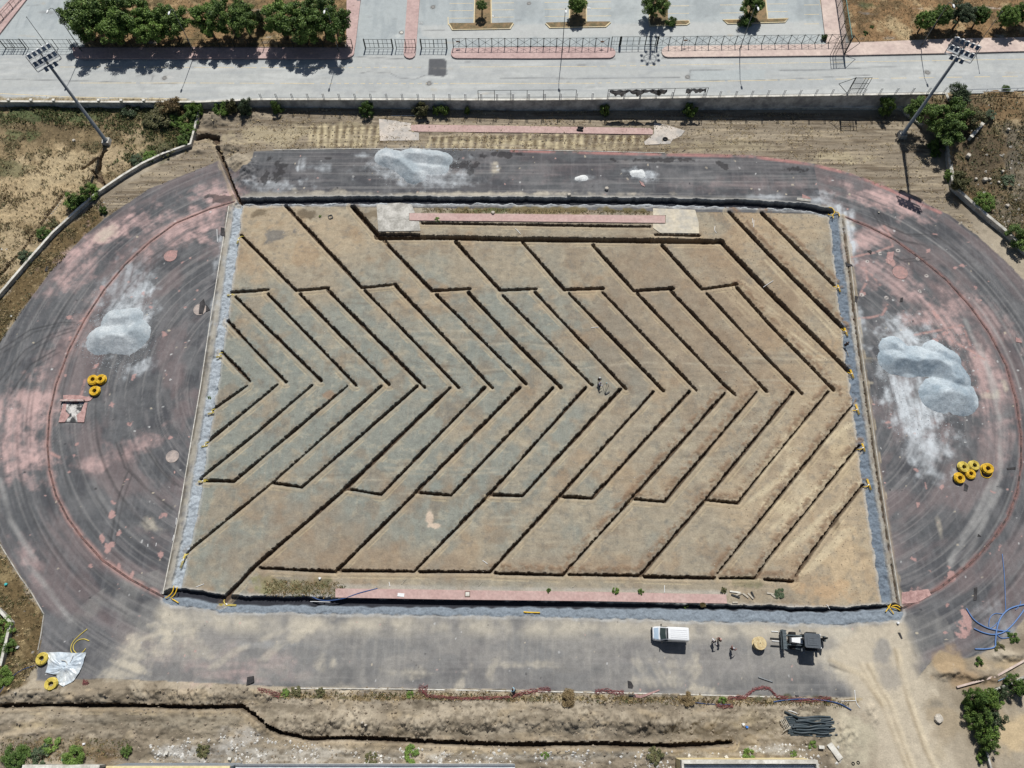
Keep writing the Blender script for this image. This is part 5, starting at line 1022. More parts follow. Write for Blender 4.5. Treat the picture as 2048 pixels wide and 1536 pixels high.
# ------------------------------------------------------------------ fence on the retaining wall
xa, xb = N(524, 199)[0], N(1885, 187)[0]; n_ = 44
wy = lambda x: float(np.interp(x, [q[0] for q in RWw], [q[1] for q in RWw]))-.12
t = thing('wall_railing', 'row of slim paired posts with thin rails on top of the retaining wall', 'railing', (xa, wy(xa), nz(xa)+.24)); o = t.location
PX = [xa+(xb-xa)*i/(n_-1) for i in range(n_)]
for x in PX:
    z = nz(x)+.22; b = MB()
    for d_ in (-.12, .12): b.bar((x+d_, wy(x), z), (x+d_, wy(x), z+1.5), .11)
    b.build('post', C_WHITE, t, o)
for x0, x1 in zip(PX[:-1], PX[1:]): MB().bar((x0, wy(x0), nz(x0)+.55), (x1, wy(x1), nz(x1)+.55), .05).build('rail', C_DARK, t, o)
def rail_frame(pa, pb, h, label):
    x0, x1 = N(pa, 197)[0], N(pb, 196)[0]; t = thing('railing_frame', label, 'railing', (x0, wy(x0), nz(x0)+.24), 0, 'dark rail frames on the retaining wall'); o = t.location; n = round((x1-x0)/3); zt = lambda x: nz(x)+.24+h
    for i in range(n+1): x = x0+(x1-x0)*i/n; MB().bar((x, wy(x)+.06, nz(x)+.24), (x, wy(x)+.06, zt(x)), .09).build('post', C_DARK, t, o)
    MB().bar((x0, wy(x0)+.06, zt(x0)), (x1, wy(x1)+.06, zt(x1)), .09).bar((x0, wy(x0)+.06, nz(x0)+.7), (x1, wy(x1)+.06, nz(x1)+.7), .06).build('rails', C_DARK, t, o)
    return x0, x1
rail_frame(957, 1151, 2.2, 'dark rail frame on the retaining wall, left of the torn sheet')
x0, x1 = rail_frame(1214, 1411, 2.2, 'dark rail frame on the retaining wall that carries the torn sheet')
def cloth(name, label, xs_, zt, prof, m, yoff=-.05):
    t = thing(name, label, 'sheet', (xs_[0], wy(xs_[0]), nz(xs_[0])))
    b = MB(); n = len(xs_); k = 7; vs = []
    for i, x in enumerate(xs_):
        for j in range(k+1): vs.append((x, wy(x)+yoff+.12*math.sin(i*1.7+j*.9), nz(x)+.24+zt-prof[i]*j/k))
    b.add(vs, [(i*(k+1)+j, (i+1)*(k+1)+j, (i+1)*(k+1)+j+1, i*(k+1)+j+1) for i in range(n-1) for j in range(k)])
    q = b.build('fabric', m, t, t.location, smooth=True); sm_ = q.modifiers.new('thick', 'SOLIDIFY'); sm_.thickness = .02
M_TARP = mixmat('tattered_grey_sheet', S(178, 176, 172), S(60, 58, 56), .9, .45, .6)
g_ = random.Random(8); n = 26; xs_ = [x0+.2+(x1-x0)*.58*i/n for i in range(n+1)]; cloth('torn_sheet', 'longer torn grey sheet hanging from the rail frame', xs_, 2.1, [.4+1.5*abs(math.sin(i*.35))*g_.uniform(.5, 1) for i in range(n+1)], M_TARP)
n = 12; xs_ = [x0+(x1-x0)*(.78+.2*i/n) for i in range(n+1)]; cloth('torn_sheet', 'shorter torn grey sheet at the right end of the rail frame', xs_, 2.1, [.3+1.2*abs(math.sin(i*.5+1))*g_.uniform(.5, 1) for i in range(n+1)], M_TARP)
# left wall pillars, white railing on the right
xl_ = [N(x, 204)[0] for x in range(-25, 380, 45)]
t = thing('pillar_row', 'row of square white pillar stubs on top of the left wall by the road', 'pillars', (xl_[0], wy(xl_[0]), nz(xl_[0])+.24)); o = t.location
for x in xl_: MB().box((x, wy(x)+.04, nz(x)+.45), (.5, .5, .42)).build('pillar', C_CAP, t, o)
p_ = seg_pts((1908, 189), (2090, 184), 3.0); t = thing('white_railing', 'white two rail guard fence beside the road at the right edge', 'railing', (p_[0][0], p_[0][1], nz(p_[0][0]))); o = t.location
for x, y in p_: MB().bar((x, y, nz(x)-.3), (x, y, nz(x)+1.2), .1).build('post', C_WHITE, t, o)
for (xa_, ya_), (xb_, yb_) in zip(p_[:-1], p_[1:]): MB().bar((xa_, ya_, nz(xa_)+1.15), (xb_, yb_, nz(xb_)+1.15), .14).bar((xa_, ya_, nz(xa_)+.5), (xb_, yb_, nz(xb_)+.5), .08).build('rail', C_WHITE, t, o)
# small signs on the braced fences
for (px, lab) in ((1203, 'small brown sign on the fence end left of the gate'), (1368, 'small brown sign on the fence right of the gate'), (917, 'small brown sign at the left end of the braced fence')):
    x, y = N(px, 95 if px < 1300 else 92.5); t = thing('fence_sign', lab, 'sign', (x, y-.08, nz(x)+1.5), 0, 'small brown signs on the fences')
    MB().box((0, 0, 0), (.75, .04, .28)).build('board', mat('brown_board', S(150, 100, 50), .6), t); MB().bar((0, .05, -1.5), (0, .05, .5), .05).build('post', C_DARK, t)
# road fittings
for (px, py, lab) in [(329, 156, 'round manhole cover in the patched square of road'), (866, 14, 'manhole cover in the forecourt at the top'), (803, 65, 'open bright manhole by the pink median'), (1058, 7, 'manhole cover between the first two parking islands'), (858, 167, 'manhole cover below the dark road patch'), (1375, 154, 'manhole cover at the left end of the pale road patch'), (1855, 145, 'manhole cover near the rightmost street lamp shadow')]:
    x, y = N(px, py); t = thing('manhole_cover', lab, 'manhole', (x, y, nz(x)), 0, 'manhole covers in the road')
    MB().lathe([(.42, -.05), (.42, .012), (.34, .018), (.33, .008), (.01, .008)], n=20).build('ring', mat('cast_iron', S(112, 110, 106), .7), t); MB().lathe([(.31, 0), (.31, .02), (.01, .024)], n=20).build('lid', mat('lid_iron', S(140, 138, 134), .7) if px != 803 else C_CAP, t)
for (px, py, lab) in [(842, 46, 'square drain grate beside the pink median'), (985, 32, 'drain grate beside the first parking island'), (1178, 16, 'drain grate beside the second parking island'), (718, 1.5, 'dark drain grate on the pink path at the top')]:
    x, y = N(px, py); t = thing('drain_grate', lab, 'drain', (x, y, nz(x)+.005), 0, 'drain grates in the car park'); MB().box((0, 0, .01 if px != 718 else .27), (.8, .6, .03)).build('grate', C_DARK, t)
    b = MB(); [b.box((-.3+.12*i, 0, .03 if px != 718 else .29), (.04, .5, .02)) for i in range(6)]; b.build('bars', C_STEEL, t)
# ================================================================== THINGS ON THE SITE
def gravel_pile(ridges, label, cols, seed, res=.2):
    """ridges: (crest line in photo pixels, height, slope north of it, slope south of it)"""
    W_ = [([P(*q) for q in r[0]], r[1], r[2], r[3]) for r in ridges]
    m_ = max(r[1]/min(r[2], r[3]) for r in W_)+1; ax = [q[0] for r in W_ for q in r[0]]; ay = [q[1] for r in W_ for q in r[0]]
    XX, YY = np.meshgrid(np.arange(min(ax)-m_, max(ax)+m_, res), np.arange(min(ay)-m_, max(ay)+m_, res)); Z = np.full(XX.shape, -1.0)
    f = fbm(XX/2.2, YY/2.2, 4, seed); f2 = fbm(XX/.5, YY/.5, 3, seed+1)
    for pts_, h, sn, ss in W_:
        D = np.full(XX.shape, 1e6); SG = np.ones(XX.shape)
        for (x0, y0), (x1, y1) in zip(pts_[:-1], pts_[1:]):
            dx, dy = x1-x0, y1-y0; t_ = np.clip(((XX-x0)*dx+(YY-y0)*dy)/(dx*dx+dy*dy), 0, 1); rx, ry = XX-x0-t_*dx, YY-y0-t_*dy; d_ = np.hypot(rx, ry); mm = d_ < D
            D = np.where(mm, d_, D); SG = np.where(mm, np.clip(ry/(d_+1e-6), -1, 1), SG)
        k_ = .5+.5*SG; Z = np.maximum(Z, h*.85*(1+.45*(f-.5))-(sn*k_+ss*(1-k_))*np.maximum(D+1.1*(f-.5)+.25*(f2-.5)-.1, 0))
    Z = Z+.05*(f2-.5)*(Z > 0)
    ny, nx = Z.shape; idx = np.arange(ny*nx).reshape(ny, nx); F_ = np.stack([idx[:-1, :-1], idx[:-1, 1:], idx[1:, 1:], idx[1:, :-1]], -1).reshape(-1, 4)
    zz = Z.ravel(); F_ = F_[(zz[F_] > -.12).all(1)]; Vv = np.stack([XX.ravel(), YY.ravel(), np.maximum(zz, -.1)], 1)
    u_, inv = np.unique(F_, return_inverse=True); Vv = Vv[u_]; t0 = (float(Vv[:, 0].mean()), float(Vv[:, 1].mean()), 0); Vv = Vv-np.array(t0)
    me = bpy.data.meshes.new('gravel_pile'); n = len(F_); me.vertices.add(len(u_)); me.vertices.foreach_set('co', Vv.astype(np.float32).ravel()); me.loops.add(n*4); me.loops.foreach_set('vertex_index', inv.astype(np.int32).ravel())
    me.polygons.add(n); me.polygons.foreach_set('loop_start', np.arange(0, n*4, 4, dtype=np.int32)); ff = np.clip(.5+(fbm(XX/2.2, YY/2.2, 4, seed+4)-.5)*1.6, 0, 1).ravel()[u_][:, None]
    C = cols[0]*(1-ff)+cols[1]*ff; at = me.color_attributes.new('Col', 'FLOAT_COLOR', 'POINT'); at.data.foreach_set('color', np.concatenate([C, np.ones((len(u_), 1))], 1).astype(np.float32).ravel())
    me.update(calc_edges=True); me.polygons.foreach_set('use_smooth', np.ones(n, bool)); me.materials.append(M_GRAV)
    o = bpy.data.objects.new('gravel_pile', me); COL.objects.link(o); o.location = t0; return tag(o, label, 'gravel pile', 'grey gravel piles on the track')
GVL = (S(158, 168, 174, d=0), S(192, 198, 201, d=0)); GVD = (S(148, 162, 172, d=0), S(186, 196, 202, d=0))
gravel_pile([([(772, 318), (800, 326), (818, 342), (830, 352)], 1.25, .42, .62), ([(818, 312), (850, 313), (884, 318)], 1.2, .6, .5), ([(836, 334), (866, 338), (882, 336)], .5, .3, .3)], 'two humped pale gravel pile on the top straight', GVL, 11)
gravel_pile([([(206, 680), (228, 677), (256, 680), (268, 668)], 1.75, .55, .55), ([(226, 640), (264, 636), (262, 665)], .8, .35, .4)], 'rounded pale gravel pile on the left bend above the yellow coils', GVL, 12)
gravel_pile([([(1790, 724), (1830, 726), (1868, 727), (1892, 742), (1908, 762)], 2.0, .55, .72), ([(1784, 690), (1800, 704), (1810, 720)], 1.3, .7, .35), ([(1868, 700), (1896, 716)], 1.1, .6, .4), ([(1880, 792), (1900, 786), (1916, 798)], 2.1, .5, .62)], 'largest gravel pile on the right bend with a dark south face', GVD, 13)
gravel_pile([([(1266, 347), (1282, 346)], .4, .4, .4)], 'small white gravel heap on the top straight', (S(212, 216, 216), S(226, 228, 226)), 14)
gravel_pile([([(1154, 357), (1168, 356)], .16, .3, .3)], 'flat white smear of gravel left of the small heap', (S(212, 216, 216), S(226, 228, 226)), 15)
# ------------------------------------------------------------------ loose gravel round them
sp_ = []; g_ = random.Random(9)
for px, py, rx, ry, n in ((830, 334, 95, 42, 900), (235, 670, 80, 85, 900), (1850, 760, 100, 120, 1300), (1275, 348, 26, 14, 90)):
    for i in range(n):
        a_ = g_.uniform(0, 6.283); r_ = g_.triangular(.35, 1.25, .6); x, y = P(px+rx*r_*math.cos(a_), py+ry*r_*math.sin(a_)); sp_.append((x, y, .01, g_.choice([.05, .07, .09, .12])))
stone_stuff('spilled_gravel', sp_, 'loose grey gravel spilled round the piles', 'gravel', mixmat('loose_gravel', S(196, 204, 208, d=0), S(160, 168, 174), 2.0))
# ------------------------------------------------------------------ yellow drain pipe
M_YP = mat('yellow_corrugated_pipe', V(240, 196, 50), .55, vary=.2); M_YPD = mat('sun_bleached_yellow_pipe', V(226, 204, 96), .55, vary=.1)
def coil_data(seed, ro=.86, ri=.40, lay=5):
    g = random.Random(seed); b = MB(); pr = .062
    for k in range(lay):
        z = pr+k*pr*1.75; off = (g.uniform(-.05, .05), g.uniform(-.05, .05)); n = 4
        for j in range(n):
            r = ri+(ro-ri)*(j+(.5 if k % 2 else 0))/n; b.tube([(off[0]+r*math.cos(a_), off[1]+r*math.sin(a_), z+.02*math.sin(a_*2+j)) for a_ in np.linspace(0, 6.283, 30, endpoint=False)], pr, 6, closed=True)
    b.tube([(ro*math.cos(a_), ro*math.sin(a_), pr*(1+8*a_/9)) for a_ in np.linspace(0, 2.2, 12)]+[(ro*math.cos(2.4)-.1, ro*math.sin(2.4), .35)], pr, 6); return b
_cd = {}
def coil(px, py, label, bleached=False, tilt=0.0, v=0, z=0.0, s=1.0):
    x, y = P(px, py, .3); t = thing('pipe_coil', label, 'pipe coil', (x, y, gz(x, y)*.0+z), random.uniform(0, 6), 'yellow drainage pipe coils'); m = M_YPD if bleached else M_YP
    if (v, bleached) not in _cd: _cd[(v, bleached)] = coil_data(v).build('pipe_turns', m, t, smooth=True).data
    else: o = bpy.data.objects.new('pipe_turns', _cd[(v, bleached)]); COL.objects.link(o); o.parent = t
    if ('b', 0) not in _cd:
        b = MB()
        for a_ in (.5, 2.6, 4.7): c_, s_ = math.cos(a_), math.sin(a_); b.tube([(c_*.32, s_*.32, .0), (c_*.32, s_*.32, .62), (c_*.95, s_*.95, .62), (c_*.95, s_*.95, .0)], .012, 4)
        _cd[('b', 0)] = b.build('binding_straps', C_BLACK, t).data
    else: o = bpy.data.objects.new('binding_straps', _cd[('b', 0)]); COL.objects.link(o); o.parent = t
    t.scale = (s, s, s); t.rotation_euler = (tilt, tilt*.5, t.rotation_euler.z); return t
coil(186, 760, 'yellow pipe coil at the left of the group of three on the left bend', v=1); coil(202, 758.5, 'yellow pipe coil at the upper right of the group of three on the left bend', v=2, tilt=.06); coil(190, 782, 'yellow pipe coil lowest of the group of three on the left bend', v=3)
coil(1926, 934, 'bleached yellow coil at the upper left of the group of five', True, v=1, tilt=.08, z=.05); coil(1948, 931, 'pale yellow coil at the top middle of the group of five', True, v=2, s=.95); coil(1918, 956, 'yellow coil at the lower left of the group of five', v=3, tilt=.08, z=.05); coil(1941, 948, 'bright yellow coil in the middle of the group of five', v=1, s=.9); coil(1974, 938, 'bright yellow coil lying on loose loops at the right of the group of five', v=2, tilt=-.1, z=.22)
coil(84, 1317, 'dull yellow coil beside the plastic sheet at the bottom left', True, v=3); coil(105, 1368, 'dull yellow coil below the plastic sheet at the bottom left', True, v=1, tilt=.05, z=.35)
def pipe(pxs, r, m, label, cat='pipe', name='loose_pipe', group=None, z=None, closed=False, n=7, zf=None, ends=None):
    pts = [P(*p) for p in pxs]
    def cr(p0, p1, p2, p3, q): return tuple(.5*((2*p1[i])+(-p0[i]+p2[i])*q+(2*p0[i]-5*p1[i]+4*p2[i]-p3[i])*q*q+(-p0[i]+3*p1[i]-3*p2[i]+p3[i])*q**3) for i in (0, 1))
    out = []
    for i in range(len(pts)-1):
        a_, b_, c_, d_ = pts[max(i-1, 0)], pts[i], pts[i+1], pts[min(i+2, len(pts)-1)]
        for q in np.linspace(0, 1, 7)[:-1 if i < len(pts)-2 else 7]: out.append(cr(a_, b_, c_, d_, q))
    x0, y0 = out[0]; z0 = gz(x0, y0) if z is None else z
    path_ = [(x-x0, y-y0, (max(gz(x, y), -.15) if z is None else z)-z0+r+(zf(i/len(out)) if zf else 0)) for i, (x, y) in enumerate(out)]
    o = MB().tube(path_, r, n, closed).build(name, m, smooth=True); o.location = (x0, y0, z0); return tag(o, label, cat, group)
pipe([(1962, 948), (1960, 935), (1968, 928), (1980, 934), (1984, 948), (1976, 956), (1964, 952), (1960, 940)], .055, M_YP, 'loose yellow pipe loops under the right coil of the five', z=0, name='loose_pipe_loop')
pipe([(175, 1258), (158, 1272), (146, 1285), (142, 1298), (146, 1307), (156, 1310), (165, 1305), (172, 1297)], .06, M_YPD, 'long hooked loose yellow pipe by the plastic sheet'); pipe([(179, 1282), (168, 1278), (156, 1281), (148, 1290), (148, 1300), (155, 1307), (163, 1306)], .06, M_YPD, 'short curled loose yellow pipe inside the hooked one')
# pipe junctions along the perimeter drain
def junction(px, py, a_, label, branch, ln=2.4, z=-.05, m=None):
    """a_: run direction in the photo; branch: photo pixel where the side pipe comes from"""
    x, y = P(px, py); t = thing('pipe_junction', label, 'pipe junction', (x, y, z), 0, 'yellow pipe junctions in the perimeter drain'); m = m or M_YP
    an = math.radians(-a_); c_, s_ = math.cos(an), math.sin(an)
    b = MB()
    for o in (-.08, .08): b.tube([(-c_*ln/2-s_*o, -s_*ln/2+c_*o, .07), (c_*ln/2-s_*o, s_*ln/2+c_*o, .07)], .058, 8)
    b.build('main_pipe', m, t, smooth=True)
    bx, by = P(*branch); v = Vector((bx-x, by-y, 0)); side = Vector((-v.y, v.x, 0)).normalized()*.35
    MB().tube([v*.15+Vector((0, 0, .1)), v*.5+side*.5+Vector((0, 0, .12)), v*.85+side*.3+Vector((0, 0, .06)), v*1.1+Vector((0, 0, -.25))], .07, 8).build('branch_pipe', m, t, smooth=True)
    MB().tube([v*.02+Vector((0, 0, .12)), v*.3+side*.2+Vector((0, 0, .13))], .095, 8).build('white_sleeve', C_WHITE, t)
    return t
for px, py, a_, br, ln, lab in [(476, 482, 100, (485, 472), 1.2, 'pipe junction highest on the left drain'), (460, 590, 170, (470, 592), 1.0, 'pipe junction on the left drain at the first cross trench'), (438, 713, 160, (444, 705), 1.0, 'pipe junction on the left drain above the middle'), (422, 826, 160, (430, 818), 1.0, 'pipe junction on the left drain just below the middle'), (409, 892, 165, (416, 884), 1.0, 'short pipe junction on the left drain, third from its bottom end'), (404, 963, 178, (414, 961), 1.2, 'pipe junction on the left drain at the lower cross trench'), (366, 1122, 100, (376, 1108), 2.2, 'pipe junction on the left drain with the longest run, near its bottom end'),
        (1678, 577, 80, (1669, 572), 1.5, 'pipe junction highest on the right drain'), (1692, 664, 80, (1684, 657), 1.6, 'pipe junction on the right drain beside the kneeling worker'), (1704, 748, 80, (1697, 744), 1.6, 'pipe junction on the right drain level with the big gravel pile'), (1715, 819, 82, (1704, 820), 1.8, 'pipe junction on the right drain with a long curved branch'), (1727, 895, 82, (1716, 898), 1.4, 'pipe junction on the right drain level with the five coils'), (1738, 969, 82, (1728, 973), 1.8, 'pipe junction lowest on the right drain'),
        (455, 1210, 2, (448, 1200), 2.6, 'pipe junction at the left part of the bottom drain')]:
    junction(px, py, a_, lab, br, ln, m=M_YPD if px < 1000 else None)
pipe([(1047, 1224), (1058, 1225), (1080, 1225.5)], .1, M_YP, 'short yellow pipe lying in the middle of the bottom drain', z=.05)
for pxs, lab in (([(349, 1172), (346, 1184), (338, 1193), (332, 1196)], 'curved yellow pipe at the bottom left corner of the drain'), ([(356, 1174), (351, 1188), (342, 1197)], 'second curved yellow pipe at the bottom left corner of the drain'), ([(345, 1198), (352, 1202), (358, 1206)], 'short yellow pipe end at the bottom left corner of the drain'),
                 ([(1655, 430), (1662, 432), (1668, 426), (1664, 418), (1657, 416)], 'hooked yellow pipe at the top right corner of the drain'), ([(1668, 425), (1676, 427), (1678, 434)], 'bent yellow pipe over the top right corner of the drain'), ([(1664, 430), (1666, 438)], 'short yellow pipe stub at the top right corner'),
                 ([(1770, 1224), (1777, 1214), (1780, 1208)], 'left yellow pipe crossing at the bottom right corner'), ([(1774, 1212), (1782, 1222), (1786, 1228)], 'middle yellow pipe crossing at the bottom right corner'), ([(1780, 1214), (1790, 1216), (1799, 1221)], 'right yellow pipe at the bottom right corner'), ([(1783, 1212), (1792, 1211), (1799, 1215)], 'upper yellow pipe at the bottom right corner')):
    pipe(pxs, .075, M_YP, lab, z=.12, group='yellow pipe ends at the drain corners')
# ------------------------------------------------------------------ blue hoses
M_BL = mat('blue_hose', S(84, 132, 196), .5, vary=.1); M_BLD = mat('dark_blue_hose', V(50, 80, 130), .5, vary=.1)
for pxs, r, lab in [([(1932, 1217), (1945, 1237), (1962, 1250), (1985, 1259), (2019, 1263)], .09, 'blue hose curving lowest from the pink rubber strip'), ([(1947, 1257), (1965, 1265), (1985, 1269), (2005, 1265), (2022, 1252), (2040, 1230), (2052, 1212)], .09, 'blue hose sweeping up to the right edge'), ([(1949, 1298), (1970, 1298), (1988, 1294), (1990, 1282), (1992, 1262), (1998, 1240), (2012, 1222), (2030, 1213), (2060, 1207)], .1, 'longest blue hose with its end on the lower left'),
                    ([(2004, 1108), (2008, 1150), (2010, 1200), (2009, 1226), (1990, 1227), (1980, 1235), (1977, 1248), (1979, 1257)], .05, 'thin blue hose coming down from above'), ([(1980, 1257), (1988, 1252), (1994, 1245)], .05, 'short thin blue hose piece inside the tangle'), ([(1990, 1266), (2002, 1276), (2018, 1275)], .06, 'short blue hose below the tangle'), ([(2041, 1202), (2038, 1212), (2030, 1220)], .05, 'thin blue hose end at the right edge')]:
    pipe(pxs, r, M_BL, lab, 'hose', 'blue_hose', 'blue hoses in a tangle on the track', z=.02)
pipe([(625, 1194), (640, 1200), (660, 1201), (690, 1196), (720, 1186), (755, 1177)], .09, M_BLD, 'dark blue pipe bending over the bottom red runway', 'hose', 'blue_hose'); pipe([(0, 1395), (20, 1360), (45, 1340), (78, 1329)], .05, M_BLD, 'thin blue hose across the bottom left earth', 'hose', 'blue_hose'); pipe([(1546, 1404), (1570, 1400), (1610, 1398), (1650, 1401), (1680, 1408), (1702, 1420)], .09, M_BLD, 'blue pipe along the red netting near the haul road', 'hose', 'blue_hose'); pipe([(1390, 1405), (1420, 1408), (1460, 1409)], .05, M_BLD, 'thin blue hose lying under the red netting', 'hose', 'blue_hose'); pipe([(1516, 1354), (1530, 1359), (1545, 1364)], .09, C_STEEL, 'grey pipe alone on the asphalt below the cable reel', 'pipe'); pipe([(1994, 1362), (2008, 1356), (2018, 1350)], .07, mat('faded_blue', S(120, 150, 180), .5), 'faded blue pipe piece by the pale bottom right wall', 'pipe')
# ------------------------------------------------------------------ red netting
M_NET = mixmat('red_safety_net', S(172, 88, 88), S(120, 60, 62), 2.0, .4, .65)
def netting(pxs, w, label):
    pts = [P(*p) for p in pxs]; g = random.Random(len(label)); b = MB(); x0, y0 = pts[0]; z0 = gz(x0, y0)
    for s_ in range(7):
        o = (s_/6-.5)*w*.75; path_ = []
        for i in range(len(pts)-1):
            for q in np.linspace(0, 1, 9)[:-1]:
                x = pts[i][0]+(pts[i+1][0]-pts[i][0])*q; y = pts[i][1]+(pts[i+1][1]-pts[i][1])*q; path_.append((x-x0+g.uniform(-.12, .12), y-y0+o+g.uniform(-.15, .15), gz(x, y)-z0+.05+g.uniform(0, .18)))
        b.tube(path_, .026, 4)
    o = b.build('safety_netting', M_NET); o.location = (x0, y0, z0); return tag(o, label, 'netting', 'red safety netting along the bottom straight')
netting([(520, 1379), (530, 1382), (545, 1386), (562, 1393)], .7, 'short heap of red netting at the left end of the white kerb'); netting([(838, 1377), (848, 1380), (856, 1377)], 1.2, 'triangular bunch of red netting on the white kerb'); netting([(846, 1382), (854, 1391), (880, 1394), (930, 1397), (980, 1396), (1025, 1393)], .35, 'long thin red netting below the white kerb, left of the crouching person'); netting([(1025, 1392), (1050, 1385), (1078, 1380), (1104, 1378)], .6, 'red netting running up to the kerb, right of the crouching person')
netting([(1190, 1383), (1210, 1381), (1230, 1385), (1250, 1384)], .6, 'red netting beside the pink strip on the kerb'); netting([(1455, 1396), (1490, 1394), (1505, 1380), (1525, 1374), (1540, 1378), (1552, 1392), (1580, 1398)], .45, 'red netting looping over the kerb near the grey pipe'); netting([(1580, 1398), (1620, 1401), (1640, 1398), (1665, 1397)], .7, 'thick red netting along the blue pipe'); netting([(1432, 1410), (1450, 1413), (1468, 1411)], .4, 'red netting scrap below the looped netting'); netting([(167, 1364), (173, 1367), (178, 1369)], .7, 'small red netting scrap beside the plastic sheet')
# ------------------------------------------------------------------ plastic sheet
pl = [(94, 1305), (120, 1304), (150, 1306), (174, 1305), (168, 1326), (160, 1345), (148, 1362), (132, 1373), (120, 1368), (114, 1350), (92, 1345), (98, 1328)]
pw = [P(*p) for p in pl]; cx_, cy_ = sum(p[0] for p in pw)/len(pw), sum(p[1] for p in pw)/len(pw)
b = MB(); K = 10; vs = [(0, 0, .32)]
ring_ = []
for i in range(len(pw)):
    for q in (0, .25, .5, .75): a_, c_ = pw[i], pw[(i+1) % len(pw)]; ring_.append((a_[0]+(c_[0]-a_[0])*q-cx_, a_[1]+(c_[1]-a_[1])*q-cy_))
for k in range(1, K+1):
    for i, (x, y) in enumerate(ring_):
        s_ = k/K; vs.append((x*s_, y*s_, .06+.26*(1-s_)*vn(np.float32(x*s_*1.1+9), np.float32(y*s_*1.1), 3)*2+.20*abs(math.sin(i*1.9+k*.35))*s_*vn(np.float32(i*.7), np.float32(k*.3), 5)+.12*float(vn(np.float32(x*s_*2.5), np.float32(y*s_*2.5), 8))+gz(x*s_+cx_, y*s_+cy_)))
n = len(ring_); fs = [(0, 1+i, 1+(i+1) % n) for i in range(n)]+[(1+(k-1)*n+i, 1+k*n+i, 1+k*n+(i+1) % n, 1+(k-1)*n+(i+1) % n) for k in range(1, K) for i in range(n)]
b.add(vs, fs); o = b.build('plastic_sheet', mixmat('milky_plastic', S(196, 208, 218, d=0), S(214, 214, 206), .4, .45, .75, rough=.35)); o.location = (cx_, cy_, 0); tag(o, 'crumpled milky plastic sheet on the asphalt in the bottom left corner', 'plastic sheet')
pipe([(149, 1310), (146, 1318), (143, 1325)], .05, C_WHITE, 'short white pipe end poking onto the plastic sheet', z=.35); pipe([(126, 1320), (134, 1322), (138, 1328), (136, 1333)], .05, C_CAP, 'curved cream pipe piece on the plastic sheet', z=.42)
# ------------------------------------------------------------------ black pipe stack, pallet, boards
M_BP = mat('black_plastic_pipe', V(62, 74, 80), .45, vary=.15); g_ = random.Random(3); k = 0
P0 = [(1568, 1435, 1660, 1433), (1570, 1439, 1665, 1437), (1574, 1443, 1662, 1439), (1576, 1446, 1668, 1444), (1572, 1449, 1676, 1448), (1574, 1452, 1664, 1453), (1570, 1456, 1663, 1458), (1572, 1459, 1668, 1461), (1576, 1463, 1665, 1462), (1575, 1466, 1674, 1470), (1580, 1469, 1660, 1473), (1590, 1441, 1650, 1446), (1585, 1450, 1655, 1455), (1582, 1455, 1660, 1450), (1590, 1460, 1668, 1456), (1586, 1464, 1656, 1467)]
wh = ['back', 'second', 'third', 'fourth', 'fifth', 'sixth', 'seventh', 'eighth', 'ninth', 'front', 'frontmost low']
for i, (a0, b0, a1, b1) in enumerate(P0):
    z_ = .02 if i < 11 else .24
    lab = ('black pipe on the ground in the stack, counted from the back: '+wh[i]) if i < 11 else 'black pipe lying on top of the stack, '+['at the back', 'in the middle left', 'in the middle slanting up', 'in the middle right', 'at the front'][i-11]
    x0_, y0_ = P(a0, b0); x1_, y1_ = P(a1, b1);
    b = MB(); ln = math.hypot(x1_-x0_, y1_-y0_); nseg = 12; pth = [(ln*q/nseg, .06*math.sin(q*.9+i), .13+.02*math.sin(q+i)) for q in range(nseg+1)]; b.tube(pth, .13, 10, cap=False); b.tube(pth, .105, 10, cap=False)
    ob = b.build('black_pipe', M_BP, smooth=True); ob.location = (x0_, y0_, z_+gz(x0_, y0_)); ob.rotation_euler = (0, 0, math.atan2(y1_-y0_, x1_-x0_)); tag(ob, lab, 'pipe', 'black pipes stacked by the haul road')
x0_, y0_ = P(1568, 1423); x1_, y1_ = P(1595, 1435); ob = MB().tube([(0, 0, .13), (math.hypot(x1_-x0_, y1_-y0_), 0, .5)], .13, 10).build('black_pipe', M_BP, smooth=True); ob.location = (x0_, y0_, 0); ob.rotation_euler = (0, 0, math.atan2(y1_-y0_, x1_-x0_)); tag(ob, 'black pipe leaning apart at the upper left of the stack', 'pipe', 'black pipes stacked by the haul road')
M_WOOD = mixmat('grey_wood', S(196, 186, 166), S(150, 140, 122), 1.5)
x, y = P(1569, 1448); t = thing('pallet', 'weathered wooden pallet leaning on the left end of the black pipes', 'pallet', (x, y, .25), math.radians(-66))
for i in range(4): MB().box((0, -.36+.24*i, .1), (1.5, .1, .03)).build('board', M_WOOD, t)
for i in range(3): MB().box((-.65+.65*i, 0, .04), (.1, .85, .09)).build('bearer', M_WOOD, t)
pipe([(1576, 1421), (1585, 1423), (1594, 1427)], .05, C_WHITE, 'thin white pipe beside the leaning black pipe', z=.05); pipe([(1564, 1464), (1572, 1458), (1580, 1452)], .05, M_WOOD, 'pale wooden stick in front of the pallet', 'stick', 'stick', z=.3)
def slab_thing(name, px, py, sx_, sy_, sz_, ang, m, label, cat, z=None, group=None):
    x, y = P(px, py); o = MB().box((0, 0, sz_/2), (sx_, sy_, sz_), taper=.97).build(name, m); o.location = (x, y, (gz(x, y) if z is None else z)); o.rotation_euler = (random.uniform(-.05, .05), random.uniform(-.05, .05), math.radians(-ang)); return tag(o, label, cat, group)
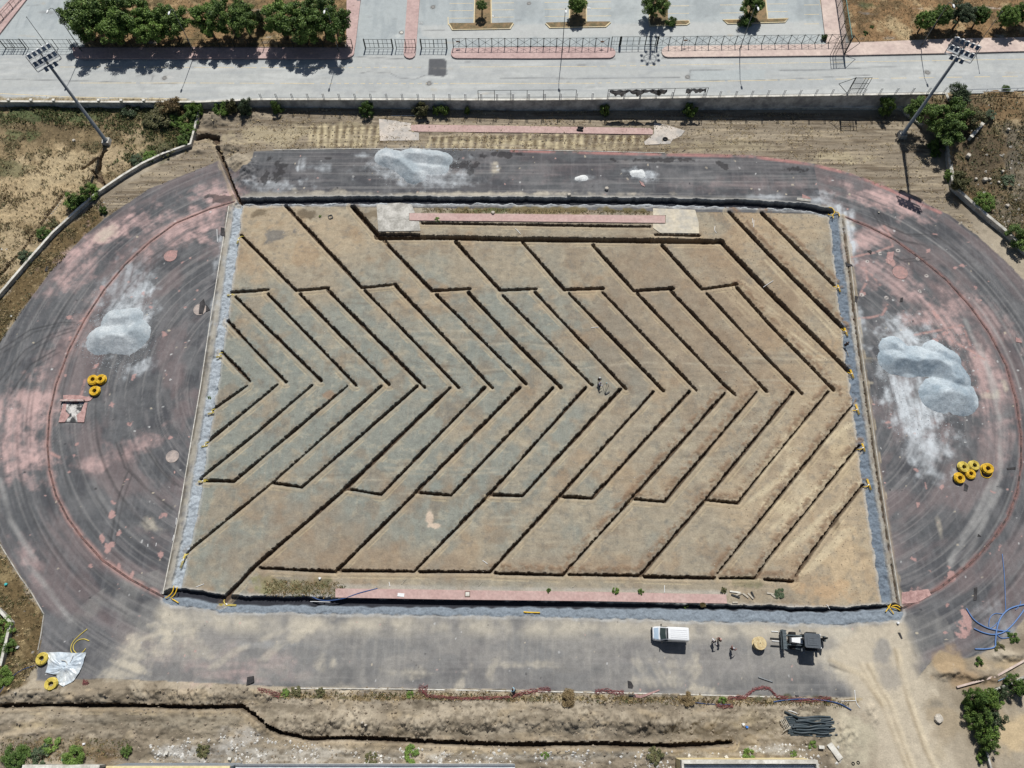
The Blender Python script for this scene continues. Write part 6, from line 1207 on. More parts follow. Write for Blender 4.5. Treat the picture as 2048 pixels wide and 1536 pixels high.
slab_thing('fallen_slab', 1669, 1503, 2.3, .8, .25, 57, C_CAP, 'long white panel lying in the rubble below the black pipes', 'panel'); slab_thing('white_box', 1641, 1494, .75, .4, .35, 3, C_CAP, 'white box shaped block in the rubble below the black pipes', 'block'); slab_thing('white_box', 335, 1506, .4, .35, .35, 10, C_CAP, 'small white block above the left roof', 'block'); slab_thing('white_box', 461, 1517, .45, .3, .3, 10, C_CAP, 'white block near the end of the yellow trimmed roof', 'block'); slab_thing('white_box', 1452, 1515, .4, .55, .3, -30, C_CAP, 'white block at the edge of the right flat roof', 'block')
slab_thing('white_sheet', 802, 1190, 1.0, .5, .04, 5, C_WHITE, 'white paper sheet on the bottom red runway', 'sheet', z=.1)
t = thing('inspection_cover', 'square white cover in a brown frame on the bottom red runway', 'cover', (*P(935, 1188.5), .08)); MB().box((0, 0, .02), (.8, .8, .05)).build('frame', mat('rusty_frame', S(110, 80, 66), .8), t); MB().box((0, 0, .05), (.58, .58, .04)).build('lid', C_CAP, t)
for px, py, l_, a_, m, lab in [(1470, 1184, 1.6, 8, C_CAP, 'pale broken slab at the end of the bottom red runway'), (1471, 1192, 1.3, 20, C_DARK, 'dark board leaning on the pale slab'), (1476, 1189, 1.2, -20, M_WOOD, 'grey board beside the pale slab'), (1491, 1191, 1.0, 40, M_WOOD, 'grey board in the middle of the scattered boards'), (1501, 1192, 1.1, 50, M_WOOD, 'slanting grey board in the scattered boards'), (1505, 1189, .9, 70, C_DARK, 'dark upright lying board in the scattered boards'), (1540, 1187, 1.0, 10, M_WOOD, 'grey board apart at the right of the scattered boards'), (1547, 1192, .8, 40, M_WOOD, 'rightmost grey board of the scattered boards'), (1470, 1205, .8, 0, M_WOOD, 'lowest grey board of the scattered boards')]:
    slab_thing('broken_board', px, py, l_, .24, .1, a_, m, lab, 'board', z=.0, group='broken boards at the end of the bottom runway')
WP = [([(1030, 457), (1036, 462), (1041, 468)], 'short white pipe scrap below the inner red runway'), ([(1182, 655.5), (1190, 655), (1197, 655)], 'white pipe scrap in the middle of the pitch'), ([(1430, 453), (1429, 460), (1433, 466)], 'bent white pipe scrap right of the cream slab'), ([(1505, 437), (1505, 446)], 'left white pipe scrap between the upper right trenches'), ([(1508, 440), (1507, 455)], 'long white pipe scrap between the upper right trenches'), ([(802, 438), (806, 447)], 'white pipe scrap on the grey pad'),
      ([(1526, 575), (1535, 569), (1546, 562)], 'white pipe across the right trench'), ([(965, 1121), (970, 1124), (975, 1128)], 'curved white pipe scrap near the lower trenches'), ([(778, 1164), (780, 1173)], 'white pipe scrap above the bottom red runway'), ([(803, 1169), (812, 1158)], 'thin pale stick above the bottom red runway'), ([(1329, 1171), (1329, 1186)], 'upright white pipe scrap above the bottom red runway'), ([(957, 1172), (965, 1163)], 'pale stick right of the square cover'), ([(1145, 1175), (1152, 1168)], 'pale stick above the middle of the runway'), ([(1653, 1209), (1660, 1218)], 'white pipe scrap above the bottom drain at the right'),
      ([(434, 459), (435, 485)], 'straight white pipe on the left track edge'), ([(353, 1036), (352, 1050)], 'white pipe scrap by the left kerb'), ([(345, 1082), (348, 1070)], 'second white pipe scrap lower by the left kerb'), ([(392, 1174), (408, 1168)], 'pale pipe scrap near the bottom left of the pitch'), ([(782, 232), (800, 231.5), (832, 231.5)], 'long white strip on the earth above the outer pad'), ([(296, 1088), (296, 1094)], 'left of two short white pipe pieces on the track'), ([(313, 1086), (312, 1093)], 'right of two short white pipe pieces on the track'), ([(1689, 690), (1695, 705), (1697, 712)], 'thin pale stick below the kneeling worker'), ([(1679, 677), (1688, 670)], 'thin pale stick above the kneeling worker'),
      ([(1682, 1402), (1712, 1401)], 'thin white lath on the haul road edge'), ([(1709, 1380), (1712, 1404), (1720, 1416)], 'bent dark lath on the haul road edge'), ([(620, 1203), (632, 1203), (660, 1204)], 'white lath along the top of the bottom drain')]
for pxs, lab in WP: pipe(pxs, .045, C_WHITE if 'stick' not in lab else M_WOOD, lab, 'pipe scrap', 'pipe_scrap', 'pale pipe scraps and sticks lying about', z=None if 'across' not in lab else .05)
t = thing('brick_square', 'small square of dark bricks on the upper left of the pitch', 'bricks', (*P(661, 434), 0), .4)
for i, (x, y, r_) in enumerate(((0, .36, 0), (.36, 0, 1.57), (0, -.36, 0), (-.36, 0, 1.57))): MB().box((x, y, .05), (.6, .12, .14), rz=r_).build('brick', C_DARK, t)
# concrete lumps and slabs
def rock(px, py, rx, ry, h, m, label, cat='rock', name='boulder', ang=0, seed=1):
    x, y = P(px, py); g = random.Random(seed); n = 11; pr = [g.uniform(.75, 1.1) for _ in range(n)]; rx *= sc_x(py); ry *= sc_y(py); b = MB(); vs = []
    for k, (s_, z) in enumerate(((1.0, -.1), (1.02, h*.55), (.9, h*.92), (.55, h))):
        for i in range(n): a_ = 2*math.pi*i/n; vs.append((rx*pr[i]*s_*math.cos(a_), ry*pr[i]*s_*math.sin(a_), z+g.uniform(-.03, .03)))
    b.add(vs, [(k*n+i, k*n+(i+1) % n, (k+1)*n+(i+1) % n, (k+1)*n+i) for k in range(3) for i in range(n)]+[tuple(3*n+i for i in range(n))])
    o = b.build(name, m); o.location = (x, y, gz(x, y)); o.rotation_euler = (0, 0, math.radians(ang)); return tag(o, label, cat)
M_ROCK = mixmat('limestone', S(214, 204, 186), S(176, 166, 150), 1.2)
rock(1876, 1436, 9, 11, .5, M_ROCK, 'large flat pale concrete slab beside the haul road', 'slab', 'concrete_slab', seed=4)
for px, py, r_, lab, sd in [(1963, 367, 5, 'largest white rock of the cluster on the right slope', 1), (1972, 366, 3, 'white rock right of the largest on the slope', 2), (1945, 365, 3, 'white rock left of the largest on the slope', 3), (1990, 372, 2.6, 'white rock at the right of the cluster on the slope', 5), (1996, 352, 3, 'white rock above the cluster on the slope', 6), (1985, 206, 3.4, 'round white rock near the road on the right slope', 7), (1997, 281, 3.4, 'round white rock halfway down the right slope', 8), (1924, 326, 5, 'square pale block beside the upright concrete slab', 9), (2010, 416, 4, 'pale rock low on the right slope', 10), (149, 283, 3.2, 'white rock in the wild ground left of the mast', 11), (36, 1385, 2, 'white stone in the earth at the bottom left', 12), (22, 1352, 4, 'white sack like stone beside the bent wall', 13), (728, 1444, 3, 'round stone on the earth mounds', 14), (734, 1449, 3, 'second round stone on the earth mounds', 15), (1757, 426, 2, 'single stone on the upper right bend', 16), (1213, 379, 4, 'white lump on the top straight above the drain', 17), (1138, 391, 4, 'white lump on the edge of the top drain', 18), (986, 427, 4, 'white broken lump above the inner runway', 19)]:
    rock(px, py, r_, r_*.8, .12*r_, M_ROCK, lab, seed=sd)
t = thing('rubber_ring', 'black rubber ring standing on the outer right pad', 'rubber ring', (*P(1330, 279), .09)); MB().tube([(.4*math.cos(a_), .28*math.sin(a_), .12) for a_ in np.linspace(0, 6.283, 20, endpoint=False)], .12, 8, closed=True).build('tube', C_BLACK, t, smooth=True)
t = thing('rubber_ring', 'black ring beside the start of the outer red runway', 'rubber ring', (*P(855, 245), 0)); MB().tube([(.3*math.cos(a_), .3*math.sin(a_), .1) for a_ in np.linspace(0, 6.283, 20, endpoint=False)], .13, 8, closed=True).build('tube', C_BLACK, t, smooth=True)
for px, lab in ((1706, 'left of two black rings in the silt at the bottom'), (1716, 'right of two black rings in the silt at the bottom')):
    t = thing('rubber_ring', lab, 'rubber ring', (*P(px, 1527 if px < 1710 else 1525), .0)); MB().tube([(.17*math.cos(a_), .17*math.sin(a_), .06) for a_ in np.linspace(0, 6.283, 16, endpoint=False)], .06, 6, closed=True).build('tube', C_BLACK, t, smooth=True)
pipe([(1155, 256), (1166, 257), (1154, 261), (1166, 263)], .14, C_BLACK, 'black zigzag rubber strip on the outer red runway', 'rubber strip', 'rubber_strip', z=.13)
M_RUB = mixmat('torn_track_rubber', S(200, 156, 148), S(166, 124, 118), 1.2); M_RUBD = mixmat('torn_dark_rubber', S(70, 66, 68), S(44, 42, 44), 1.2)
for pxs, m, h, lab in [([(1270, 1387), (1280, 1391), (1300, 1385), (1318, 1379), (1319, 1381), (1300, 1389), (1282, 1396), (1266, 1394)], M_RUB, .1, 'long pink rubber strip across the white kerb'), ([(1257, 1388), (1270, 1390), (1272, 1393), (1257, 1392)], M_RUBD, .08, 'dark scrap at the left end of the pink strip'), ([(1255, 1361), (1262, 1363), (1267, 1372), (1265, 1377), (1256, 1376)], M_RUBD, .06, 'dark torn rubber flap on the bottom straight'), ([(1590, 1390), (1597, 1391), (1598, 1396), (1591, 1396)], M_RUBD, .1, 'dark lump on the kerb near the haul road'), ([(1795, 1265), (1800, 1265), (1805, 1277), (1802, 1278)], M_RUBD, .06, 'dark strip on the sand right of the loader'), ([(1948, 1176), (1954, 1174), (1953, 1200), (1947, 1201)], M_RUBD, .08, 'dark upright strip on the lower right bend'), ([(1734, 502), (1740, 500), (1744, 503), (1742, 509)], M_RUBD, .05, 'dark scrap near the throwing circle'),
        ([(1801, 596), (1806, 595), (1805, 604), (1799, 604)], M_RUBD, .08, 'dark torn flap below the right throwing circle'), ([(1709, 592), (1716, 594), (1713, 605), (1709, 604)], M_RUBD, .08, 'dark torn flap by the right kerb'), ([(1690, 525), (1704, 530), (1705, 533), (1692, 533)], M_RUBD, .1, 'dark torn flap over the right kerb at the top'), ([(408, 598), (411, 610), (406, 628), (398, 628), (400, 606)], M_RUBD, .12, 'dark pointed flap lying on the left throwing circle'), ([(413, 609), (421, 620), (412, 624)], M_RUBD, .1, 'small dark flap at the edge of the left throwing circle'), ([(442, 455), (450, 457), (450, 474), (441, 470)], M_RUBD, .1, 'dark flap beside the straight white pipe on the left'), ([(94, 533), (99, 534), (95, 544), (90, 542)], M_RUBD, .1, 'dark lump on the outer edge of the left bend'), ([(1594, 396), (1622, 398), (1621, 404), (1593, 401)], C_CONC, .12, 'long grey slab above the top right of the drain'), ([(1604, 389), (1618, 395), (1622, 399), (1604, 397)], M_RUB, .14, 'pink slab on the long grey slab'), ([(496, 1354), (508, 1352), (509, 1364), (494, 1372)], M_RUBD, .35, 'black crumpled bag on the earth by the bottom straight'),
        ([(1956, 1068), (1958, 1069), (1962, 1073), (1955, 1073)], M_RUBD, .06, 'small dark scrap low on the right bend'), ([(1929, 966), (1937, 972), (1934, 983), (1927, 981)], M_RUBD, .05, 'dark torn scrap under the five yellow coils'), ([(2013, 936), (2031, 934), (2031, 939), (2014, 940)], M_RUBD, .05, 'dark strip right of the five yellow coils'), ([(2031, 675), (2040, 678), (2044, 686), (2032, 684)], M_RUB, .08, 'pink torn scrap at the right edge of the bend'), ([(1278, 362), (1286, 366), (1290, 374), (1283, 371)], M_RUB, .1, 'red torn scrap on the top straight'), ([(1803, 1185), (1826, 1182), (1856, 1178), (1862, 1190), (1835, 1205), (1803, 1208)], M_RUB, .06, 'large pink rubber sheet left on the lower right bend'), ([(1774, 506), (1788, 503), (1785, 520), (1778, 529), (1775, 526)], M_RUB, .06, 'pink rubber sheet above the right throwing circle')]:
    pts = [P(*p) for p in pxs]; x0_, y0_ = pts[0]; o = MB().prism([(x-x0_, y-y0_) for x, y in pts], -.03, h).build('rubber_scrap' if 'slab' not in lab and 'bag' not in lab else ('slab' if 'slab' in lab else 'bag'), m); o.location = (x0_, y0_, gz(x0_, y0_)); tag(o, lab, 'scrap' if 'slab' not in lab and 'bag' not in lab else ('slab' if 'slab' in lab else 'bag'))
# small litter
for px, py, c_, lab in [(1493, 1454, V(50, 130, 220), 'bright blue bag in the earth below the netting'), (13, 1169, V(60, 190, 190), 'turquoise bag in the weeds at the left edge'), (127, 1519, V(40, 170, 150), 'turquoise rag by the bottom left bushes'), (1486, 1449, S(230, 230, 226), 'white bag beside the bright blue bag'), (168, 1488, S(232, 232, 232), 'white rag in the brown weeds above the roof'), (1795, 1246, S(236, 238, 240), 'white canister at the corner of the drain'), (36, 1295, S(230, 228, 220), 'white rag inside the bent white wall'), (762, 1512, S(232, 230, 224), 'white sack in the rubble near the earth patch'), (640, 1157, S(236, 236, 232), 'crumpled white rag on the grass strip')]:
    rock(px, py, 3.2, 3, .3, mat('litter_%d' % px, c_, .5), lab, 'litter', 'bag', seed=px % 50)
# water-jump pit
q = [P(126, 805), P(176, 806), P(167, 845), P(118, 844)]; x0_, y0_ = q[3]
t = thing('water_jump_pit', 'old water jump pit with pink rubber edges and white lining on the left bend', 'pit', (x0_, y0_, 0)); o3 = t.location
ins = lambda s_: [(sum(p[0] for p in q)/4+(p[0]-sum(r[0] for r in q)/4)*s_, sum(p[1] for p in q)/4+(p[1]-sum(r[1] for r in q)/4)*s_) for p in q]
MB().prism(q, -.1, .10).build('lining', mixmat('peeling_lining', S(214, 210, 204), S(58, 60, 62), .7, .44, .54), t, o3)
for a_, c_ in (((118, 845), (128, 806)), ((169, 845), (176, 806))):
    (xa_, ya_), (xb_, yb_) = P(*a_), P(*c_); s_ = 1 if a_[0] < 130 else -1; MB().prism([(xa_, ya_), (xb_, yb_), (xb_+s_*.5, yb_), (xb_+s_*.7, yb_-1.5), (xa_+s_*1.5, ya_+1.2), (xa_+s_*1.0, ya_)], .09, .16).build('rubber_edge', M_RUB, t, o3)
MB().prism([P(127, 791), P(140, 790), P(160, 791), P(186, 796), P(182, 801), P(176, 803), P(128, 802)], -.05, .12).build('rubber_edge', M_RUB, t, o3)
(xa_, ya_), (xb_, yb_) = P(121, 800), P(175, 802); MB().box(((xa_+xb_)/2, ya_-.25, .45), (xb_-xa_-.6, .32, .32)).build('barrier_beam', mixmat('old_beam', S(176, 140, 134), S(210, 196, 186), 1.5), t, o3)
for x in (xa_+.7, xb_-.5): MB().box((x, ya_-.25, .2), (.3, .3, .5)).build('barrier_leg', C_DARK, t, o3)
# ------------------------------------------------------------------ roofs along the bottom edge
def box_px(px0, px1, pyt, y1, z): a_ = P(px0, pyt, z); b_ = P(px1, pyt, z); return a_[0], b_[0], a_[1]
M_WALLG = mixmat('grey_render', S(150, 158, 166), S(132, 142, 152), .4); M_ROOFW = mixmat('pale_roof', S(226, 228, 230), S(196, 200, 204), .3); M_CREAM = mixmat('cream_trim', S(240, 224, 176, d=0), S(226, 206, 156, d=0), .4)
xa_, xb_, ya_ = box_px(216, 459, 1530, 0, 5.0)
t = thing('grandstand_roof', 'building with grey wall and cream roof edge at the bottom left', 'building', (xa_, ya_, 0)); o3 = t.location
MB().box(((xa_+xb_)/2, ya_-4.2, 2.35), (xb_-xa_, 8, 5.1)).build('wall', M_WALLG, t, o3); MB().box(((xa_+xb_)/2, ya_-4.2, 5.02), (xb_-xa_+.25, 8.2, .3)).build('roof', M_CREAM, t, o3); MB().box(((xa_+xb_)/2, ya_-4.4, 5.22), (xb_-xa_-.6, 7.4, .12)).build('roof_deck', mat('brown_roof', S(130, 110, 80), .9), t, o3)
xa2, xb2, ya2 = box_px(472, 1030, 1528, 0, 3.2)
t = thing('low_roof', 'long low white roof at the bottom between the other two roofs', 'building', (xa2, ya2, 0)); o3 = t.location
MB().box(((xa2+xb2)/2, ya2-3.2, 1.4), (xb2-xa2-.4, 6, 3.2)).build('wall', C_CONC, t, o3); MB().box(((xa2+xb2)/2, ya2-3.2, 3.1), (xb2-xa2, 6.4, .2)).build('roof', M_ROOFW, t, o3); MB().box(((xa2+xb2)/2, ya2-.12, 3.27), (xb2-xa2, .22, .18)).build('gutter', C_STEEL, t, o3)
xa3, xb3, ya3 = box_px(1361, 1632, 1519.5, 0, 4.0)
t = thing('flat_roof_building', 'flat roofed building with cream parapet at the bottom right', 'building', (xa3, ya3, 0)); o3 = t.location; xm = (xa3+xb3)/2; w_ = xb3-xa3
MB().box((xm, ya3-4, 1.75), (w_-.3, 7.8, 4.1)).build('wall', M_CREAM, t, o3); MB().box((xm, ya3-4.2, 3.5), (w_-.6, 7.2, .7)).build('roof_deck', M_ROOFW, t, o3)
MB().box((xm, ya3-.2, 4.15), (w_, .42, .9)).build('parapet', C_CAP, t, o3); MB().box((xa3+.12, ya3-4.2, 4.15), (.3, 7.6, .86)).build('parapet', C_CAP, t, o3); MB().box((xb3-.12, ya3-4.2, 4.15), (.3, 7.6, .86)).build('parapet', C_CAP, t, o3)
t = thing('garden_wall', 'pale wall at the left end of the bottom roofs', 'wall', (*P(60, 1530), 0)); xw, yw = P(60, 1531); xv, yv = P(212, 1531); MB().wall([(xw, yw), (xv, yv)], .35, -.3, 1.6).build('wall_face', C_CONC, t, t.location); MB().wall([(xw, yw), (xv, yv)], .45, 1.6, 1.7).build('coping', C_CAP, t, t.location)
# ================================================================== VEHICLES, REEL, PEOPLE
M_VAN = mat('white_car_paint', V(236, 238, 240, .85), .3, vary=.02, spec=.6); M_VANF = mat('pale_blue_grey_paint', V(176, 196, 214), .3, vary=.03)
M_TYRE = mat('tyre_rubber', (.018, .018, .019), .8); M_RIM = mat('steel_rim', S(150, 152, 154), .4, .5)
def wheel(parent, x, y, r, w, name='wheel'):
    h = MB().lathe([(r*.62, -w/2), (r*.94, -w/2), (r, -w*.32), (r, w*.32), (r*.94, w/2), (r*.62, w/2)], (0, 0, 0), 24, axis='y')
    for i in range(24):
        a_ = 2*math.pi*i/24; h.box((math.cos(a_)*r, 0, math.sin(a_)*r), (.05, w*.8, .07), ry=-a_)
    o = h.build(name, M_TYRE, parent); o.location = (x, y, r)
    MB().lathe([(.02, -w*.42), (r*.3, -w*.42), (r*.6, -w*.34), (r*.6, w*.34), (r*.3, w*.42), (.02, w*.42)], n=18, axis='y').build('rim', M_RIM, o); return o
def loft(secs):
    """sections along x: x, zb, zt, half width at bottom, half width at top, shoulder height"""
    b = MB(); vs = []
    for x, zb, zt, wb, wt, zs in secs:
        for y, z in ((-wb, zb), (-wb*1.0, zs), (-wt-.02, zt-.07), (-wt+.10, zt), (0, zt+.03), (wt-.10, zt), (wt+.02, zt-.07), (wb, zs), (wb, zb)): vs.append((x, y, z))
    n = 9; fs = [(i*n+j, i*n+(j+1) % n, (i+1)*n+(j+1) % n, (i+1)*n+j) for i in range(len(secs)-1) for j in range(n)]
    fs += [tuple(range(n))[::-1], tuple((len(secs)-1)*n+j for j in range(n))]; return b.add(vs, fs)
# van: nose towards -x
vx, vy = P(1337, 1269); t = thing('van', 'white panel van with its nose to the left, parked on the bottom straight', 'van', (vx, vy, 0.02), math.radians(-2.5))
body = loft([(-2.45, .35, .95, .72, .62, .6), (-2.38, .3, 1.02, .86, .74, .62), (-2.1, .28, 1.12, .96, .82, .7), (-1.62, .28, 1.24, 1.0, .86, .8), (-1.45, .28, 1.34, 1.0, .86, .95), (-.72, .28, 2.22, 1.0, .80, 1.1), (-.5, .28, 2.32, 1.0, .82, 1.1), (0, .28, 2.36, 1.0, .84, 1.1), (2.3, .28, 2.36, 1.0, .84, 1.1), (2.42, .32, 2.3, .98, .82, 1.1)])
for y in (-.5, -.25, 0, .25, .5): body.box((1.0, y, 2.395), (2.3, .09, .03))
body.build('body', M_VAN, t)
MB().add([(-2.30, -.70, 1.075), (-2.30, .70, 1.075), (-1.66, .80, 1.262), (-1.66, -.80, 1.262), (-2.0, 0, 1.2)], [(0, 4, 1), (1, 4, 2), (2, 4, 3), (3, 4, 0)]).build('bonnet', M_VANF, t)
MB().add([(-1.44, -.78, 1.40), (-1.44, .78, 1.40), (-.78, .70, 2.225), (-.78, -.70, 2.225), (-1.52, 0, 1.40), (-.84, 0, 2.26)], [(0, 4, 5, 3), (4, 1, 2, 5)]).build('windscreen', mat('windscreen_glass', (.03, .055, .06), .06, spec=.8), t)
MB().box((-1.25, .35, 1.62), (.45, .5, .02), ry=-.9).build('dashboard_paper', C_WHITE, t)
MB().box((-.62, 0, 2.33), (.24, 1.4, .02), ry=-.25).build('roof_band', C_DARK, t)
for s_ in (-1, 1):
    MB().add([(-1.3, s_*1.012, 1.12), (-.45, s_*1.012, 1.12), (-.45, s_*.87, 2.1), (-.82, s_*.86, 2.05)], [(0, 1, 2, 3) if s_ < 0 else (3, 2, 1, 0)]).build('side_window', C_GLASS, t)
    m_ = MB().box((-1.28, s_*1.18, 1.3), (.12, .26, .28)).bar((-1.25, s_*.95, 1.22), (-1.28, s_*1.1, 1.28), .06).build('wing_mirror', C_BLACK, t)
    MB().box((-2.36, s_*.62, .86), (.12, .3, .18)).build('headlight', C_LENS, t); MB().box((2.43, s_*.86, 1.2), (.05, .12, .5)).build('tail_light', mat('red_lens', V(150, 20, 20), .3), t)
    for x in (-1.62, 1.5): wheel(t, x, s_*.86, .34, .24)
MB().box((-2.47, 0, .42), (.16, 1.7, .24)).build('bumper', C_BLACK, t); MB().box((2.46, 0, .45), (.1, 1.8, .2)).build('bumper', C_BLACK, t); MB().box((-2.46, 0, .72), (.06, .9, .16)).build('grille', C_DARK, t)
# backhoe loader, front with fork carriage towards -x
lx, ly = P(1603, 1283); t = thing('backhoe_loader', 'dark grey and white backhoe loader with a wide fork carriage in front', 'loader', (lx, ly, 0.02), math.radians(-4))
M_LG = mat('dark_grey_machine_paint', S(84, 98, 104), .5, vary=.2); M_LB = mat('black_machine_paint', S(34, 38, 42), .5, vary=.15); M_ROOF = mat('slate_roof_paint', S(84, 92, 100), .55)
MB().box((.1, 0, .95), (4.6, .9, .5)).box((-1.4, 0, .8), (1.2, 1.3, .35)).build('chassis', M_LB, t)
hd = MB(); hd.add([(-2.0, -.36, 1.2), (-2.0, .36, 1.2), (-.55, .55, 1.2), (-.55, -.55, 1.2), (-1.95, -.28, 1.62), (-1.95, .28, 1.62), (-.55, .42, 1.86), (-.55, -.42, 1.86)], [(3, 2, 1, 0), (4, 5, 6, 7), (0, 1, 5, 4), (1, 2, 6, 5), (2, 3, 7, 6), (3, 0, 4, 7)]); hd.build('engine_hood', C_WHITE, t)
MB().box((-1.3, .50, 1.45), (1.3, .06, .4)).box((-1.3, -.50, 1.45), (1.3, .06, .4)).build('hood_side', M_LB, t)
MB().lathe([(.09, 1.6), (.09, 2.4), (.12, 2.42), (.12, 2.55), (.06, 2.6)], (-.72, .22, 0), 12).build('exhaust_pipe', C_BLACK, t)
cb = MB()
for x in (-.45, 1.35):
    for y in (-.82, .82): cb.bar((x, y, 1.1), (x*.95+.05, y*.92, 2.75), .12)
for y in (-.82, .82): cb.bar((-.45, y, 1.15), (1.35, y, 1.15), .14)
cb.box((.45, 0, 1.02), (2.0, 1.7, .2)); cab = cb.build('cab', M_LB, t)
rf = MB(); rf.prism([(-.62, -.78), (-.45, -.96), (1.45, -.96), (1.6, -.8), (1.6, .8), (1.45, .96), (-.45, .96), (-.62, .78)], 2.74, 2.9); rf.prism([(-.3, -.62), (1.25, -.62), (1.25, .62), (-.3, .62)], 2.89, 2.96)
for y in (-.3, 0, .3): rf.box((.5, y, 2.97), (1.0, .06, .04))
rf.build('cab_roof', M_ROOF, cab)
for s_ in (-1, 1): MB().add([(-.4, s_*.84, 1.25), (1.3, s_*.84, 1.25), (1.25, s_*.78, 2.68), (-.36, s_*.78, 2.68)], [(0, 1, 2, 3)]).build('side_window', C_GLASS, cab)
MB().add([(-.5, -.78, 1.3), (-.5, .78, 1.3), (-.42, .72, 2.68), (-.42, -.72, 2.68)], [(0, 1, 2, 3)]).build('front_window', C_GLASS, cab)
for s_ in (-1, 1):
    wheel(t, -1.45, s_*.98, .48, .36, 'front_wheel'); wheel(t, .95, s_*.98, .68, .46, 'rear_wheel')
    MB().box((.95, s_*.98, 1.42), (1.3, .55, .08)).box((.28, s_*.98, 1.3), (.08, .55, .3)).build('mudguard', M_LB, t)
    MB().tube([(.0, s_*.62, 1.55), (-1.1, s_*.62, 1.5), (-2.1, s_*.62, 1.05), (-2.75, s_*.62, .65)], .11, 6).build('loader_arm', M_LG, t)
    MB().bar((-.9, s_*.62, 1.15), (-2.2, s_*.62, .95), .09, 8).build('hydraulic_ram', C_STEEL, t)
    MB().box((-.75, s_*1.28, 1.75), (.1, .34, .3)).bar((-.45, s_*.9, 1.7), (-.72, s_*1.2, 1.75), .05).build('mirror', C_STEEL, t)
cg = MB()
for z in (.45, .95, 1.35): cg.box((-3.05, 0, z), (.16, 2.7, .16))
cg.box((-2.95, 0, .85), (.5, 2.5, .08)); cg.box((-2.85, 0, 1.32), (.5, 2.6, .06))
for i in range(7): cg.box((-3.0, -1.25+i*2.5/6, .9), (.12, .09, 1.1)); cg.box((-2.78, -1.25+i*2.5/6, 1.36), (.55, .07, .07))
cg.build('fork_carriage', M_LG, t)
for y in (-.85, .15): MB().box((-3.75, y, .16), (1.5, .13, .06)).box((-3.08, y, .5), (.08, .13, .75)).build('fork_tine', M_LB, t)
for y in (.95, -.35): MB().box((-3.75, y+.15, .1), (1.0, .1, .05)).build('white_bar', C_WHITE, t)
bm = MB(); bm.box((1.95, 0, .9), (.35, 2.1, .5)); bm.tube([(2.1, .35, 1.0), (2.45, .45, 1.9), (2.6, .5, 2.75)], [.17, .16, .14], 6); bm.tube([(2.6, .5, 2.75), (2.75, .52, 1.9), (2.7, .5, 1.0)], [.13, .12, .1], 6)
boom = bm.build('backhoe_boom', M_LB, t); bk = MB()
for i in range(8): a_ = -1.2+i*.35; bk.box((2.78+.32*math.cos(a_), .5, .85+.32*math.sin(a_)), (.05, .7, .15), ry=-a_)
bk.box((2.8, .16, .85), (.5, .04, .5)).box((2.8, .84, .85), (.5, .04, .5)); bk.build('bucket', M_LG, boom)
for s_ in (-1, 1): MB().box((2.0, s_*.98, .65), (.18, .18, 1.1)).box((2.0, s_*.98, .1), (.4, .4, .08)).build('stabiliser', M_LB, t); MB().box((1.62, s_*.85, 2.72), (.12, .22, .14)).build('work_lamp', C_WHITE, t)
MB().box((-.95, -.95, .9), (.7, .4, .3)).build('step', M_LG, t)
# cable reel
x, y = P(1516, 1287); t = thing('cable_reel', 'round wooden cable reel lying flat beside the loader forks', 'cable reel', (x, y, 0))
M_PLY = mixmat('pale_plywood', V(226, 208, 164), V(196, 172, 126), 2.0)
MB().lathe([(.9, 0), (.9, .07), (.01, .07)], n=36).build('lower_flange', M_PLY, t); MB().lathe([(.5, .07), (.5, .95), (.01, .95)], n=24).build('core', M_PLY, t)
top = MB().lathe([(.05, .95), (.9, .95), (.9, 1.02), (.06, 1.02), (.06, .95)], n=36)
up_ = top.build('upper_flange', M_PLY, t); MB().lathe([(.07, 1.0), (.07, 1.03), (.01, 1.03)], n=12).build('hub_hole', C_BLACK, up_)
for i in range(6): a_ = i*1.05; MB().lathe([(.03, 1.0), (.03, 1.05), (.01, 1.05)], (.5*math.cos(a_), .5*math.sin(a_), 0), 8).build('bolt', C_STEEL, up_)
# people: one skinned surface per body, clothes as slightly larger skins
SKIN = mat('skin', V(196, 146, 118), .6, vary=.05)
def skinned(name, joints, edges, rad, m, parent, sub=1):
    ks = list(joints); me = bpy.data.meshes.new(name); me.from_pydata([joints[k] for k in ks], [(ks.index(a_), ks.index(b_)) for a_, b_ in edges], []); me.materials.append(m)
    o = bpy.data.objects.new(name, me); COL.objects.link(o); o.parent = parent
    sk = o.modifiers.new('skin', 'SKIN'); sk.use_smooth_shade = True
    for i, k in enumerate(ks):
        r = rad[k]; me.skin_vertices[0].data[i].radius = (r, r) if not isinstance(r, tuple) else r
    me.skin_vertices[0].data[0].use_root = True
    sb = o.modifiers.new('smooth', 'SUBSURF'); sb.levels = sb.render_levels = sub; return o
RAD = dict(pelvis=(.15, .11), waist=(.13, .10), chest=(.165, .115), neck=.055, chin=.075, head=.098, crown=.06)
for s_ in 'LR': RAD.update({'hip'+s_: .095, 'knee'+s_: .058, 'ankle'+s_: .042, 'toe'+s_: .036, 'sho'+s_: .06, 'elb'+s_: .042, 'wri'+s_: .029, 'palm'+s_: .036})
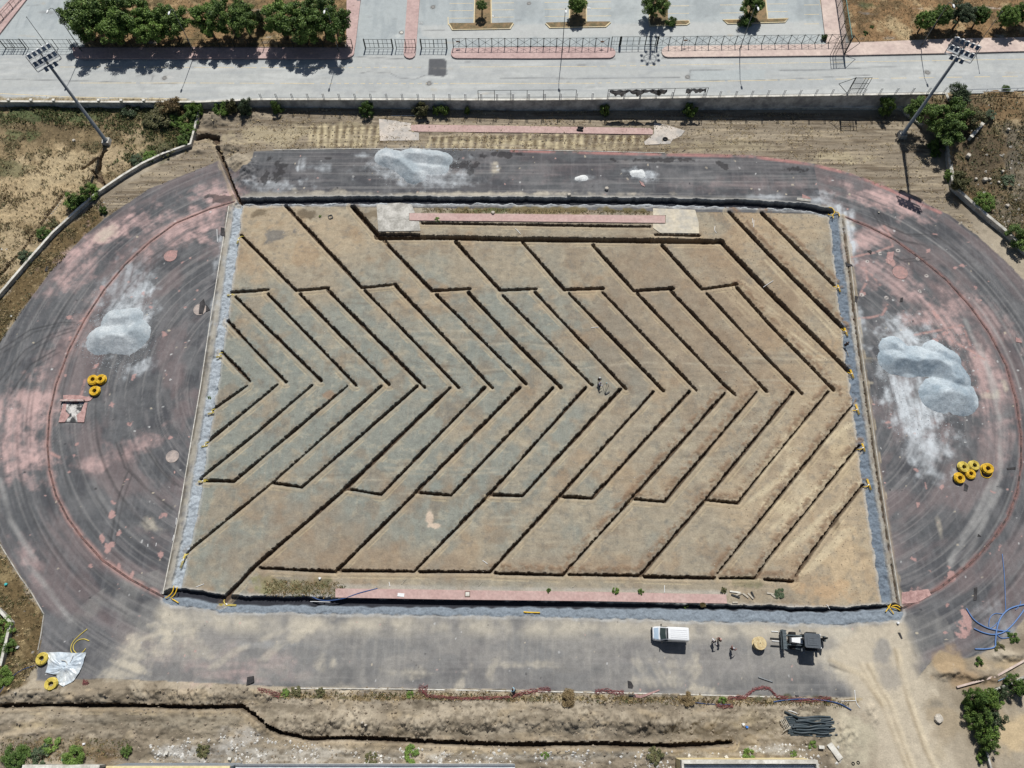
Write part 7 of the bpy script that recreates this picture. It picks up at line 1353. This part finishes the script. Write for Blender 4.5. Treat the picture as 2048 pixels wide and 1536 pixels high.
def person(px, py, label, shirt, trous, hat, rz, pose='stand', hands=None, crouch=0.0, hatname='helmet', sleeve=True, z=None):
    x, y = P(px, py); t = thing('person', label, 'person', (x, y, gz(x, y) if z is None else z), rz, 'people on the site')
    c = crouch; H_ = .95-.42*c; fw = .18*c
    J = dict(pelvis=(0, -.10*c, H_), waist=(0, .02*c+.0, H_+.20), chest=(0, .16*c, H_+.42-.05*c), neck=(0, .24*c, H_+.56-.08*c), chin=(0, .03+.28*c, H_+.63-.10*c), head=(0, .02+.28*c, H_+.70-.1*c), crown=(0, .0+.26*c, H_+.775-.1*c))
    for s_, q in (('L', 1), ('R', -1)):
        J['hip'+s_] = (q*.10, -.08*c, H_-.06); J['knee'+s_] = (q*(.11+.06*c), .03+.34*c, .50-.02*c); J['ankle'+s_] = (q*.11, -.02-.02*c, .09); J['toe'+s_] = (q*.13, .17, .04)
        J['sho'+s_] = (q*.19, J['chest'][1], J['chest'][2]+.06)
        hx_, hy_, hz_ = (hands or {}).get(s_, (q*.28, .06, .78)); sh = Vector(J['sho'+s_]); hd_ = Vector((hx_, hy_, hz_)); d_ = hd_-sh
        if d_.length > .58: hd_ = sh+d_.normalized()*.58; d_ = hd_-sh
        mid = sh+d_*.5; bend = math.sqrt(max(.0, .3**2-(d_.length/2)**2)); J['elb'+s_] = tuple(mid+Vector((q*.55, -.6, -.5)).normalized()*bend); J['wri'+s_] = tuple(sh+d_*.88); J['palm'+s_] = tuple(hd_)
    E = [('pelvis', 'waist'), ('waist', 'chest'), ('chest', 'neck'), ('neck', 'chin'), ('chin', 'head'), ('head', 'crown')]
    R_ = dict(RAD)
    for s_ in 'LR':
        E += [('pelvis', 'hip'+s_), ('hip'+s_, 'knee'+s_), ('knee'+s_, 'ankle'+s_), ('ankle'+s_, 'toe'+s_), ('chest', 'sho'+s_), ('sho'+s_, 'elb'+s_), ('elb'+s_, 'wri'+s_), ('wri'+s_, 'palm'+s_)]
        pv, wv = Vector(J['palm'+s_]), Vector(J['wri'+s_]); f_ = (pv-wv).normalized(); sd = f_.cross(Vector((0, 0, 1))); sd = sd.normalized() if sd.length > .1 else Vector((0, 1, 0)); cu = f_.cross(sd).normalized()
        for i, (o_, l_) in enumerate(((-.028, .075), (-.010, .088), (.010, .084), (.028, .066))):
            a_ = pv+sd*o_+f_*.03; J[f'f{i}a'+s_] = tuple(a_+f_*l_*.5); J[f'f{i}b'+s_] = tuple(a_+f_*l_*.85+cu*l_*.3); R_[f'f{i}a'+s_] = .010; R_[f'f{i}b'+s_] = .007; E += [('palm'+s_, f'f{i}a'+s_), (f'f{i}a'+s_, f'f{i}b'+s_)]
        J['tha'+s_] = tuple(wv+(pv-wv)*.6+sd*.045); J['thb'+s_] = tuple(wv+(pv-wv)*.6+sd*.06+f_*.05); R_['tha'+s_] = .012; R_['thb'+s_] = .008; E += [('palm'+s_, 'tha'+s_), ('tha'+s_, 'thb'+s_)]
    skinned('body', J, E, R_, SKIN, t, 2)
    sub_ = lambda ks, es, k_, nm, m: skinned(nm, {a_: J[a_] for a_ in ks}, es, {a_: (tuple(q+k_ for q in RAD[a_]) if isinstance(RAD[a_], tuple) else RAD[a_]+k_) for a_ in ks}, m, t, 1)
    sub_(['pelvis', 'waist', 'chest', 'shoL', 'shoR', 'elbL', 'elbR']+(['wriL', 'wriR'] if sleeve else []), [('pelvis', 'waist'), ('waist', 'chest'), ('chest', 'shoL'), ('chest', 'shoR'), ('shoL', 'elbL'), ('shoR', 'elbR')]+([('elbL', 'wriL'), ('elbR', 'wriR')] if sleeve else []), .022, 'shirt', shirt)
    sub_(['pelvis', 'hipL', 'hipR', 'kneeL', 'kneeR', 'ankleL', 'ankleR'], [('pelvis', 'hipL'), ('pelvis', 'hipR'), ('hipL', 'kneeL'), ('hipR', 'kneeR'), ('kneeL', 'ankleL'), ('kneeR', 'ankleR')], .02, 'trousers', trous)
    for s_ in 'LR': skinned('shoe', {'a': J['ankle'+s_][:2]+(.05,), 'b': J['toe'+s_]}, [('a', 'b')], {'a': .055, 'b': .045}, C_BLACK, t, 1)
    hx_, hy_, hz_ = J['head']; fc = MB(); fc.add([(hx_-.015, hy_+.085, hz_-.02), (hx_+.015, hy_+.085, hz_-.02), (hx_, hy_+.125, hz_-.03), (hx_, hy_+.09, hz_+.02)], [(0, 2, 3), (2, 1, 3), (0, 1, 2)]); fc.build('nose', SKIN, t)
    for q in (-1, 1): MB().box((hx_+q*.034, hy_+.09, hz_+.012), (.026, .02, .014)).build('eye', C_BLACK, t); MB().box((hx_+q*.098, hy_, hz_-.01), (.02, .035, .055)).build('ear', SKIN, t)
    MB().box((hx_, hy_+.09, hz_-.062), (.045, .02, .01)).build('mouth', mat('lips', V(150, 80, 72), .6), t)
    hb = MB().lathe([(.118, .015), (.121, .04), (.11, .095), (.075, .135), (.02, .15)], (hx_, hy_-.01, hz_-.01), 16)
    if hatname == 'helmet': hb.lathe([(.15, .02), (.15, .032), (.11, .04)], (hx_, hy_+.015, hz_-.01), 16)
    hb.build(hatname, hat, t, smooth=True); return t
M_SW, M_SB, M_SR = mat('white_shirt', V(232, 232, 236), .8, vary=.06), mat('dark_shirt', V(30, 30, 36), .85), mat('dark_red_shirt', V(110, 44, 40), .85)
M_SL, M_SP = mat('pale_blue_shirt', V(170, 214, 232), .8, vary=.06), mat('lilac_white_shirt', V(206, 204, 226), .8, vary=.06)
M_TB, M_TN, M_HAIR = mat('black_trousers', V(24, 24, 28), .85), mat('navy_trousers', V(34, 40, 62), .85), mat('dark_hair', (.02, .016, .013), .7)
M_HW, M_HP = mat('white_helmet', V(240, 240, 240), .35, vary=.03), mat('pale_pink_helmet', V(216, 176, 164), .4)
person(1424.5, 1284, 'person in a white shirt, arms spread, leftmost of the three near the van', M_SW, M_TN, M_HAIR, math.radians(-60), hands={'L': (.5, .15, 1.15), 'R': (-.5, .2, 1.2)}, hatname='hair')
person(1436, 1280, 'person in a dark red shirt facing the white shirted one', M_SR, M_TB, M_HP, math.radians(110), hands={'L': (.3, .4, 1.05), 'R': (-.28, .1, .85)})
person(1461, 1298, 'person in a dark red top standing nearest the cable reel', M_SR, M_TB, mat('grey_helmet', V(180, 180, 186), .4), math.radians(-50), hands={'L': (.35, .38, 1.2), 'R': (-.3, .3, 1.0)})
person(1028, 1381, 'person in a pale blue shirt crouching on the white kerb at the bottom', M_SL, M_TB, M_HAIR, math.radians(60), crouch=.75, hands={'L': (.3, .5, .55), 'R': (-.25, .5, .5)}, hatname='hair')
person(1197.5, 763, 'person in black with a white helmet beside the survey tripod', M_SB, M_TB, M_HW, math.radians(180), hands={'L': (.2, .4, 1.1), 'R': (-.2, .35, 1.1)})
person(1198, 773, 'person in a lilac white shirt bending beside the survey tripod', M_SP, M_TN, M_HAIR, math.radians(-80), crouch=.45, hands={'L': (.22, .5, .9), 'R': (-.2, .5, .85)}, hatname='hair')
person(1689, 692, 'person in black kneeling at the right hand gravel drain', M_SB, M_TB, M_HAIR, math.radians(-60), crouch=.95, hands={'L': (.25, .5, .35), 'R': (-.2, .52, .3)}, hatname='hair', z=0)
x, y = P(1211, 774); t = thing('survey_tripod', 'yellow grey survey tripod standing right of the two people on the pitch', 'tripod', (x, y, 0))
for a_ in (.5, 2.6, 4.7): MB().bar((.06*math.cos(a_), .06*math.sin(a_), 1.5), (.65*math.cos(a_), .65*math.sin(a_), -.05), .06).build('leg', M_WOOD, t)
hd_ = MB().lathe([(.12, 1.48), (.12, 1.53), (.04, 1.55)], n=10).build('head_plate', C_DARK, t); MB().box((0, 0, 1.66), (.16, .2, .24)).bar((0, -.16, 1.68), (0, .16, 1.68), .09, 8).build('instrument', mat('instrument_grey', V(120, 150, 150), .4), hd_)
x, y = P(1215, 786); t = thing('instrument_case', 'long dark instrument case on the ground below the tripod', 'case', (x, y, 0), math.radians(32)); MB().box((0, 0, .09), (.75, .2, .16)).build('case_body', C_DARK, t); MB().box((0, -.11, .12), (.18, .03, .04)).build('handle', C_BLACK, t)
# ================================================================== camera, light, sky
cam = bpy.data.cameras.new('camera'); co = bpy.data.objects.new('camera', cam); COL.objects.link(co)
co.location = (0, 0, HC); co.rotation_euler = (PHI, 0, 0)
cam.sensor_width = 36; cam.lens = 36*FPX/2048; cam.clip_end = 3000; cam.clip_start = .5
scene.camera = co
EL, AZ = math.radians(53), math.radians(6)
wd = bpy.data.worlds.new('World'); scene.world = wd; wd.use_nodes = True
nt = wd.node_tree; sky = nt.nodes.new('ShaderNodeTexSky'); sky.sky_type = 'NISHITA'; sky.sun_disc = False
sky.sun_elevation = EL; sky.sun_rotation = AZ
bg = nt.nodes['Background']; nt.links.new(sky.outputs[0], bg.inputs[0]); bg.inputs[1].default_value = 0.05
sl = bpy.data.lights.new('sun', 'SUN'); so = bpy.data.objects.new('sun', sl); COL.objects.link(so)
sl.energy = 5.0; sl.angle = math.radians(.5); sl.color = (1.0, .975, .93)
so.rotation_euler = (math.pi/2-EL, 0, math.pi-AZ)      # shines from +Y (a little east) down to the site
so.location = (0, 60, 150)
vs = scene.view_settings; vs.view_transform = 'Standard'; vs.look = 'None'; vs.exposure = -0.10; vs.gamma = 1
